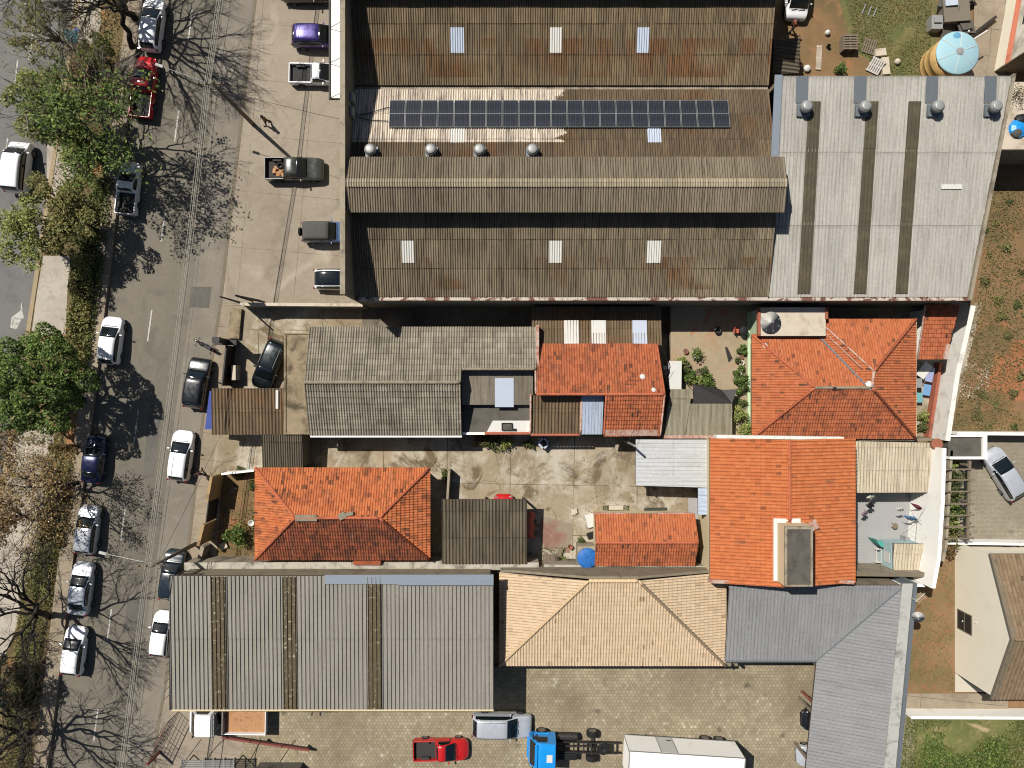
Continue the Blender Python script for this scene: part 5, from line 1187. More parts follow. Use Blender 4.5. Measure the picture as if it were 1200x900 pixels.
# low gray shed, small red gable
gs = building('open_shed', 'brown grey corrugated shed roof in the middle of the concrete yard', -30, 165, 'shed')
p0, p1 = W(518,661,2.7), W(617.5,585,2.9)
panel('roof', [Vector((p0.x,p0.y,2.6)),Vector((p1.x,p0.y,2.6)),Vector((p1.x,p1.y,2.95)),Vector((p0.x,p1.y,2.95))], MAT['shed_fibro'], gs, jitter=.02, **{**FIB, 'pitch':.26, 'amp':.055})
mb = MB()
for x in (p0.x+.3, (p0.x+p1.x)/2, p1.x-.3):
    for y in (p0.y+.3, p1.y-.3): mb.box(x-.07,x+.07,y-.07,y+.07,0,2.55)
mb.build('post', MAT['timber'], gs)
mb = MB(); mb.box(p0.x+.2,p0.x+.35,p0.y+.5,p1.y-.5,0,2.45); mb.build('wall', MAT['wall_conc'], gs)
sg = building('small_gable_house', 'small red gable roofed outhouse next to the round blue water tank', 157, 175, 'outhouse')
x0, x1 = G(92.5,0).x, G(205,0).x; zE, zR = 2.5, 3.35; yE, yR, yS = G(0,145.5).y, G(0,175.3).y, G(0,203.5).y
kw = dict(jitter=.05, **tiles())
panel('roof', [Vector((x1,yE,zE)),Vector((x0,yE,zE)),Vector((x0,yR,zR)),Vector((x1+.1,yR,zR))], MAT['tile_r2'], sg, **kw)
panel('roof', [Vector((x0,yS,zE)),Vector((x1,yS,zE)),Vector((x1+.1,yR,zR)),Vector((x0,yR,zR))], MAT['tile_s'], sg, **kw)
ridge((x0,yR,zR+.03),(x1+.1,yR,zR+.03), MAT['ridge_r'], sg, .09)
mb = MB(); mb.box(x0+.15,x1-.15,yS+.15,yE-.15,0,2.36); mb.build('wall', MAT['wall_c'], sg)
mb = MB(); mb.box(x0-.1,x0+2.4,yE-.02,yE+.1,2.2,2.55); mb.box(x0+5.0,x1-.2,yE-.02,yE+.1,2.2,2.55); mb.build('eave_mortar', MAT['ridge_w'], sg)
# courtyard sheds
cs = building('courtyard_shed', 'lichen grey corrugated lean-to at the foot of the plant courtyard', 205, 38, 'shed')
p0, p1 = W(779,512,2.6), W(857.5,473,2.75)
panel('roof', [W(800,511,2.55), W(858,511,2.55), W(858,473,2.85), W(808,473,2.85)], MAT['old_sheet'], cs, kind='fibro', pitch=.5, amp=.02, lap=.01, course=3)
panel('side_roof', [W(778,511,2.66), W(803,511,2.66), W(811,456,3.05), W(786,456,3.05)], MAT['old_sheet'], cs, kind='fibro', pitch=.5, amp=.02, lap=.01, course=3)
mb = MB(); q0, q1 = W(782,508,2.3), W(855,476,2.5); mb.box(q0.x,q1.x,q0.y,q0.y+.15,0,2.4); mb.box(q0.x,q0.x+.15,q0.y+.151,q1.y,0,2.4); mb.build('wall', MAT['wall_conc'], cs)
mb = MB(); q0, q1 = W(778,514,2.8), W(860,511,2.8); mb.box(q0.x,q1.x,q0.y,q1.y+.05,2.3,2.68); mb.build('mortar_edge', MAT['ridge_w'], cs)
gp_ = thing('porch_sheet', 'single pale grey metal sheet above the moss grey courtyard lean-to', 'porch roof', tuple(W(791,440,0)))
mb = MB(); mb.slab([W(784,457,2.5), W(798.5,457,2.5), W(799,423,2.6), W(783.5,423,2.6)], .05); mb.build('sheet', MAT['transl'], gp_)
mb = MB()
for x_, y_ in ((786,455),(797,455),(786,425),(797,425)): p = W(x_,y_,2.4); mb.box(p.x-.04,p.x+.04,p.y-.04,p.y+.04,0,2.42)
mb.build('post', MAT['timber'], gp_)
# shade net over part of the courtyard
sn = thing('shade_net', 'dark shade net stretched between the potted plants and the lichen grey lean-to', 'shade net', tuple(W(832,462,0)))
mb = MB(); mb.slab([W(812,472.5,2.6), W(858,472.5,2.6), W(864,456,2.5), W(846,457,2.2), W(838,454,2.3), W(812,450,2.5)], .02); mb.build('net', MAT['steel_d'], sn)
mb = MB()
for x_, y_ in ((809,452),(863,457)): p = W(x_,y_,2.1); mb.tube([(p.x,p.y,0),(p.x,p.y,2.1)], .03, 6)
mb.build('pole', MAT['timber'], sn)
# back right house with the tall gable wall
rh = building('gabled_house', 'tall house with blank cream gable wall and brown tiled roof', 600, 265, 'house')
prof = [(185,4.65),(263,6.9),(337,4.75)]
x0 = 518; P_w = [G(x0,185,0), G(x0,337,0), G(x0,337,4.75), G(x0,263,6.9), G(x0,185,4.65)]; mb = MB()
Q_w = [v_+Vector((.2,0,0)) for v_ in P_w]; n = 5
mb.add(P_w+Q_w, [(4,3,2,1,0),(5,6,7,8,9)]+[(i,(i+1)%5,5+(i+1)%5,5+i) for i in range(5)]); mb.build('gable_wall', MAT['wall_pale'], rh)
kw = tiles(.3, .40, .04, .03); X2 = 760
panel('roof', [G(X2,183,4.70), G(x0-2,183,4.70), G(x0-2,263,7.02), G(X2,263,7.02)], MAT['tile_b'], rh, **kw)
panel('roof', [G(x0-2,339,4.80), G(X2,339,4.80), G(X2,263,7.02), G(x0-2,263,7.02)], MAT['tile_b'], rh, **kw)
for a, b in (((183,4.72),(263,7.06)),((339,4.84),(263,7.06))):
    mb = MB(); p, q_ = G(x0-3,a[0],a[1]), G(x0-3,b[0],b[1]); mb.slab([p, q_, q_+Vector((.42,0,0)), p+Vector((.42,0,0))], .16); mb.build('verge_board', MAT['kerb_dark'], rh)
ridge(G(x0,263,7.06), G(X2,263,7.06), MAT['tile_b'], rh, .13)
a, b = G(0,334).y, G(0,188).y; mb = MB(); mb.box(G(x0).x+.21 if 0 else x0*S+.21, X2*S, a, b, 0, 4.5); mb.build('wall', MAT['wall_pale'], rh)
p, q_ = G(x0,283.5,.5), G(x0,261,2.3); f = MB(); f.box(p.x-.035,p.x-.002,p.y,q_.y,.5,2.3); w_ = f.build('window', MAT['steel_d'], rh)
f = MB(); f.box(p.x-.06,p.x-.036,p.y,p.y+.07,.5,2.3); f.box(p.x-.06,p.x-.036,q_.y-.07,q_.y,.5,2.3); f.box(p.x-.06,p.x-.036,p.y+.071,q_.y-.071,.5,.57); f.box(p.x-.06,p.x-.036,p.y+.071,q_.y-.071,2.23,2.3); f.box(p.x-.06,p.x-.036,p.y+.071,q_.y-.071,1.38,1.42); f.build('window_frame', MAT['kerb_dark'], w_)
f = MB(); f.lathe((p.x-.05,(p.y+q_.y)/2,1.2), [(.03,-.06),(.07,0),(.03,.06)], 8); f.build('handle', MAT['transl'], w_)
p = G(x0,266,2.9); f = MB(); f.lathe((p.x-.06,p.y,2.85), [(.03,-.06),(.07,0),(.03,.06)], 8); f.build('wall_lamp', MAT['transl'], rh)
mb = MB(); a, b = G(x0,337), G(566,369); mb.prism([tuple(G(x0,338).xy), tuple(G(562,338).xy), tuple(G(562,360).xy), tuple(G(x0,360).xy)], 0, .16); mb.build('step', MAT['wall_brick'] if 0 else MAT['cream_floor'], rh)
# walls
def wall(name, label, pts, w, h, mat, cat='wall', cap=None):
    """a free standing wall along plan points"""
    c0 = W(*pts[0], 0); t = thing(name, label, cat, (c0.x, c0.y, 0)); P = [W(x, y, 0) for x, y in pts]; mb = MB(); cb = MB()
    for a, b in zip(P, P[1:]):
        d = (b-a).normalized(); n = Vector((-d.y,d.x,0))*w/2
        mb.prism([tuple((a-n).xy), tuple((b-n).xy), tuple((b+n).xy), tuple((a+n).xy)], 0, h)
        if cap: n2 = n*1.25; cb.prism([tuple((a-n2).xy), tuple((b-n2).xy), tuple((b+n2).xy), tuple((a+n2).xy)], h+.002, h+.06)
    mb.build('wall', MAT[mat], t)
    if cap: cb.build('coping', MAT[cap], t)
    return t
wall('boundary_wall', 'low grey wall along the bottom edge of the concrete forecourt', [(292,359.5),(431,360.5)], .2, 1.9, 'wall_conc', cap='slab_lt')
wall('boundary_wall', 'long weathered grey wall between the hip roofed house and the beige steel roof', [(232,655),(520,653.5),(630,655)], .50, 2.4, 'wall_conc', cap='cap')
wall('boundary_wall', 'weathered grey wall behind the round blue water tank and small red outhouse', [(636,657),(716,658),(832,659)], .45, 2.3, 'wall_conc', cap='cap')
wall('boundary_wall', 'dark grey wall above the slate grey roof, below the orange roof', [(836,659),(1068,662)], .28, 3.0, 'wall_conc', cap='kerb_dark')
wall('front_wall', 'ochre front wall of the small garden, gate gaps in it', [(262,554),(257,582)], .22, 2.4, 'wall_y')
wall('front_wall', 'ochre wall piece at the lower end of the small front garden', [(253,608),(247,632)], .22, 2.4, 'wall_y')
wall('garden_gate', 'dark metal gate between the two ochre wall pieces', [(256.5,583),(253.4,607)], .08, 2.0, 'steel_d', 'gate')
wall('gate_pillar', 'short pale wall end by the corner pole of the front garden', [(246,636),(242,650)], .3, 1.4, 'wall_conc')
wall('side_fence', 'pale low rail wall across the top of the small front garden', [(268,553),(305,549)], .14, 1.5, 'wall_w')
wall('boundary_wall', 'wide limewashed wall slanting along the reddish vacant lot', [(1119,362),(1101,440),(1090,514)], .30, 2.3, 'marble', cap='marble')
wall('boundary_wall', 'white wall at the lower edge of the vacant lot', [(1108,506.5),(1300,508)], .22, 1.6, 'wall_w')
wall('boundary_wall', 'white garden wall at the bottom of the block paved yard', [(1094,632),(1300,635)], .2, 1.4, 'wall_w')
wall('boundary_wall', 'white wall between the dry side lawn and the green back garden', [(1056,831),(1300,832)], .22, 1.5, 'wall_w')
wall('boundary_wall', 'thin dark boundary wall along the paver yard hedge', [(1096,525),(1090,632),(1086,650)], .2, 2.2, 'wall_conc')
wall('planter_wall', 'terracotta edged low wall in the passage beside the white slanting wall', [(1096,425),(1083,512)], .25, .8, 'wall_brick')
wall('yard_divider', 'short dark wall beside the shed and hip roofed house', [(528,549),(526,584)], .18, 1.5, 'wall_conc')
# small flat roof and pergola
pr = thing('flat_roof_store', 'small dark flat roof framed by white parapets beside the block paved yard', 'store', tuple(W(1130,522,0)))
a, b = W(1112,535,2.3), W(1151,512,2.3); mb = MB(); mb.box(a.x,b.x,a.y,b.y,0,2.2); mb.build('slab', MAT['slab_dk'], pr)
mb = MB(); mb.box(a.x,b.x+.3,a.y-.2,a.y-.002,0,2.45); mb.box(b.x+.002,b.x+.3,a.y,b.y+.2,0,2.45); mb.box(a.x,b.x,b.y+.002,b.y+.12,2.0,2.4); mb.build('parapet', MAT['wall_w'], pr)
pg = thing('pergola', 'dark timber pergola over the hedge by the block paved yard', 'pergola', tuple(W(1130,590,0)))
mb = MB(); zP = 2.35; a, b = W(1137,540,zP), W(1134.5,634,zP); mb.prism([(a.x-.1,a.y),(a.x+.1,a.y),(b.x+.1,b.y),(b.x-.1,b.y)], zP-.18, zP); mb.build('beam', MAT['timber'], pg)
for y_ in (550,562.5,576,590.5,604,617.5,631):
    a, b = W(1108,y_,zP+.1), W(1142,y_,zP+.1); mb = MB(); mb.box(a.x,b.x,a.y-.055,a.y+.055,zP+.002,zP+.14); mb.build('rafter', MAT['timber'], pg)
for y_ in (545,588,630):
    a = W(1135.5,y_,zP); mb = MB(); mb.box(a.x-.08,a.x+.08,a.y-.08,a.y+.08,0,zP-.181); mb.build('post', MAT['timber'], pg)
# top right neighbour
nb = thing('neighbour_building', 'concrete building with an orange painted band at the top right corner', 'building', tuple(W(1200,30,0)))
x0 = 566; a = G(x0,-365); mb = MB(); mb.prism([tuple(G(x0-2,-365).xy), tuple(G(760,-365).xy), tuple(G(760,-640).xy), tuple(G(x0+48,-640).xy)], 0, 6.2); mb.build('wall', MAT['wall_conc'], nb)
def nbx(y): return x0-2 + 50*(y+365)/(-275)
for z0_, z1_, m_, nm_ in ((1.35,2.05,'orange_paint','painted_band'),(.0,1.349,'wall_pale','lower_wall'),(2.051,6.1,'wall_dull','upper_wall')):
    mb = MB(); q0, q1 = G(nbx(-366),-366), G(nbx(-639),-639); mb.prism([(q0.x-.02,q0.y),(q0.x-.001,q0.y),(q1.x-.001,q1.y),(q1.x-.02,q1.y)], z0_, z1_); mb.build(nm_, MAT[m_], nb)
mb = MB(); q0 = G(nbx(-402),-402); q1 = G(nbx(-418),-418); mb.prism([(q0.x-.05,q0.y),(q0.x-.021,q0.y),(q1.x-.021,q1.y),(q1.x-.05,q1.y)], 2.7, 3.6); mb.build('window', MAT['glass'], nb)
ns = thing('roof_terrace', 'pale concrete terrace roof at the right edge above the vacant lot', 'terrace', tuple(W(1190,140,0)))
mb = MB(); mb.prism([tuple(W(1169,175,4.4).xy), tuple(W(1330,175,4.4).xy), tuple(W(1330,96,4.4).xy), tuple(W(1187,96,4.4).xy)], 4.1, 4.4); mb.build('slab', MAT['slab_lt'], ns)
mb = MB(); mb.prism([tuple(W(1174,172,4.4).xy), tuple(W(1330,172,4.4).xy), tuple(W(1330,100,4.4).xy), tuple(W(1189,100,4.4).xy)], 0, 4.09); mb.build('wall', MAT['wall_g'], ns)
tb = thing('tarp_bundle', 'blue and black tarpaulin bundle on the pale terrace roof', 'tarpaulin', tuple(W(1196,150,4.4)))
for i, (px, py, w_, m_) in enumerate(((1195,150,.75,'p_blue'),(1198,140,.5,'black'),(1193,154,.5,'p_white'))):
    p = W(px,py,4.6); mb = MB(); mb.lathe((p.x,p.y,4.4), [(w_,0),(w_*.9,.2),(w_*.5,.34),(.05,.4)], 9); mb.build('tarpaulin', MAT['p_blue' if i == 0 else 'black' if i == 1 else 'canvas'], tb)
bs = building('brown_lean_to', 'small dark brown corrugated lean-to in the gap right of the warehouse', 320, -330, 'lean-to')
panel('roof', [W(936,86,2.5), W(938,45,2.5), W(907,45,2.9), W(905,86,2.9)], MAT['shed_fibro'], bs, **{**FIB, 'pitch':.30, 'amp':.06})
p = W(934,84,2); q_ = W(934,48,2); mb = MB(); mb.box(p.x-.06,p.x+.06,p.y,p.y+.12,0,2.4); mb.box(q_.x-.06,q_.x+.06,q_.y,q_.y+.12,0,2.4); mb.build('post', MAT['timber'], bs)
# ================================================================== VEHICLES
UP, EA = 83.2, 0
car('parked_car', 'hatch', 177.5, 28, 4.3, 1.75, UP, 'white', 'white hatchback at the top edge, parked in front of the red pickup')
car('parked_pickup', 'pickup1', 167.5, 101, 5.0, 1.78, UP, 'red', 'bright red pickup with empty dark bed parked under the bare trees', 'pickup')
car('parked_pickup', 'pickup1', 149.5, 220, 4.3, 1.7, UP, 'white', 'white pickup with dark bed parked by the verge in tree shadow', 'pickup')
car('van', 'van', 21, 196, 4.2, 1.75, UP+1, 'white', 'white van on the far left road, half under a tree', 'van')
car('parked_car', 'hatch', 129, 399, 3.9, 1.7, UP, 'white', 'white hatchback parked beside the dark round tree')
car('parked_car', 'sedan', 109.5, 538, 3.9, 1.7, UP, 'navy', 'dark blue car in deep shade below the round tree')
car('parked_car', 'hatch', 101.5, 621, 4.0, 1.7, UP, 'silver', 'silver hatchback parked by the yellow leaved tree')
car('parked_car', 'sedan', 94, 690, 4.3, 1.72, UP, 'silver', 'silver sedan with branch shadows over it, between two parked hatchbacks')
car('parked_car', 'hatch', 86, 763, 3.95, 1.7, UP, 'white', 'white hatchback, last of the line parked along the verge')
car('parked_car', 'suv', 231, 449, 4.1, 1.78, UP-2, 'black', 'black boxy car parked on the pavement side beside the blue awning')
car('parked_car', 'hatch', 211.5, 534, 4.1, 1.76, UP-1, 'white', 'clean white hatchback parked beside a walking person')
car('parked_car', 'hatch', 201, 674, 4.1, 1.74, UP-1, 'teal', 'black car parked under the lower street light pole')
car('parked_car', 'hatch', 189, 743, 3.7, 1.62, UP-1, 'white', 'small white car parked beside the beige steel roof')
car('parked_car', 'hatch', 315, 427.5, 4.2, 1.76, -113, 'dkgreen', 'dark green hatchback standing askew in front of the grey house', rails=True)
car('parked_car', 'suv', 371, 42.5, 4.0, 1.74, EA-1, 'purple', 'metallic purple car nosed in under the white canopy')
car('parked_pickup', 'pickup1', 370.5, 86, 4.4, 1.66, EA-1, 'white', 'white single cab pickup nosed in under the canopy', 'pickup')
pk = car('parked_pickup', 'pickup2', 345, 198, 4.7, 1.85, EA, 'green', 'dark olive pickup with brown load, alone on the forecourt', 'pickup')
car('jeep', 'suv', 381, 272, 3.7, 1.68, EA, 'jeep', 'blue off road car with grey canvas top and spare wheel', 'off-roader', canvas=True, spare=True)
car('parked_car', 'hatch', 398, 327, 4.2, 1.74, EA, 'white', 'white car with black glass roof at the forecourt bottom edge', roof=True)
car('parked_car', 'sedan', 361, -11, 4.3, 1.74, EA+90 if 0 else EA, 'black', 'black car just inside the top edge of the forecourt')
car('parked_car', 'suv', 588, 852, 4.85, 1.85, EA-1, 'silver', 'silver estate car with roof rails on the paved yard', rails=True, ref=1.0)
car('parked_pickup', 'pickup1', 516.5, 881, 4.5, 1.72, EA+1, 'red2', 'small red pickup with dark bed on the hexagonal pavers', 'pickup', ref=1.0)
car('parked_car', 'sedan', 358, 824, 4.2, 1.72, EA-4, 'black', 'black car mostly hidden under the beige steel roof', ref=1.2)
car('parked_car', 'hatch', 1178, 555, 4.5, 1.76, 121, 'silver', 'silver hatchback parked askew on the block paved yard')
car('van', 'van', 937, -14, 4.6, 1.8, -93, 'white', 'white van facing down at the top edge beside the warehouse', 'van', ref=1.2)
car('parked_car', 'hatch', 969, 844, 4.0, 1.7, 182, 'black', 'dark car peeking out from under the slate grey roof, upper one')
car('parked_car', 'hatch', 963, 886, 4.0, 1.7, 182, 'silver', 'silver car peeking out from under the slate grey roof, lower one')
car('parked_car', 'sedan', 590, 610, 4.2, 1.7, 90, 'red2', 'red car under the brown grey shed with only its end showing')
# load of the olive pickup
ld = thing('sack_load', 'brown sacks and a black tyre lying in the olive pickup bed', 'sacks', tuple(W(328,199,.8)))
p = W(327,199,.8); mb = MB()
for i, (dx, dy) in enumerate(((-.2,.15),(.1,-.2),(-.1,-.35),(.25,.1),(.05,.35),(-.35,-.1),(.3,-.4))): mb.rbox((p.x+dx,p.y+dy,.80+.05*i%.1), (.42,.3,.16), rz=i*.9, rx=.1*(i%3))
mb.build('sack', MAT['wood'], ld, bevel=.05)
mb = MB(); mb.lathe((p.x+.15,p.y+.3,.92), [(.14,0),(.27,0),(.30,.06),(.27,.14),(.14,.14),(.14,0)], 16); mb.build('tyre', MAT['tyre'], ld)

# white flatbed lorry
tr = thing('flatbed_truck', 'white flatbed truck with plank floor beside the fence, cab to the left', 'truck', (0,0,0))
m = MB()   # cab, nose at -x
for xs, zs in (((-2.85,-2.75,-2.62,-2.2,-1.25),(1.0,1.12,1.5,2.02,2.05)),):
    Lr = [(-3.42,.45,.80),(-3.38,1.02,.92),(-3.10,1.28,.95),(-2.55,1.98,.86),(-2.1,2.08,.84),(-1.28,2.06,.84),(-1.26,.45,.95)]
    vs = []
    for x, z, w in Lr: vs += [(x,-w,z),(x,-w*.5,z+.04),(x,w*.5,z+.04),(x,w,z)]
    fs = [(i*4+j, i*4+j+1, (i+1)*4+j+1, (i+1)*4+j) for i in range(len(Lr)-1) for j in range(3)]
    m.add(vs, fs); nb_ = len(Lr); m.add([(x,-w,z) for x,z,w in Lr], [tuple(range(nb_))[::-1]]); m.add([(x,w,z) for x,z,w in Lr], [tuple(range(nb_))])
m.build('cab', MAT['p_white'], tr, bevel=.04)
m = MB(); m.add([(-3.08,-.86,1.34),(-3.08,.86,1.34),(-2.62,.78,1.95),(-2.62,-.78,1.95)], [(0,1,2,3)]); o = m.build('windscreen', MAT['glass'], tr); s_ = o.modifiers.new('Thickness','SOLIDIFY'); s_.thickness = .05; s_.offset = 0
for s in (-1,1):
    m = MB(); m.add([(-2.75,s*.945,1.35),(-1.6,s*.945,1.35),(-1.65,s*.88,1.92),(-2.45,s*.88,1.92)], [(0,1,2,3)]); o = m.build('side_window', MAT['glass'], tr); s_ = o.modifiers.new('Thickness','SOLIDIFY'); s_.thickness = .06; s_.offset = 0
    m = MB(); m.rbox((-2.9,s*1.10,1.5),(.08,.2,.3)); m.build('mirror', MAT['black'], tr, bevel=.02)
    for x in (-2.45, 1.4): wheel(tr, x, s*.82, .36, .22)
    m = MB(); m.rbox((-3.4,s*.6,.85),(.06,.3,.16)); m.build('headlight', MAT['lamp'], tr)
m = MB(); m.box(-1.26,2.7,-.45,.45,.5,.72); m.build('chassis', MAT['steel_d'], tr)
m = MB(); m.box(-.55,2.75,-.96,.96,.86,.93)
for i in range(9): m.box(-.5,2.7,-.93+i*.208,-.74+i*.208,.931,.945)
m.build('plank_floor', MAT['wood'], tr)
m = MB()
for s in (-1,1): m.box(-.6,2.8,min(s*.965,s*1.03),max(s*.965,s*1.03),.84,1.30)
m.box(2.755,2.82,-.96,.96,.84,1.30); m.build('drop_side', MAT['p_white'], tr, bevel=.012)
m = MB()
for y in (-.9,-.45,0,.45,.9): m.box(-1.15,-1.09,y-.025,y+.025,.9,2.15)
for z in (1.2,1.5,1.8,2.12): m.box(-1.15,-1.09,-.95,.95,z,z+.05)
m.box(-.62,-.56,-.96,.96,.931,1.5); m.build('headboard_rack', MAT['zinc'], tr)
m = MB(); m.lathe((-.85,.35,1.0),[(.16,0),(.30,0),(.34,.08),(.30,.18),(.16,.18),(.16,0)],18); m.build('spare_wheel', MAT['tyre'], tr)
tr.location = tuple(G(-322,386.5,.12)); tr.rotation_euler = (0,0,R(-1))

# blue tractor unit
bt = thing('lorry', 'bright blue cab-over lorry with bare black chassis on the paved yard', 'lorry', (0,0,0))
m = MB()
Lr = [(-1.55,.55,1.08),(-1.62,1.15,1.14),(-1.50,1.62,1.15),(-1.02,2.40,1.05),(-.65,2.52,1.02),(.45,2.55,1.02),(.50,2.45,1.02),(.52,.7,1.12)]
vs = []
for x, z, w in Lr: vs += [(x,-w,z),(x,-w*.55,z+.04),(x,w*.55,z+.04),(x,w,z)]
m.add(vs, [(i*4+j, i*4+j+1, (i+1)*4+j+1, (i+1)*4+j) for i in range(len(Lr)-1) for j in range(3)]); n_ = len(Lr)
m.add([(x,-w,z) for x,z,w in Lr], [tuple(range(n_))[::-1]]); m.add([(x,w,z) for x,z,w in Lr], [tuple(range(n_))]); m.build('cab', MAT['p_blue'], bt, bevel=.05)
m = MB(); m.add([(-1.49,-1.0,1.66),(-1.49,1.0,1.66),(-1.08,.92,2.33),(-1.08,-.92,2.33)], [(0,1,2,3)]); o = m.build('windscreen', MAT['glass'], bt); s_ = o.modifiers.new('Thickness','SOLIDIFY'); s_.thickness = .06; s_.offset = 0
m = MB(); m.rbox((-1.05,0,2.56),(.22,1.9,.10)); m.build('sun_visor', MAT['p_blue'], bt, bevel=.03)
m = MB(); m.rbox((.0,-.1,2.60),(.45,.6,.03)); m.build('roof_hatch', MAT['transl'], bt)
for s in (-1,1):
    m = MB(); m.add([(-1.2,s*1.15,1.65),(-.2,s*1.15,1.65),(-.2,s*1.07,2.25),(-.95,s*1.07,2.25)], [(0,1,2,3)]); o = m.build('side_window', MAT['glass'], bt); s_ = o.modifiers.new('Thickness','SOLIDIFY'); s_.thickness = .06; s_.offset = 0
    m = MB(); m.rbox((-1.3,s*1.32,2.0),(.1,.28,.45)); m.build('mirror', MAT['black'], bt, bevel=.03)
    wheel(bt, -.55, s*1.02, .48, .28, 22); wheel(bt, 3.55, s*1.0, .48, .42, 22)
    m = MB(); m.rbox((-.55,s*1.02,1.02),(1.15,.36,.06)); m.build('mudguard', MAT['p_blue'], bt, bevel=.02)
m = MB()
for s in (-1,1): m.box(.3,5.6,min(s*.38,s*.46),max(s*.38,s*.46),.72,.98)
for x in (1.2,2.0,2.8,3.4,4.3,5.2): m.box(x,x+.1,-.38,.38,.76,.94)
m.tube([(-.2,0,.85),(3.5,0,.62)],.07,8); m.lathe((3.55,0,.35),[(.12,0),(.26,.15),(.12,.4)],12); m.tube([(3.55,-.95,.48),(3.55,.95,.48)],.08,8); m.build('chassis', MAT['steel_d'], bt)
m = MB(); m.lathe((4.4,0,.99),[(.5,0),(.52,.04),(.45,.10),(.2,.1),(.1,.06)],20); m.build('coupling_plate', MAT['black'], bt)
m = MB(); m.tube([(.75,.80,.72),(2.3,.80,.72)],.30,14); m.build('fuel_tank', MAT['steel_d'], bt)
m = MB(); m.box(.7,2.3,-1.05,-.55,.45,.95); m.box(.62,.75,-1.0,1.0,.9,1.3); m.build('battery_box', MAT['black'], bt, bevel=.03)
m = MB(); m.rbox((-1.62,0,.55),(.2,2.1,.35)); m.build('bumper', MAT['p_blue'], bt, bevel=.04)
p = G(62-20,417.5,.12); bt.location = tuple(p); bt.rotation_euler = (0,0,R(-1.5)); bt.scale = (1,.98,1)
# trailer
tl = thing('box_trailer', 'long white box trailer with a small side door behind the blue lorry', 'trailer', (0,0,0))
m = MB(); m.box(-4.45,4.45,-1.2,1.2,.95,3.58); m.build('box', MAT['wall_w'], tl)
m = MB()
for s in (-1,1):
    m.box(-4.48,4.48,min(s*1.2,s*1.235),max(s*1.2,s*1.235),3.50,3.61); m.box(-4.48,4.48,min(s*1.201,s*1.23),max(s*1.201,s*1.23),.93,1.03)
for x in (-4.48,4.40): m.box(x,x+.08,-1.2,1.2,3.581,3.61)
for x in (-4.485,4.451):
    for s in (-1,1): m.box(x,x+.034,min(s*1.12,s*1.2),max(s*1.12,s*1.2),.95,3.5)
m.build('edge_trim', MAT['zinc'], tl)
m = MB(); m.box(-1.95,-.7,1.203,1.222,1.08,3.42); d_ = m.build('side_door', MAT['transl'], tl)
m = MB()
for x in (-1.97,-.70): m.box(x,x+.03,1.203,1.235,1.05,3.45)
m.build('door_frame', MAT['flash'], d_)
m = MB(); m.box(-1.2,-.82,1.236,1.26,1.5,1.58); m.build('door_handle', MAT['black'], d_)
m = MB(); m.box(-4.3,4.3,-.5,.5,.7,.94); m.build('chassis', MAT['steel_d'], tl)
for x in (2.2,3.35):
    for s in (-1,1): wheel(tl, x, s*1.0, .46, .3, 20)
for s in (-1,1):
    m = MB(); m.box(-2.6,-2.45,s*.8-.08,s*.8+.08,0,.94); m.build('leg', MAT['steel_d'], tl)
p = G(191.5,424.5,.12); tl.location = tuple(p); tl.rotation_euler = (0,0,R(-3.6))

# motorbikes
def motorbike(px, py, hd, label, paint):
    t = thing('motorbike', label, 'motorbike', (0,0,0))
    for x in (.66,-.62):
        m = MB(); n = 20; m.lathe((0,0,0), [(.20,-.05),(.29,-.055),(.31,0),(.29,.055),(.20,.05),(.20,-.05)], n)
        m.v = [(x+v_[0], v_[2], .31+v_[1]) for v_ in m.v]; w_ = m.build('wheel', MAT['tyre'], t)
        m = MB(); m.tube([(x,-.03,.31),(x,.03,.31)], .2, 14); m.build('rim', MAT['rim'], w_)
    m = MB(); m.lathe((.12,0,.72), [(.05,-.14),(.16,-.08),(.17,.06),(.10,.14),(.03,.16)], 12); m.v = [(.12+(v_[0]-.12)*1.7, v_[1], v_[2]) for v_ in m.v]; m.build('fuel_tank', MAT[paint], t, smooth=True)
    m = MB(); m.rbox((-.38,0,.78),(.68,.26,.12)); m.build('saddle', MAT['black'], t, bevel=.05)
    m = MB(); m.rbox((.05,0,.42),(.46,.26,.36)); m.build('engine', MAT['chrome'], t, bevel=.05)
    m = MB(); m.tube([(.66,.09,.31),(.42,.09,.95)],.025,6); m.tube([(.66,-.09,.31),(.42,-.09,.95)],.025,6); m.tube([(-.62,.1,.32),(-.1,.12,.5),(.3,.08,.6)],.025,6); m.tube([(-.62,-.1,.32),(-.1,-.12,.5),(.3,-.08,.6)],.025,6); m.build('frame', MAT['chrome'], t)
    m = MB(); m.tube([(.30,.38,1.02),(.42,.2,1.05),(.46,0,1.0),(.42,-.2,1.05),(.30,-.38,1.02)],.018,6); m.build('handlebar', MAT['black'], t)
    for s in (-1,1): m = MB(); m.rbox((.42,s*.32,1.18),(.03,.13,.09)); m.build('mirror', MAT['black'], t, bevel=.01)
    m = MB(); m.lathe((.60,0,.90),[(.04,-.1),(.10,-.03),(.10,.05),(.05,.09)],12); m.build('headlight', MAT['chrome'], t, smooth=True)
    m = MB(); m.rbox((.7,0,.64),(.42,.12,.05)); m.rbox((-.74,0,.62),(.42,.16,.05), ry=-.2); m.build('mudguard', MAT[paint], t, bevel=.02)
    m = MB(); m.rbox((-.86,0,.68),(.06,.13,.08)); m.build('taillight', MAT['lamp_r'], t)
    m = MB(); m.tube([(.1,-.16,.3),(-.3,-.18,.28),(-.8,-.18,.36)],.045,8); m.build('exhaust', MAT['chrome'], t)
    p = W(px, py, .6); t.location = (p.x, p.y, .12); t.rotation_euler = (R(6),0,R(hd)); return t
motorbike(239.5, 405.5, 150, 'black and chrome motorbike standing on the pavement by the road', 'black')
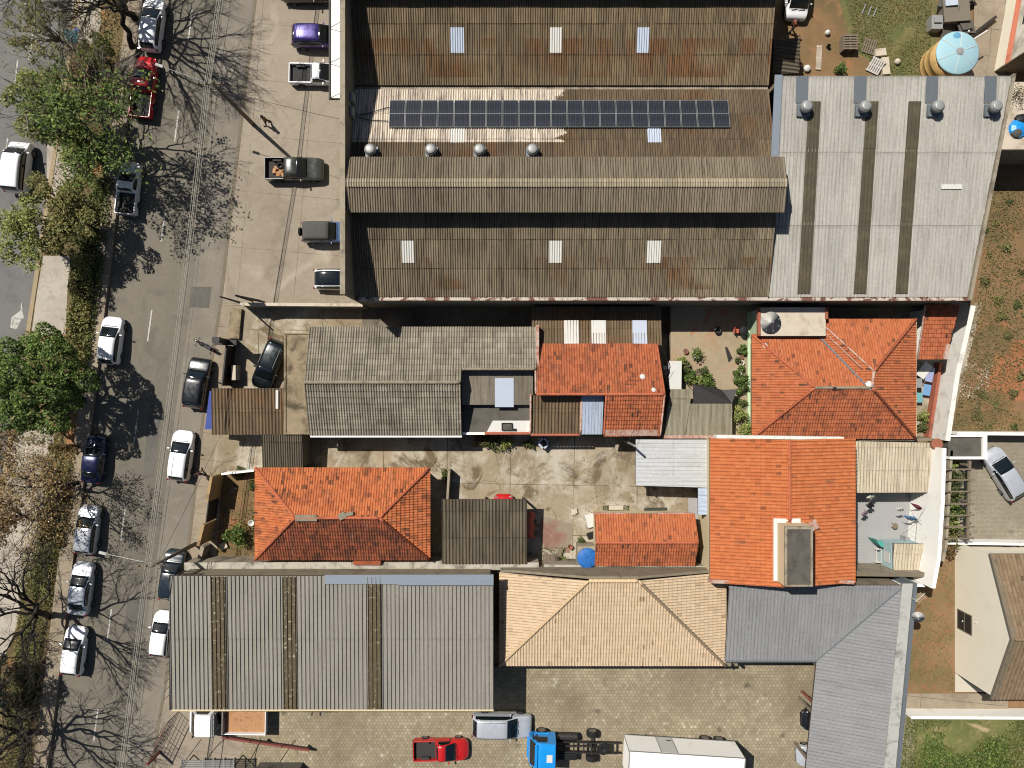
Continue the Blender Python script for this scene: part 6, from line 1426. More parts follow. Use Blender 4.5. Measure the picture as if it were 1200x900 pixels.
motorbike(1182, 637.5, 5, 'purple motorbike leaning by the white wall of the block paved yard', 'p_purple')

# ================================================================== PEOPLE
def cloth(n, r, g, b): return m_plain('cloth_'+n, c(r,g,b), .9, var=.15)
person(315, 145.5, 200, 'person in a mustard yellow shirt walking across the empty forecourt', cloth('yellow',178,140,52), cloth('dark',52,46,42), MAT['hair'])
person(239.5, 553.5, 95, 'person in dark red top walking past the white hatchback', cloth('wine',96,40,42), cloth('navy',40,42,58), MAT['hair'])
person(925.5, 37, 30, 'person in an orange shirt standing beside the white van', cloth('orange',206,96,52), cloth('grey',58,54,52), MAT['hair'])

# ================================================================== TANKS, DISHES
ty = thing('water_tank', 'big yellow cylindrical water tank with pale blue lid', 'water tank', (0,0,0))
m = MB(); m.lathe((0,0,0), [(1.62,0),(1.63,.1),(1.60,.14),(1.62,.7),(1.65,.74),(1.62,.78),(1.63,1.45),(1.66,1.49),(1.63,1.53),(1.64,2.38)], 48); m.build('body', MAT['tank_y'], ty, smooth=True)
m = MB(); m.lathe((0,0,2.38), [(1.68,-.02),(1.70,.05),(1.62,.10),(.9,.26),(.22,.36)], 48); m.build('lid', MAT['tank_lid'], ty, smooth=True)
m = MB()
for k in range(6):
    a = k*math.pi/3+.35; m.tube([(1.62*math.cos(a),1.62*math.sin(a),2.50),(.9*math.cos(a),.9*math.sin(a),2.65),(.2*math.cos(a),.2*math.sin(a),2.75)], .022, 5)
m.build('lid_rib', MAT['transl'], ty)
m = MB(); m.lathe((0,0,2.72), [(.30,0),(.28,.06),(.1,.08)], 20); m.build('hub', MAT['zinc'], ty)
m = MB(); m.lathe((-.12,1.28,2.52), [(.30,0),(.28,.07),(.1,.1)], 18); m.build('hatch', MAT['tank_patch'], ty)
p = W(1099.5,79,0); ty.location = (p.x, p.y, .11)
pp = thing('water_pipe', 'pale pipe standing out from the yellow water tank', 'pipe', tuple(W(1130,52,2.4)))
a, b = W(1141,46,2.3), W(1157,36,2.3); m = MB(); m.tube([a, b], .07, 8); m.tube([W(1133,40,2.0), W(1135.5,36,2.6)], .07, 8); m.build('pipe', MAT['transl'], pp)
dp = thing('roof_gutter_beam', 'brown timber beam on the concrete drive behind the yellow tank', 'beam', tuple(W(1152,30,.6)))
a, b = W(1138,42,.5), W(1168,19,.5); m = MB(); d = (b-a).normalized(); n = Vector((-d.y,d.x,0))*.11; m.prism([tuple((a-n).xy), tuple((b-n).xy), tuple((b+n).xy), tuple((a+n).xy)], .12, .5); m.build('beam', MAT['steel_d'], dp); 
tk = thing('water_tank', 'round bright blue plastic water tank on a concrete base', 'water tank', (0,0,0))
m = MB(); m.lathe((0,0,1.6), [(.58,0),(.74,.75),(.76,.80)], 32); m.build('body', MAT['tank_b'], tk, smooth=True)
m = MB(); m.lathe((0,0,2.40), [(.80,-.06),(.81,.02),(.70,.07),(.3,.13),(.05,.14)], 32)
for k in range(6): a = k*math.pi/3; m.tube([(.72*math.cos(a),.72*math.sin(a),2.48),(.1*math.cos(a),.1*math.sin(a),2.56)], .02, 5)
m.build('lid', MAT['tank_b'], tk, smooth=True)
m = MB(); m.box(-.7,.72,-.62,.75,0,1.58); m.build('base', MAT['wall_conc'], tk)
m = MB(); m.tube([(-.95,-.85,2.6),(-.05,-.87,2.6),(0,-1.15,2.6)], .035, 6); m.build('pipe', MAT['transl'], tk)
p = W(688.5,654.5,2.6); tk.location = (p.x, p.y, .12)
def dish(px, py, z, rad, tilt, az, mat, label, ribs):
    t = thing('satellite_dish', label, 'satellite dish', (0,0,0)); p = W(px,py,z)
    m = MB(); prof = [(rad*k/6, rad*.16*(k/6)**2) for k in range(6, -1, -1)]; prof[-1] = (.02, 0); m.lathe((0,0,0), prof+[(.03,-.02)]+[(rad*k/6, rad*.16*(k/6)**2-.02) for k in range(1,7)], 28)
    o = m.build('reflector', mat, t, smooth=True); o.rotation_euler = (tilt, 0, az); o.location = (0,0,.5)
    m = MB()
    if ribs:
        for k in range(8):
            a = 2*math.pi*k/8; m.tube([(rad*q/5*math.cos(a), rad*q/5*math.sin(a), rad*.16*(q/5)**2+.03) for q in range(6)], .020, 5)
    for k in range(3):
        a = 2*math.pi*k/3+.4; m.tube([(rad*.95*math.cos(a),rad*.95*math.sin(a),rad*.26),(0,0,rad*.75)], .012, 5)
    m.rbox((0,0,rad*.75),(.09,.09,.14)); f = m.build('feed_arm', MAT['zinc'], t); f.rotation_euler = (tilt,0,az); f.location = (0,0,.5)
    m = MB(); m.tube([(0,0,-.02),(0,0,.5)], .035, 8); m.build('mast', MAT['zinc'], t); t.location = (p.x,p.y,z); return t
mesh_d = m_plain('dish_mesh', c(196,192,180,.8), .7, var=.1)
dish(899.5, 378, 3.66, .78, R(6), R(20), mesh_d, 'large grey mesh satellite dish on the limewashed flat roof', True)
dish(1071.5, 720, 4.4, .42, R(28), R(-60), MAT['transl'], 'small white satellite dish at the edge of the slate grey roof', False)
ae = thing('tv_aerial', 'thin white aerial standing above the white satellite dish', 'aerial', tuple(W(1073,703,4.7)))
a = W(1072,703,5.2); m = MB(); m.tube([(a.x,a.y,4.5),(a.x,a.y,5.6)], .025, 6); m.tube([(a.x-.1,a.y-.1,5.4),(a.x+.6,a.y+.6,5.5)], .018, 5)
for k in range(5): m.tube([(a.x+.1*k+.25,a.y+.1*k-.15,5.45),(a.x+.1*k-.15,a.y+.1*k+.25,5.45)], .012, 4)
m.build('aerial', MAT['transl'], ae)

# ================================================================== POLES AND CABLES
def utility_pole(bx, by, h, arm, label, transformer=False):
    b = W(bx, by, 0); t = thing('utility_pole', label, 'utility pole', (b.x, b.y, .12))
    m = MB(); m.tube([(b.x,b.y,.12),(b.x,b.y,h)], [.17,.11], 10); m.build('shaft', MAT['pole'], t, smooth=True)
    m = MB(); m.rbox((b.x-.15,b.y,h-.25),(1.9,.10,.12)); m.rbox((b.x-.05,b.y,h-1.5),(.9,.08,.1)); m.build('crossarm', MAT['timber'], t)
    for k in range(4): m = MB(); m.lathe((b.x-.95+k*.53,b.y,h-.19),[(.03,0),(.07,.05),(.05,.10),(.07,.14),(.02,.18)],8); m.build('insulator', MAT['kerb_dark'], t, smooth=True)
    a = W(*arm, h-.3); m = MB(); m.tube([(b.x,b.y,h-.9),(b.x+(a.x-b.x)*.25,b.y+(a.y-b.y)*.25,h-.5),(a.x,a.y,h-.3)], [.035,.03,.022], 8); m.build('lamp_arm', MAT['zinc'], t)
    m = MB(); d = Vector((a.x-b.x,a.y-b.y,0)).normalized(); ang = math.atan2(d.y,d.x); m.rbox((a.x+d.x*.2,a.y+d.y*.2,h-.28),(.6,.22,.12), rz=ang); o = m.build('lamp_head', MAT['gut_pale'], t, bevel=.05)
    if transformer:
        m = MB(); m.lathe((b.x-.42,b.y+.2,h-1.6),[(.25,0),(.27,.1),(.27,.7),(.2,.78),(.05,.8)],14); m.build('transformer', MAT['steel_d'], t)
    return b
A1 = utility_pole(297, 146, 8.2, (190,78), 'tall concrete utility pole with street lamp on the forecourt edge'); A2 = utility_pole(230, 637, 7.3, (124,649), 'concrete utility pole with street lamp at the corner of the small garden')
dv = A2-A1; nodes = [A1-dv, A1, A2, A2+dv]
def strand(pts, r, mat, sag, label, group=None, name='overhead_cable'):
    out = []
    for a, b in zip(pts, pts[1:]):
        for i in range(12): t_ = i/12; p = a.lerp(b, t_); p.z -= sag*4*t_*(1-t_); out.append(p)
    out.append(pts[-1]); m = MB(); m.tube(out, r, 5); o = m.build(name, mat); tag(o, label, 'cable', group); return o
for k, (dx, dz, sg) in enumerate(((-.55,0,.25),(-.42,0,.3),(-.30,.0,.3),(-.2,-.1,.35),(-.36,-.3,.3),(.0,-.9,.42),(-.48,-.15,.32))):
    strand([Vector((n_.x+dx, n_.y, hh+dz)) for n_, hh in zip(nodes, (8.0,8.0,7.1,7.1))], .016, MAT['cable'], sg, 'pale overhead cable running along the street between the poles', 'street cables')
def drop(p, q_, label, r=.014, mat='cable_d', sag=.3): return strand([Vector(p), Vector(q_)], r, MAT[mat], sag, label)
a2 = Vector((A2.x, A2.y, 6.3))
drop(a2, W(300,600,3.1), 'black service cable from the garden corner pole to the hip roofed house')
drop(a2+Vector((0,-.1,-.2)), W(208,682,4.9), 'black service cable from the garden corner pole to the beige steel roof')
drop(a2+Vector((0,.1,-.1)), W(258,510,2.8), 'black service cable from the garden corner pole to the brown carport')
drop(Vector((A1.x,A1.y,7.2)), W(401,140,8.9), 'service cable from the forecourt pole to the warehouse parapet')
p6 = W(284,356,4.5)
drop(p6, W(333,392,3.2), 'service cable from the sign post wall to the flat mossy roof')
drop(W(440,383,3.2), W(452,352,6.0) , 'short cable from the grey house roof up to the warehouse')
drop(W(735,519,4.6), W(786,430,3.3), 'cable from the slim steel mast to the courtyard porch')
# corner post with sign, gate pillar, front gate
st = thing('sign_post', 'slender post with an angled signboard at the forecourt corner', 'sign', tuple(W(285,355,0)))
b0 = W(286,356,0); m = MB(); m.tube([(b0.x,b0.y,.12),(b0.x,b0.y,4.8)], [.09,.06], 8); m.build('post', MAT['steel_d'], st)
s0, s1 = W(300,353,0), W(315,356,0); m = MB(); m.tube([(s1.x,s1.y,.12),(s1.x,s1.y,2.6)], .05, 8); m.tube([(s0.x-.3,s0.y,.12),(s0.x-.3,s0.y,3.6)], .05, 8); m.build('leg', MAT['steel_d'], st)
q0, q1 = Vector((s0.x-.35,s0.y+.05,0)), Vector((s1.x+.05,s1.y,0)); m = MB(); m.add([(q0.x,q0.y,1.0),(q1.x,q1.y,1.0),(q1.x,q1.y,2.6),(q0.x,q0.y,3.5)], [(0,1,2,3)]); o = m.build('board', MAT['slab_lt'], st); s_ = o.modifiers.new('Thickness','SOLIDIFY'); s_.thickness = .08
m = MB(); m.tube([(q0.x,q0.y,3.55),(q1.x,q1.y,2.65)], .06, 6); m.tube([(q0.x,q0.y,1.0),(q1.x,q1.y,1.0)], .05, 6); m.build('frame', MAT['steel_d'], st)
gpst = thing('gate_pillar', 'thick dark pillar at the pavement end of the dark sliding gate', 'pillar', tuple(W(277,402.5,0)))
b0 = W(277,402,0); m = MB(); m.box(b0.x-.28,b0.x+.28,b0.y-.18,b0.y+.18,.12,3.9); m.build('shaft', MAT['steel_d'], gpst, bevel=.03)
m = MB(); m.box(b0.x-.33,b0.x+.33,b0.y-.23,b0.y+.23,3.902,4.0); m.box(b0.x-.9,b0.x+.9,b0.y-.3,b0.y+.1,2.2,2.35); m.build('cap', MAT['steel_d'], gpst)
wall('sliding_gate', 'dark steel sliding gate in front of the grey house', [(276,406),(271,452)], .12, 1.9, 'steel_d', 'gate')
wall('front_wall', 'low cracked wall with slots between the forecourt corner and dark pillar', [(279,362),(276,397)], .9, .45, 'slab')
gm = thing('meter_cabinet', 'pale meter cabinet beside the dark sliding gate', 'cabinet', tuple(W(279,428,0))); b0 = W(280,437,0); m = MB(); m.box(b0.x-.15,b0.x+.2,b0.y-.6,b0.y+.6,.12,1.2); m.build('cabinet', MAT['slab_lt'], gm, bevel=.02); m = MB(); m.box(b0.x+.201,b0.x+.22,b0.y-.5,b0.y+.5,.25,1.1); m.build('door', MAT['zinc'], gm)
# slim mast on the metal carport
ms = thing('mast', 'slim steel mast leaning over the pale metal carport', 'mast', tuple(W(735,519,0))); b0 = G(131,66); t_ = Vector((b0.x,b0.y,5.2)); m = MB(); m.tube([(b0.x,b0.y,0),t_], .09, 8); m.build('mast', MAT['zinc'], ms)

# ================================================================== YARD THINGS
cl = thing('rotary_clothes_line', 'rotary clothes line with blue and red cloths on the grey yard', 'clothes line', tuple(W(1062,605,0)))
p = W(1060,605,0); hc = 2.0; m = MB(); m.tube([(p.x,p.y,.12),(p.x,p.y,hc)], .03, 8); m.build('pole', MAT['zinc'], cl)
m = MB(); arms = []
for k in range(6):
    a = k*math.pi/3+.2; e = (p.x+1.45*math.cos(a), p.y+1.45*math.sin(a), hc+.45); m.tube([(p.x,p.y,hc-.2), e], .014, 5); arms.append(e)
m.build('arm', MAT['zinc'], cl)
m = MB()
for f in (.5,.75,1.0):
    for k in range(6):
        a, b = arms[k], arms[(k+1)%6]; m.tube([(p.x+(a[0]-p.x)*f,p.y+(a[1]-p.y)*f,hc-.2+.65*f),(p.x+(b[0]-p.x)*f,p.y+(b[1]-p.y)*f,hc-.2+.65*f)], .005, 4)
m.build('line', MAT['cable'], cl)
def hung(x0, y0, z0, x1, y1, z1, drop_, mat, label, nm='hanging_cloth'):
    n = 8; vs = []
    for i in range(n+1):
        t_ = i/n; x, y, z = x0+(x1-x0)*t_, y0+(y1-y0)*t_, z0+(z1-z0)*t_; w_ = .05*math.sin(i*1.9)
        vs += [(x,y,z),(x+w_+.34*drop_/.7,y+w_-.22*drop_/.7,z-drop_*.42),(x-w_+.72*drop_/.7,y+w_*1.4-.48*drop_/.7,z-drop_*.8)]
    m = MB(); m.add(vs, [(3*i+j, 3*i+j+1, 3*i+j+4, 3*i+j+3) for i in range(n) for j in (0,1)]); o = m.build(nm, mat, smooth=True); s_ = o.modifiers.new('Thickness','SOLIDIFY'); s_.thickness = .012
    return tag(o, label, 'cloth')
a = W(1066,589,2.3), W(1076,592,2.3); hung(a[0].x,a[0].y,2.35,a[1].x,a[1].y,2.35,.9,cloth('crimson',150,40,66),'crimson cloth hanging from the rotary clothes line')
a = W(1057,607,2.2), W(1071,609,2.2); m = MB(); 
hung(a[0].x,a[0].y+.25,2.3,a[1].x,a[1].y+.25,2.25,.7,cloth('sky',96,150,196),'sky blue cloth hanging at the clothes line centre')
a = W(1052,596,2.2); hung(a.x-.2,a.y,2.3,a.x+.25,a.y+.1,2.3,.4,MAT['transl'],'small white cloth hanging at the left of the clothes line')
def hung2(pxa, pya, pxb, pyb, z, d_, mat, label): a, b = W(pxa,pya,z), W(pxb,pyb,z); return hung(a.x,a.y,z,b.x,b.y,z,d_,mat,label)
hung2(1015,583,1023,579,1.9,.45,cloth('lime',208,210,178),'pale yellow cloth on a line under the beige veranda edge')
hung2(1014,592,1020,588,1.9,.6,MAT['black'],'black cloth drying beside the orange roof edge')
hung2(1008,602,1013,597,1.8,.5,cloth('rose',190,160,164),'pinkish cloth drying lowest beside the orange roof edge')
cb_ = drop(W(1004,612,2.1), W(1027,577,2.2), 'thin washing line beside the orange roof edge', .008, 'cable', .1)
sl_ = thing('wooden_stool', 'small round wooden stool on the grey yard floor', 'stool', tuple(W(1048,616,.12))); p = W(1048,616,.4); m = MB(); m.lathe((p.x,p.y,.50),[(.22,0),(.24,.03),(.22,.06),(.05,.065)],14); m.build('seat', MAT['timber'], sl_)
for k in range(3):
    a = k*2.1; m = MB(); m.tube([(p.x+.13*math.cos(a),p.y+.13*math.sin(a),.5),(p.x+.24*math.cos(a),p.y+.24*math.sin(a),.13)], .02, 5); m.build('leg', MAT['timber'], sl_)
bc = thing('bench', 'small grey bench above the blue walled shed', 'bench', tuple(W(1063,632,.12))); p = W(1064,632,.5); m = MB(); m.rbox((p.x,p.y,.5),(.95,.3,.05)); m.build('seat', MAT['zinc'], bc)
for s in (-1,1): m = MB(); m.box(p.x+s*.42-.02,p.x+s*.42+.02,p.y-.14,p.y+.3,.12,.95 if s else .5); m.build('leg', MAT['zinc'], bc)
bn = thing('crate', 'turquoise crate at the corner of the blue walled shed', 'crate', tuple(W(1031,636,.12))); p = W(1031,636,1.4); m = MB(); m.prism([(p.x-.35,p.y+.2),(p.x+.25,p.y+.05),(p.x+.25,p.y-.35),(p.x-.0,p.y-.25)], .12, 1.5); m.build('crate', m_plain('turquoise', c(60,176,160), .6), bn)
# passage east of the hip house: furniture
def slabthing(nm, label, cat, px, py, w_, d_, z0, z1, mat, rz=0., legs=True):
    p = W(px, py, z1); t = thing(nm, label, cat, (p.x, p.y, z0)); m = MB(); m.rbox((p.x,p.y,z1-.03),(w_,d_,.06), rz=rz); m.build('top', mat, t, bevel=.02)
    if legs:
        for sx_ in (-1,1):
            for sy_ in (-1,1):
                x, y = sx_*(w_/2-.06), sy_*(d_/2-.06); m = MB(); m.tube([(p.x+x*math.cos(rz)-y*math.sin(rz), p.y+x*math.sin(rz)+y*math.cos(rz), z0),(p.x+x*math.cos(rz)-y*math.sin(rz), p.y+x*math.sin(rz)+y*math.cos(rz), z1-.06)], .025, 6); m.build('leg', MAT['zinc'], t)
    return t
slabthing('table', 'white table in the narrow passage beside the large hip roof', 'table', 1083.5, 434, .75, 1.3, .12, .85, MAT['transl'], R(-35))
slabthing('table', 'lilac plastic table in the narrow passage beside the white slanting wall', 'table', 1090, 439, .6, 1.2, .12, .8, m_plain('lilac', c(160,166,206), .5), R(-12))
slabthing('washing_machine', 'grey appliance in the narrow passage below the white table', 'appliance', 1076.5, 449, .6, .75, .12, 1.0, MAT['zinc'])
slabthing('plastic_tub', 'blue plastic tub in the narrow passage', 'tub', 1086.5, 457, .6, .9, .12, .6, m_plain('tub_blue', c(110,164,212), .5), R(-10))
slabthing('cool_box', 'turquoise box in the narrow passage below the grey appliance', 'box', 1077, 466, .6, .8, .12, .7, m_plain('teal_box', c(110,176,178), .5))
# courtyard plants in pots
def pot_plant(px, py, r, h, label, leaf='leaf_shrub', n=160, seed=1, bare=False):
    p = W(px, py, 1.6); t = thing('potted_plant', label, 'potted plant', (p.x, p.y, 1.25)); m = MB(); m.lathe((p.x,p.y,1.25),[(r*.6,0),(r*.85,r*1.1),(r*.9,r*1.15),(r*.75,r*1.1),(r*.7,r*.95)],16); m.build('pot', MAT['terracotta'] if seed%3 else MAT['slab_lt'], t)
    rng = np.random.default_rng(seed); 
    if not bare:
        v = rng.normal(size=(n,3)); v /= np.linalg.norm(v,axis=1,keepdims=True); v[:,2] = abs(v[:,2]); P = np.array((p.x,p.y,1.25+r*1.0)) + v*np.array([r*1.35,r*1.35,h])*(.3+.7*rng.random((n,1))); leaf_mesh('foliage', P, .09, MAT[leaf], t, rng)
    else:
        m = MB(); m.lathe((p.x,p.y,1.25+r*.9),[(r*.72,0),(r*.3,.03)],12); m.build('soil', MAT['slab_dk'], t)
    return t
for i, (px, py, r, h, lf, lab, br) in enumerate(((804,411.5,.24,.3,None,'empty round pot left of the dark bushy courtyard plant',True),(816,415,.42,.9,'leaf_dark','dark bushy plant in a pot in the middle of the courtyard',False),(871,407,.2,.5,'leaf_dark','dark leafed pot plant at the head of the row by the mint wall',False),(867,411,.17,.4,'leaf_shrub','small pot plant second in the row by the mint wall',False),(872,413,.18,.4,'leaf_dark','pot plant touching the mint plinth below the row head',False),(869.5,418.5,.2,.3,None,'empty terracotta pot in the row by the mint wall',True),(865,422,.17,.4,'leaf_shrub','little pot plant on the inner side of the row by the mint wall',False),(869.5,425,.26,.3,None,'largest white rimmed empty pot by the mint wall',True),(869,431,.2,.5,'leaf_dark','dark pot plant below the white rimmed pot',False),(863,437.5,.2,.5,'leaf_dark','round dark pot plant standing away from the mint wall',False),(868,437,.2,.3,None,'pale empty pot beside the round dark pot plant',True),(870,443,.2,.5,'leaf_shrub','green pot plant above the large bush by the mint wall',False),(866,459,.2,.4,'leaf_dark','dark pot plant below the large bush near the shade net',False))):
    pot_plant(px, py, r, h, lab, lf or 'leaf_dark', 150, i+2, br)
for px, py, ra, h, lab, lf, n in ((797,424,.42,1.0,'pale green bush at the top of the left courtyard bed','leaf_bright',320),(802,432,.5,1.1,'green bush in the left courtyard bed beside the grey sheet','leaf_shrub',420),(808,442,.55,1.2,'large leafy bush at the left of the courtyard bed','leaf_dark',480),(815,447,.5,1.1,'yellow green bush in the lower courtyard bed','leaf_bright',420),(827,447,.6,1.3,'bright green bush right of the courtyard bed by the shade net','leaf_dark',520),(822,436,.42,.9,'small bush beside the brown courtyard stool','leaf_shrub',300),(866,446,.55,1.2,'large dark bush spreading beside the mint wall','leaf_dark',480),(869,454,.4,.9,'green bush below the large one beside the mint wall','leaf_shrub',300),(863,485,.62,1.5,'bright yellow green bush at the lower right of the courtyard','leaf_bright',520),(871,503,.62,1.5,'bright green bush at the corner by the orange roof','leaf_bright',520),(868,472,.35,.8,'thin shrub between the courtyard lean-to and mint wall','leaf_shrub',200),(281,625,.95,1.6,'round dark green bush in the small front garden','leaf_dark',900),(284,553,.5,.5,'low weedy bush at the top of the small front garden','leaf_shrub',240),(297,568,.4,.5,'small weed against the left eave of the hip roofed house','leaf_shrub',160),(523,556,.45,.8,'green bush beside the short dark yard wall','leaf_shrub',320),(576,517,.8,1.0,'leafy climber below the white terrace slab','leaf_shrub',420),(592,519,.6,1.0,'bright leafy weed below the white terrace slab','leaf_bright',320),(562,516,.6,.9,'brownish climber at the left below the terrace','leaf_rust',320),(620,520,.45,.7,'small weed near the white framed frame below the terrace','leaf_shrub',200),(660,657,.5,.6,'green weeds left of the round blue water tank','leaf_bright',260),(681,635,.4,.6,'small bush above the round blue water tank','leaf_shrub',200),(984,82,.5,.7,'small bush at the top edge of the pale metal hangar','leaf_dark',260),(1079,488,.45,.8,'green bush in the narrow passage','leaf_bright',260),(1078,500,.45,.8,'dark bush at the lower end of the narrow passage','leaf_shrub',260)):
    shrub(px, py, ra, h, lab, lf, n, .085, int(px), 1.25 if 785 < px < 885 and py < 510 else .12)
st2 = slabthing('stool', 'brown square stool among the courtyard bushes', 'stool', 819, 436, .5, .5, 1.25, 1.7, MAT['timber'], R(20))
bk = thing('bucket', 'dark bucket standing at the top of the sunny courtyard', 'bucket', tuple(W(840,387,1.25))); p = W(840,387,1.4); m = MB(); m.lathe((p.x,p.y,1.25),[(.2,0),(.27,.4),(.28,.42),(.24,.4),(.18,.08),(.02,.06)],16); m.build('bucket', MAT['steel_d'], bk); m = MB(); m.tube([(p.x-.27,p.y,1.66),(p.x,p.y+.2,1.75),(p.x+.27,p.y,1.66)],.01,5); m.build('handle', MAT['zinc'], bk)
oc = thing('plastic_chair', 'orange plastic chair by a black bin in the courtyard', 'chair', tuple(W(863,387,1.25))); p = W(863,387,1.6); m = MB(); m.rbox((p.x,p.y,1.65),(.5,.48,.05)); m.build('seat', m_plain('orange_plastic', c(212,96,58), .6), oc, bevel=.02); m = MB(); m.rbox((p.x-.24,p.y,1.91),(.05,.46,.48), ry=-.2); m.build('backrest', m_plain('orange_plastic', c(212,96,58), .6), oc, bevel=.02)
for sx_ in (-1,1):
    for sy_ in (-1,1): m = MB(); m.tube([(p.x+sx_*.2,p.y+sy_*.2,1.25),(p.x+sx_*.19,p.y+sy_*.19,1.63)],.02,5); m.build('leg', m_plain('orange_plastic', c(212,96,58), .6), oc)
bn2 = thing('bin', 'round black bin beside the orange chair', 'bin', tuple(W(870,388,1.25))); p = W(870,388,1.7); m = MB(); m.lathe((p.x,p.y,1.25),[(.26,0),(.33,.75),(.35,.8)],16); m.build('body', MAT['black'], bn2); m = MB(); m.lathe((p.x,p.y,2.05),[(.36,0),(.34,.05),(.1,.09)],16); m.build('lid', MAT['black'], bn2)
# middle yard things
sq = thing('signboard', 'white square frame with black centre lying tilted below the brown roof edge', 'board', tuple(W(637,519,.8))); p = W(637,519.5,.8); m = MB()
for a in range(4): m.rbox((p.x+.32*math.cos(a*math.pi/2+.8),p.y+.32*math.sin(a*math.pi/2+.8),.8),(.14,.78,.10), rz=a*math.pi/2+.8)
m.build('frame', MAT['transl_b'], sq); m = MB(); m.rbox((p.x,p.y,.76),(.6,.6,.06), rz=.8); m.build('panel', MAT['black'], sq); m = MB(); m.tube([(p.x,p.y,.12),(p.x,p.y,.74)],.04,6); m.build('leg', MAT['zinc'], sq)
ot = thing('tarpaulin', 'orange red tarpaulin hanging at the open shed side', 'tarpaulin', tuple(W(622,615,1.2))); vs = []
for i in range(9):
    y_ = 600+i*3.8; w_ = .10*math.sin(i*1.7); a, b = W(618,y_,1.5), W(626,y_,.9); vs += [(a.x+w_,a.y,1.6),(a.x+.3+w_,a.y,1.3+.1*math.sin(i)),(b.x+w_,b.y,1.0)]
m = MB(); m.add(vs, [(3*i+j,3*i+j+1,3*i+j+4,3*i+j+3) for i in range(8) for j in (0,1)]); o = m.build('tarpaulin', m_plain('tarp_orange', c(204,92,62), .8), ot, smooth=True); s_ = o.modifiers.new('Thickness','SOLIDIFY'); s_.thickness = .015
for k, (px, py) in enumerate(((637,652),(641,655),(645,653))):
    a = W(px,py,1.2); hung(a.x,a.y+.4,1.4,a.x+.1,a.y-.5,1.4,.9,MAT['timber'],('brown','rearmost brown','last brown')[k]+' rag hanging by the grey wall right of the open shed')
# debris by the outhouse
for k, (px, py, w_, d_, m_, lab) in enumerate(((692,610,.7,1.1,'transl','white crumpled sheet lying against the small red outhouse'),(693,627,.7,.5,'black','black lump against the small red outhouse'),(768,597,1.9,.3,'p_green','green plank bench above the small red outhouse'),(741,594,2.4,.35,'leaf_grass','low weeds strip above the small red outhouse'),(722,595,1.2,.35,'slab_lt','pale slab above the small red outhouse'))):
    if m_ == 'leaf_grass': 
        t = thing('weeds', lab, 'weeds', tuple(W(px,py,.12))); cover('foliage', [(706,592),(737,592),(737,598),(706,598)], 260, .25, .07, 'leaf_shrub', 9, .12, -1, parent=t); continue
    p = W(px,py,.3); t = thing('debris' if k != 2 else 'bench', lab, 'debris' if k != 2 else 'bench', (p.x,p.y,.12)); m = MB(); m.rbox((p.x,p.y,.3),(w_,d_,.14), rz=.0 if k > 1 else .3, ry=.08); m.rbox((p.x,p.y-d_*.2,.18),(w_*.8,d_*.6,.12), rz=.1); m.build('board', MAT[m_], t, bevel=.03)
# rear lot: pallets, junk
def pallet(px, py, w_, d_, rz, z, label, mat='timber', stack=1, tilt=0.):
    p = W(px, py, z); t = thing('pallet', label, 'pallet', (p.x, p.y, z)); m = MB()
    for s in range(stack):
        for k in range(6): m.rbox((-w_/2+w_*(k+.5)/6,0,.12+s*.15),(w_/6*.62,d_,.025))
        for y in (-d_*.45,0,d_*.45): m.rbox((0,y,.05+s*.15),(w_,.1,.10))
    o = m.build('slat', MAT[mat]); o.parent = t; o.location = (0,0,0); t.rotation_euler = (tilt,0,rz); return t
pallet(992, 54, 1.25, 1.2, R(90), .11, 'stack of grey pallets on the dry grass behind the hangar', stack=5)
pallet(1018, 55, 1.1, 1.2, R(-18), .11, 'pale broken pallet lying on the dry grass', 'timber')
pallet(1026, 77, 1.1, 1.1, R(-25), .4, 'white slatted pallet leaning near the hangar edge', 'transl', tilt=.5)
pallet(959, 68, .45, 2.0, R(-3), .11, 'narrow pale ladder like frame lying on red dirt', 'slab_lt')
for k, (px, py, lab) in enumerate(((1012,11,'leftmost of three thin pale posts lying on the rear grass'),(1019,13,'middle one of three thin pale posts lying on the rear grass'),(1025,15,'rightmost of three thin pale posts lying on the rear grass'))):
    p = W(px,py,.2); m = MB(); m.tube([(p.x-.12,p.y-.35,.16),(p.x+.15,p.y+.38,.22)],.05,6); o = m.build('post', MAT['zinc']); tag(o, lab, 'post')
jk = thing('junk_pile', 'heap of dark grey corrugated scrap at the top of the rear lot', 'scrap heap', tuple(W(1120,20,.3))); rng = random.Random(4); m = MB()
for i in range(16):
    p = W(1108+rng.random()*24, -6+rng.random()*44, .4); m.rbox((p.x,p.y,.2+rng.random()*.7),(1.0+rng.random()*.9,.6+rng.random(),.05), rz=rng.random()*3, rx=rng.random()*.5-.25, ry=rng.random()*.5-.25)
m.build('sheet', MAT['slab_dk'], jk)
m = MB(); p = W(1098,26,.8); m.box(p.x-.45,p.x+.45,p.y-.55,p.y+.55,.11,.85); m.box(p.x-.3,p.x+.3,p.y-.1,p.y+.3,.851,1.0); m.build('crate', MAT['zinc'], jk); m = MB(); p = W(1120,12,.9); m.rbox((p.x,p.y,1.0),(2.2,1.9,.10), rz=.1, ry=.06); m.rbox((p.x,p.y,.5),(2.0,1.7,.8), rz=.1); m.build('sheet_stack', MAT['flat_fibro'], jk)
m = MB(); p = W(1116,2,1.3); m.rbox((p.x,p.y,1.2),(1.0,.5,.10), rz=.1); m.build('glass_pane', MAT['transl_b'], jk)
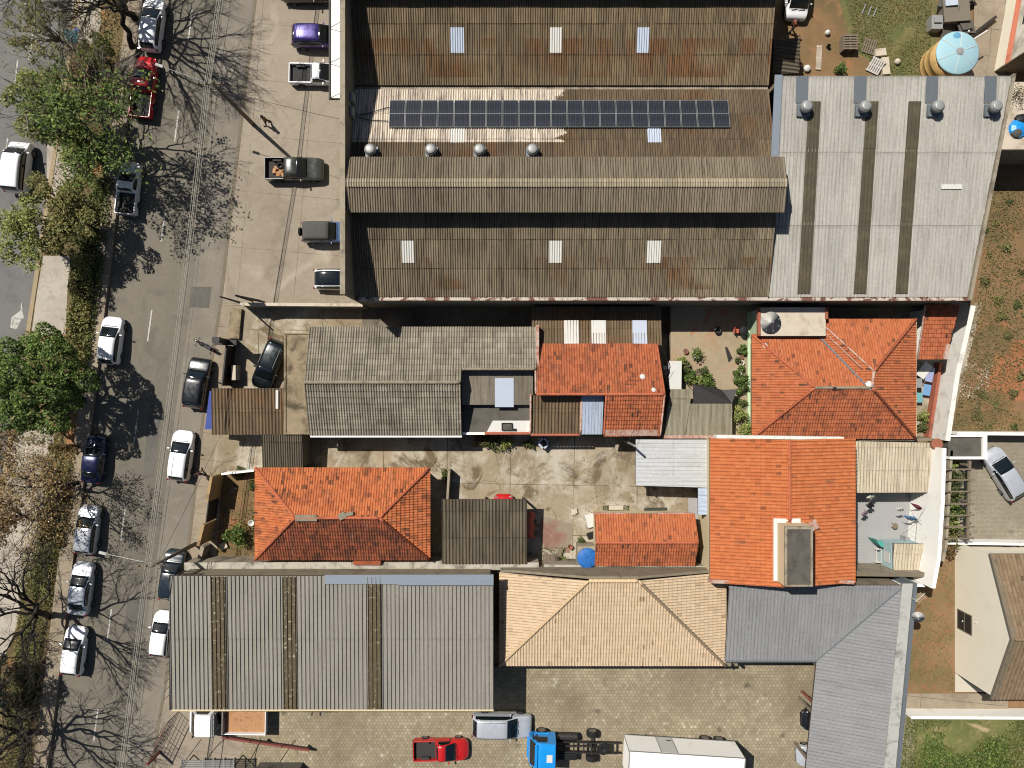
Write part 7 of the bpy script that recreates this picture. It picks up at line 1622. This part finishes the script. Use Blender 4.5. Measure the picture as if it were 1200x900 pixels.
for k, (px, py, w_, d_, m_, nm, lab, cat) in enumerate(((970,38,.45,.4,'transl','plastic_bag','white plastic bag lying on the red dirt','bag'),(971,54,.3,.35,'black','bucket','small black bucket on the red dirt behind the hangar','bucket'),(1052,72,.5,.5,'slab_lt','boulder','pale round stone beside the yellow water tank','stone'),(946,80,.6,.6,'transl','sack','white sack against the top left of the hangar','sack'),(1031,62,.9,.6,'slab_lt','concrete_block','grey concrete block near the white slatted pallet','block'),(1037,78,.6,1.4,'slab_lt','concrete_slab','upright pale slab at the hangar edge near the pallets','slab'),(984,85,.3,.5,'p_teal','watering_can','dark teal can beside the small bush at the hangar edge','can'))):
    p = W(px,py,.3); m = MB(); m.lathe((p.x,p.y,.11),[(w_*.42,0),(w_*.5,.12),(w_*.46,.26),(w_*.25,.36),(.03,.4)],9) if k in (0,2,3) else m.lathe((p.x,p.y,.11),[(w_*.42,0),(w_*.5,.3),(w_*.52,.32),(w_*.4,.3),(.02,.08)],12) if k in (1,6) else m.rbox((p.x,p.y,.3),(w_,d_,.38), rz=.1); o = m.build(nm, MAT[m_], bevel=.02); tag(o, lab, cat)
# left verge: turquoise kiosk under the tree
kb = thing('kiosk', 'small turquoise tent roof half hidden by the tree at the verge path', 'kiosk', tuple(W(82,40,0)))
pts = [W(73,34,2.2), W(91,37,2.2), W(90,50,2.0), W(80,52,2.0)]; m = MB(); m.slab(pts, .05); m.build('roof', m_plain('turquoise_canvas', c(74,158,172), .7, dirt=c(40,100,110), dscale=2), kb); m = MB()
for q_ in pts: m.tube([(q_.x,q_.y,.12),(q_.x,q_.y,q_.z-.05)],.03,6)
m.build('pole', MAT['zinc'], kb); m = MB(); pts = [W(86,32,1.9), W(93,34,1.9), W(93,37,1.9), W(87,36,1.9)]; m.slab(pts, .05); m.build('awning', MAT['blue_sign'], kb)
# front fence and red gate frame by the steel hangar
fe = thing('mesh_fence', 'dark red steel mesh fence at the road side below the steel hangar', 'fence', tuple(W(205,850,0)))
a, b = W(210,833,0), W(188,880,0); m = MB(); n = 12
for i in range(n+1): p = a.lerp(b, i/n); m.tube([(p.x,p.y,.12),(p.x,p.y,2.1)], .03 if i%4 == 0 else .014, 5)
for z_ in (.25,.7,1.15,1.6,2.08): m.tube([(a.x,a.y,z_),(b.x,b.y,z_)], .022, 5)
m.build('mesh', MAT['steel_d'], fe); m = MB(); m.tube([(b.x,b.y,2.13),(a.x,a.y,2.13)],.03,6); m.box(b.x-.09,b.x+.09,b.y-.09,b.y+.09,.12,2.15); m.build('rail', MAT['steel_r'], fe)
fe2 = thing('mesh_fence', 'tall pale wire fence along the left edge of the steel hangar', 'fence', tuple(W(203,760,0)))
a, b = W(224,664,0), W(214,800,0); m = MB()
for i in range(15): p = a.lerp(b, i/14); m.tube([(p.x,p.y,.12),(p.x,p.y,3.3)], .025, 5)
for z_ in (1.2,2.3,3.3): m.tube([(a.x,a.y,z_),(b.x,b.y,z_)], .022, 5)
m.build('mesh', MAT['zinc'], fe2)
rb_ = thing('gate_beam', 'long red steel gate rail beside the white flatbed truck', 'gate rail', tuple(W(310,872,0))); a, b = W(260,864.5,.9), W(362,879.5,.9); m = MB(); d = (b-a).normalized(); n_ = Vector((-d.y,d.x,0))*.075; m.prism([tuple((a-n_).xy), tuple((b-n_).xy), tuple((b+n_).xy), tuple((a+n_).xy)], .7, .95); m.build('beam', MAT['steel_r'], rb_); m = MB()
for t_ in (.03,.5,.97): p = a.lerp(b,t_); m.box(p.x-.06,p.x+.06,p.y-.06,p.y+.06,.12,.699)
m.build('leg', MAT['steel_d'], rb_)
gr_ = thing('roller_gate', 'grey slatted steel gate lying at the bottom edge of the entrance', 'gate', tuple(W(243,897,0))); a = W(243,898,2.2); m = MB()
for k in range(9): m.box(a.x-2.1,a.x+2.1,a.y-.9+k*.16,a.y-.84+k*.16,2.1,2.2)
for k in range(6): m.box(a.x-2.1+k*.82,a.x-2.02+k*.82,a.y-.95,a.y+.5,2.02,2.099)
m.build('slats', MAT['zinc'], gr_); m = MB()
for x_ in (-2.0,2.0): m.tube([(a.x+x_,a.y-.2,.12),(a.x+x_,a.y-.2,2.02)],.05,6)
m.build('post', MAT['steel_d'], gr_)
for k, (x0_, y0_, z0_, x1_, y1_, z1_, lab) in enumerate(((236,866,2.2,207,905,2.2,'thin dark rod above the entrance beside the mesh fence'),(262,866,3.4,250,930,3.4,'dark cable crossing over the entrance below the truck cab'),(306,868,3.4,270,930,3.4,'dark cable crossing over the entrance below the truck bed'))): drop(W(x0_,y0_,z0_), W(x1_,y1_,z1_), lab, .03)
cn_ = thing('shadow_box', 'dark box in place of a shadow at the bottom edge beside the entrance', 'shadow_box', tuple(W(320,925,0))); a, b = W(292,960,2.5), W(345,912,2.5); m = MB(); m.box(a.x,b.x,a.y,b.y,.12,2.5); m.build('box', MAT['slab_dk'], cn_, bevel=.03); m = MB();  # dark box stands in for a shadow cast from outside the frame
for k in range(10): m.box(a.x+.3+k*(b.x-a.x-.6)/10,a.x+.4+k*(b.x-a.x-.6)/10,a.y+.1,b.y-.1,2.501,2.54)
m.build('roof_rib', MAT['slab_dk'], cn_)
rd = thing('barrier_arm', 'red barrier arm beside the slate grey roof edge', 'barrier', tuple(W(945,820,.5))); a, b = W(939,810,1.0), W(952,822,1.0); m = MB(); m.tube([a,b],.10,8); m.build('arm', MAT['steel_r'], rd); m = MB(); m.box(b.x-.1,b.x+.1,b.y-.1,b.y+.1,.12,.9); m.build('post', MAT['steel_d'], rd)
lg = thing('garden_lamp', 'round white globe lamp in the hedge under the pergola', 'lamp', tuple(W(1111,583,0))); p = W(1111,583,1.7); m = MB(); m.tube([(p.x,p.y,.12),(p.x,p.y,1.6)],.03,6); m.build('post', MAT['black'], lg); m = MB(); m.lathe((p.x,p.y,1.6),[(.05,0),(.13,.06),(.16,.16),(.12,.28),(.02,.32)],14); m.build('globe', MAT['transl'], lg, smooth=True)

for k, (px, py, w_, d_, m_, nm, lab, cat) in enumerate(((262,640,.6,.5,'slab_lt','concrete_block','pale block by the lower ochre wall of the small garden','block'),(296,612,.5,.5,'transl','bucket','white bucket beside the round garden bush','bucket'),(272,575,.7,.4,'timber','timber_offcut','brown timber offcut on the small garden soil','timber'),(655,648,.9,.3,'timber','plank','short plank by the weeds left of the blue tank','plank'),(668,640,.4,.4,'terracotta','clay_pot','clay pot in the corner left of the blue tank','pot'),(672,600,.5,.35,'slab_lt','rubble_piece','pale rubble piece on the worn yard left of the outhouse','rubble'),(852,415,1.2,.10,'steel_d','fallen_pole','dark stick lying diagonally on the courtyard','stick'),(527,590,.35,.3,'slab_lt','brick_stack','pale bricks at the foot of the short dark yard wall','bricks'))):
    z_ = 1.25 if 785 < px < 885 else .12; p = W(px,py,z_); mb = MB()
    if nm in ('bucket','clay_pot'): mb.lathe((p.x,p.y,z_),[(w_*.38,0),(w_*.5,.34),(w_*.53,.36),(w_*.42,.34),(.02,.1)],14)
    else:
        for q_ in range(3): mb.rbox((p.x+.06*q_,p.y+.05*q_,z_+.08+.05*q_),(w_*(1-.12*q_),d_,.10), rz=.3+.25*k+.1*q_)
    o = mb.build(nm, MAT[m_], bevel=.015); tag(o, lab, cat)
# ================================================================== TREES AND GREEN
leafy_tree('leafy_tree', 'bright green spreading tree over the left road at the verge top', 92, 148, 56, 120, 5.4, 3.3, 1.8, 22, .72, 7600, .105, 'leaf_bright', 3, 'bark_p', .2, .25)
leafy_tree('leafy_tree', 'sparse dull green tree at the top left corner over the road', 92, 62, 42, 30, 5.0, 2.9, 1.6, 18, .6, 2200, .085, 'leaf_olive', 5, 'bark_p', .14, .3)
leafy_tree('leafy_tree', 'small yellow green tree right of the turquoise tent roof', 125, 74, 116, 56, 3.4, 1.4, 1.1, 9, .55, 1700, .09, 'leaf_bright', 8, 'bark', .1)
leafy_tree('leafy_tree', 'bright green tree left of the white pickup with pale blossoms', 118, 190, 88, 168, 4.6, 2.5, 1.6, 16, .62, 4200, .10, 'leaf_bright', 9, 'bark', .14, .3)
leafy_tree('leafy_tree', 'large olive brown tree beside the white pickup', 108, 268, 74, 246, 4.2, 3.2, 1.7, 24, .72, 7600, .10, 'leaf_olive', 11, 'bark', .2, .25)
leafy_tree('leafy_tree', 'light green tree leaning over the left road below the white van', 60, 290, 22, 275, 5.0, 2.4, 1.5, 14, .7, 3600, .10, 'leaf_bright', 13, 'bark', .14, .3)
leafy_tree('leafy_tree', 'dense dark green tree with round clumps over the verge', 98, 470, 42, 448, 5.2, 3.5, 2.4, 24, .95, 24000, .095, 'leaf_dark', 17, 'bark_d', .3, .8, flat=1.0, shell=.75, gap=1.25)
bare_tree('yellow_tree', 'dry tree with pale yellow leaves beside the silver hatchback', 94, 566, 6, 32, 574, 4.6, 21, 5, .70, 6, .16, 'bark_d', 'leaf_yellow', 1.65, 4600, .075)
leafy_tree('rusty_tree', 'rust coloured small tree at the left edge below the round tree', 40, 610, 8, 596, 3.2, 1.9, 1.0, 12, .6, 1800, .09, 'leaf_rust', 23, 'bark', .1, .3)
bare_tree('bare_tree', 'bare tree leaning left over the verge path, trunk dark, bottom left', 60, 722, 8, 4, 706, 7.0, 31, 6, .55, 6, .24, 'bark_d', None, 2.2)
bare_tree('bare_tree', 'bare tree at the bottom of the verge throwing a fan of shadow', 46, 858, 8, -14, 858, 7.0, 37, 6, .55, 6, .24, 'bark_d', None, 2.4)
bare_tree('bare_tree', 'pale bare tree beside the white pickup with limbs towards the red one', 147, 171, 9, 70, 84, 7.6, 41, 5, .5, 5, .18, 'bark_p', None, 2.2, 0)
bare_tree('bare_tree', 'bare tree above the white hatchback at the top edge', 160, 24, 9, 84, -62, 8.4, 43, 6, .5, 6, .24, 'bark_d', None, 2.6)
bare_tree('bare_tree', 'thin grey bare tree at the far top left corner', 88, 96, 8, 40, 20, 5.4, 47, 5, .6, 4, .12, 'bark_p', 'leaf_olive', 1.5, 700, .07)
bare_tree('bare_tree', 'dark limbed tree with clotted leaves above the white pickup', 140, 196, 9, 88, 116, 9.0, 53, 5, .55, 6, .16, 'bark_d', 'leaf_dark', 2.0, 3000, .12)
bare_tree('bare_tree', 'bare tree with a wide crown beyond the top edge, its shadow on the road', 156, 58, 9, 106, -92, 9.0, 57, 6, .5, 6, .2, 'bark_d', None, 2.5)
leafy_tree('leafy_tree', 'blackish green tree cut by the left edge at the bottom', 14, 838, -14, 810, 3.6, 2.5, 1.6, 18, .7, 4200, .11, 'leaf_bluish', 59, 'bark_d', .16, .3)
# verge ground cover
cover('ground_cover', [(96,176),(140,176),(126,300),(110,420),(84,440),(86,320)], 7500, .55, .10, 'leaf_shrub', 61, .12, -.12, .6)
cover('hedge_growth', [(92,300),(116,300),(106,425),(80,425)], 4200, 1.1, .11, 'leaf_olive', 62, .12, -.3, .7)
cover('dry_grass', [(70,0),(158,0),(120,300),(60,300)], 4500, .25, .085, 'leaf_grass', 63, .12, -.05, .5)
cover('dry_grass', [(60,520),(92,520),(52,785),(38,900),(-20,900),(10,800),(36,700)], 6500, .28, .085, 'leaf_grass', 64, .12, -.05, .5)
cover('ground_cover', [(52,600),(80,600),(54,740),(30,900),(0,900),(34,740)], 2800, .7, .10, 'leaf_shrub', 65, .12, .12, .5)
cover('ground_cover', [(60,520),(96,520),(80,640),(48,640)], 3200, .5, .09, 'leaf_rust', 66, .12, -.2, .5); cover('ground_cover', [(-10,500),(24,500),(8,640),(-30,640)], 2400, .5, .09, 'leaf_rust', 76, .12, -.1, .5); cover('fallen_leaves', [(20,500),(66,500),(48,640),(-6,640)], 1500, .04, .07, 'leaf_yellow', 77, .13, -.15, .6)
cover('green_growth', [(1060,838),(1210,838),(1210,910),(1052,910)], 8000, .28, .08, 'leaf_green', 67, .11, .02, .4)
cover('tall_weeds', [(1080,855),(1210,850),(1210,910),(1070,910)], 3500, .6, .09, 'leaf_dark', 68, .11, .16, .3)
cover('weedy_grass', [(1160,225),(1210,225),(1210,508),(1114,508),(1142,360)], 7000, .16, .07, 'leaf_grass', 69, .10, -.12, .3)
cover('weedy_grass', [(990,0),(1092,0),(1088,88),(1045,88),(1002,58)], 5200, .12, .055, 'leaf_grass', 70, .116, -.2, .4)
cover('dry_grass', [(1070,655),(1116,655),(1116,810),(1062,810)], 1500, .1, .06, 'leaf_grass', 71, .126, .0, .5)
cover('yard_weeds', [(480,540),(530,540),(530,552),(480,552)], 160, .12, .045, 'leaf_shrub', 72, .12, .05, 1.2)
cover('yard_weeds', [(634,640),(690,640),(690,662),(634,662)], 500, .25, .05, 'leaf_shrub', 73, .12, .1, 1.0)
rs = random.Random(8)
spots = [(1182,238,.3),(1166,262,.35),(1178,291,.6),(1155,270,.3),(1159,298,.3),(1200,320,.5),(1153,330,.55),(1169,352,.6),(1191,357,.5),(1172,370,.6),(1180,393,.5),(1154,464,.4),(1147,460,.5),(1186,461,.55),(1144,487,.6),(1166,474,.35),(1156,502,.5),(1188,500,.4),(1196,440,.6)]
LOTL = ['small dark tuft near the terrace shadow on the vacant lot', 'small olive tuft below the terrace shadow', 'dark round shrub in the upper vacant lot', 'little tuft by the hangar wall in the upper vacant lot', 'little tuft left of the dark round shrub row', 'shrub cut by the right edge in the upper vacant lot', 'dark shrub close to the slanting hangar edge', 'bush in the middle of the vacant lot beside the hangar corner', 'bush near the right edge level with the hangar bottom', 'bright shrub just below the hangar bottom level', 'shrub on bare red soil in the mid vacant lot', 'small tuft on the pale rubble of the vacant lot', 'low shrub at the wall foot left of the rubble', 'round dark shrub right of the pale rubble', 'upright weed low in the vacant lot near the wall', 'tiny tuft below the pale rubble', 'shrub beside the white wall at the bottom of the vacant lot', 'low shrub by the white wall near the right edge', 'large shrub cut by the right edge in the lower vacant lot']
for (px, py, r_), lb in zip(spots, LOTL): shrub(px, py, r_*.8, r_*.7, lb, ('leaf_shrub','leaf_grass','leaf_olive')[int(px)%3], int(360*r_), .07, int(px+py), .1)
cover('dry_scrub', [(14,380),(70,400),(60,520),(20,520)], 1500, .5, .09, 'leaf_olive', 81, .12, -.1, .5)
cover('dry_scrub', [(30,640),(70,640),(44,800),(16,800)], 3600, .45, .085, 'leaf_olive', 82, .12, -.15, .45)
cover('dry_scrub', [(66,500),(96,500),(76,650),(50,650)], 2600, .5, .08, 'leaf_olive', 83, .12, -.05, .6)
cover('yard_weeds', [(262,600),(300,560),(300,650),(258,650)], 420, .25, .06, 'leaf_shrub', 84, .124, .05, .9)
cover('yard_weeds', [(640,530),(745,520),(745,606),(690,606)], 320, .10, .045, 'leaf_grass', 85, .12, .18, .8)
# hedge under the pergola
for i, (px, py, r_, lf, lb) in enumerate(((1107,545,.75,'leaf_bright','yellow green climber at the top of the pergola hedge'),(1113,560,.8,'leaf_shrub','second bush from the top in the pergola hedge'),(1111,577,.8,'leaf_shrub','bush right above the globe lamp in the pergola hedge'),(1112,597,.85,'leaf_dark','dark bush right below the globe lamp in the pergola hedge'),(1109,614,.95,'leaf_bright','bright bush low in the pergola hedge'),(1106,628,.95,'leaf_olive','olive bush at the bottom of the pergola hedge'),(1104,640,.7,'leaf_rust','dry brown twigs below the pergola hedge'))): shrub(px, py, r_, 1.5, lb, lf, 520, .09, 100+i, .12)
shrub(1190, 112, .9, 1.2, 'dry vine on the pale terrace roof at the right edge', 'leaf_rust', 220, .06, 7, 4.4)
q2 = cover('rubble', [(1124,424),(1162,428),(1156,464),(1122,468)], 420, .08, .07, 'leaf_yellow', 74, .10, .0, .8); q2.data.materials.clear(); q2.data.materials.append(MAT['slab_lt'])

# ================================================================== CAMERA AND LIGHT
cam = bpy.data.cameras.new('Camera'); cam.sensor_width = 36; cam.lens = 24.985; cam.clip_start = .5; cam.clip_end = 3000
co = bpy.data.objects.new('Camera', cam); COL.objects.link(co); co.location = (0,0,H); co.rotation_euler = (0,0,0); scene.camera = co
EL, AZ = R(55), R(42)      # the sun stands 55 degrees high; shadows fall to the right and a little downwards
d = Vector((math.cos(EL)*math.cos(AZ), -math.cos(EL)*math.sin(AZ), -math.sin(EL)))
sun = bpy.data.lights.new('Sun', 'SUN'); sun.energy = SUN_E; sun.angle = R(.53); sun.color = (1, .962, .90)
so = bpy.data.objects.new('Sun', sun); COL.objects.link(so); so.rotation_euler = d.to_track_quat('-Z', 'Y').to_euler(); so.location = (-40, 40, 80)
w = bpy.data.worlds.new('World'); scene.world = w; w.use_nodes = True; nt = w.node_tree
sky = nt.nodes.new('ShaderNodeTexSky'); sky.sky_type = 'NISHITA'; sky.sun_disc = False; sky.sun_elevation = EL; sky.sun_rotation = math.atan2(-d.x, -d.y)
nt.links.new(sky.outputs[0], nt.nodes['Background'].inputs['Color']); nt.nodes['Background'].inputs['Strength'].default_value = SKY_E
scene.view_settings.view_transform = 'Standard'; scene.view_settings.look = 'None'; scene.view_settings.exposure = EXPO; scene.view_settings.gamma = 1; scene.view_settings.use_curve_mapping = False
scene.cycles.max_bounces = 5; scene.cycles.diffuse_bounces = 2; scene.cycles.glossy_bounces = 2; scene.cycles.transmission_bounces = 2; scene.cycles.use_denoising = True; scene.cycles.pixel_filter_type = 'BLACKMAN_HARRIS'; scene.cycles.filter_width = 1.1
